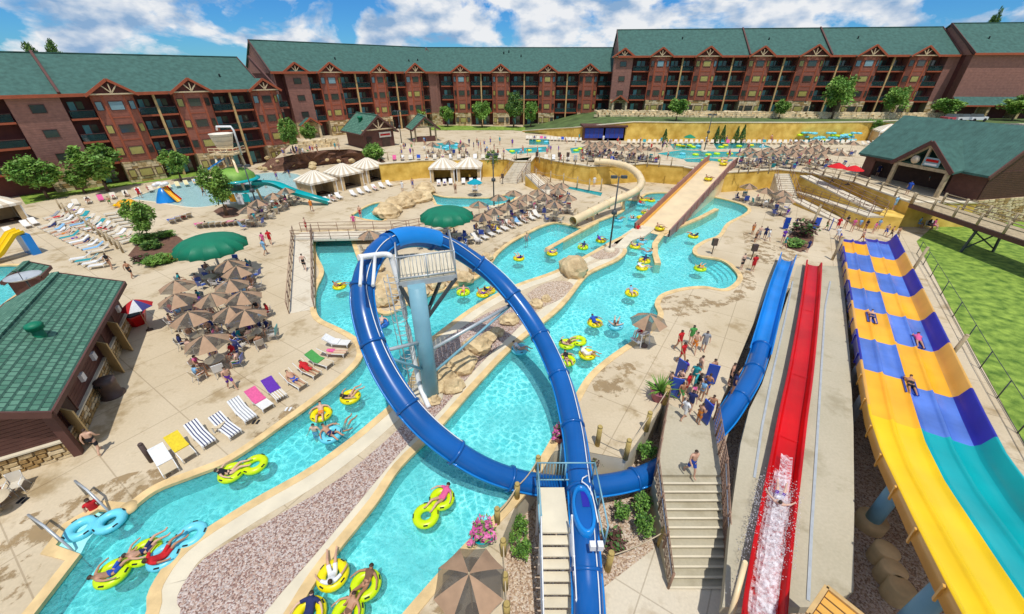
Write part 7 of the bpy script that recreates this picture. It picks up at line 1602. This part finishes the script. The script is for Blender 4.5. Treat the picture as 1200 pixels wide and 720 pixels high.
b = MB(); sweep(b, [(-.6, .45), (-.5, 0), (.5, 0), (.6, .45)], smooth_line([Vector(v) for v in ((1.8, 0, 2.6), (4, .8, 2.3), (6.5, .2, 1.5), (9.0, -.3, .9), (11.0, 0, .15))], 5)); b.build('play_slide', M['teal'], t)
p = P(196, 236); t = thing('splash_mound', 'blue splash mound with red and yellow slide and white cloud top', 'play structure', p); t.scale = (.72,)*3; b = MB(); b.lathe([(1.7, 0), (1.5, .5), (1.0, 1.5), (.5, 2.4), (0, 2.6)], 12); b.build('mound', M['blue_l'], t)
b = MB(); sweep(b, [(-.4, .3), (-.35, 0), (.35, 0), (.4, .3)], [Vector(v) for v in ((.3, 0, 2.6), (1.4, -.3, 1.2), (2.6, -.6, .1))]); b.build('slide', M['orange'], t)
b = MB(); sweep(b, [(-.3, .25), (-.25, 0), (.25, 0), (.3, .25)], [Vector(v) for v in ((.3, .6, 2.6), (1.1, .5, 1.3), (2.2, .4, .1))]); b.build('slide', M['red'], t)
for k in range(6): b = MB(); b.lathe([(0, -.35), (.4, -.25), (.55, 0), (.4, .25), (0, .35)], 10, (-.9+.38*k, .1*(k % 2), 3.0+.12*(k % 3))); b.build('cloud_puff', M['white_m'], t)
p = P(150, 242); t = thing('toy_slide', 'orange crab shaped toy on the wading pool edge', 'toy', p); b = MB(); b.lathe([(0, 0), (.9, 0), (1.0, .4), (.6, .8), (0, .9)], 12, sx=1.2); b.build('body', M['orange'], t)
for s in (-1, 1): b = MB(); b.lathe([(0, -.2), (.3, 0), (0, .25)], 8, (s*1.0, -.6, .3)); b.build('claw', M['yellow'], t)
p = P(3, 306); t = thing('kids_slide', 'yellow twin kids slide beside the small turquoise pool', 'play structure', p, rad(-25))
for x in (-.45, .45): b = MB(); sweep(b, [(-.42, .3), (-.36, 0), (.36, 0), (.42, .3)], [Vector((x, y_, z_)) for y_, z_ in ((2.2, 2.1), (1.6, 2.0), (.2, .7), (-.6, .25))]); b.build('chute', M['yellow'], t)
b = MB(); b.box(-.9, .9, 1.8, 2.4, 0, 1.95); b.build('base', M['blue_l'], t)
for i in range(34):
    x = 935+i*1.95; y = 166+R.uniform(-.5, 1.5); inner_tube(P(x, y, ZT)+Vector((0, 0, R.choice((0, .4, .8, 1.2, 1.6)))), R.uniform(0, 6), 'light blue' if i % 7 else 'lime', '%s tube in the big pile below the yellow bank wall' % ('light blue' if i % 7 else 'lime'), True, 'pile of tubes')
# parked cars before the garage
for px, c, lb in ((1130, (.7, .7, .7), 'white car parked by the garage awning'), (1146, (.75, .76, .78), 'white pickup parked by the garage awning'), (1118, (.5, .08, .1), 'red car parked by the garage awning')):
    d = ray(px, 134); q = d*(92/d.y); t = thing('parked_car', lb, 'car', (q.x, q.y, 6.1), rad(10)); b = MB(); b.prism([(-2.1, -.8), (-2.2, 0), (-2.1, .8), (2.1, .8), (2.2, 0), (2.1, -.8)], .35, .9); o = b.build('body', M['plastic'], t); o.color = c+(1,)
    b = MB(); V = [(-1.3, -.72, .9), (1.1, -.72, .9), (1.1, .72, .9), (-1.3, .72, .9), (-.8, -.6, 1.45), (.6, -.6, 1.45), (.6, .6, 1.45), (-.8, .6, 1.45)]; b.add(V, [(4, 5, 6, 7), (0, 1, 5, 4), (1, 2, 6, 5), (2, 3, 7, 6), (3, 0, 4, 7)]); b.build('cabin', M['glass'], t)
    for x in (-1.35, 1.35):
        for s in (-.82, .82): b = MB(); b.tube([(x, s-.1, .33), (x, s+.1, .33)], .33, 12); b.build('wheel', M['black'], t)
# drink cups, shoes etc. on the near deck
for px, py, c in ((196, 548, 'black'), (27, 587, 'black'), (267, 500, 'blue'), (300, 495, 'black'), (338, 480, 'white')):
    b = MB(); p = P(px, py)
    for s in (-.1, .1): b.obox((p.x+s, p.y, .02), (.05, 0, 0), (0, .13, 0), (0, 0, .02))
    o = b.build('sandals', M['cloth']); o.color = COLN[c]+(1,); tag(o, '%s sandals left %s' % (c, {196: 'by the flowered towel', 27: 'by the hut corner chair', 267: 'by the striped lounger', 300: 'by the white lounger', 338: 'by the purple towel'}[px]), 'sandals')
# ================================================================ the far crowd: only the 300 nearest people stay single
def merge_far():
    pers = [o for o in scn.objects if o.name.split('.')[0] == 'person' and o.parent is None]
    pers.sort(key=lambda o: (o.location-cam.location).length); far = pers[285:]
    if not far: return
    kids = {}
    for o in scn.objects:
        if o.parent and o.parent.name.startswith('person'): kids.setdefault(o.parent.name, []).append(o)
    mats, vs_, fs, mi = {}, [], [], []
    def mi_of(c, base):
        k = tuple(round(x, 2) for x in c[:3])
        if k not in mats: mats[k] = (len(mats), mat('crowd_%s_%d' % (base, len(mats)), tuple(c[:3]), .7, .1))
        return mats[k][0]
    for o in far:
        Mx = Matrix.LocRotScale(o.location, o.rotation_euler, o.scale)
        for c in [o]+kids.get(o.name, []):
            n0 = len(vs_); vs_ += [tuple(Mx @ v.co) for v in c.data.vertices]; k = mi_of(c.color, 'tone')
            for p in c.data.polygons: fs.append([i+n0 for i in p.vertices]); mi.append(k)
    me = bpy.data.meshes.new('far_crowd'); me.from_pydata(vs_, [], fs)
    for _, m_ in sorted(mats.values(), key=lambda q: q[0]): me.materials.append(m_)
    me.polygons.foreach_set('material_index', mi); me.polygons.foreach_set('use_smooth', [True]*len(fs))
    for o in far:
        for c in kids.get(o.name, []): bpy.data.objects.remove(c)
        bpy.data.objects.remove(o)
    o = put('far_crowd', me); o['kind'] = 'stuff'; tag(o, 'crowd of bathers spread over the upper terrace below the hotel', 'crowd')
merge_far()
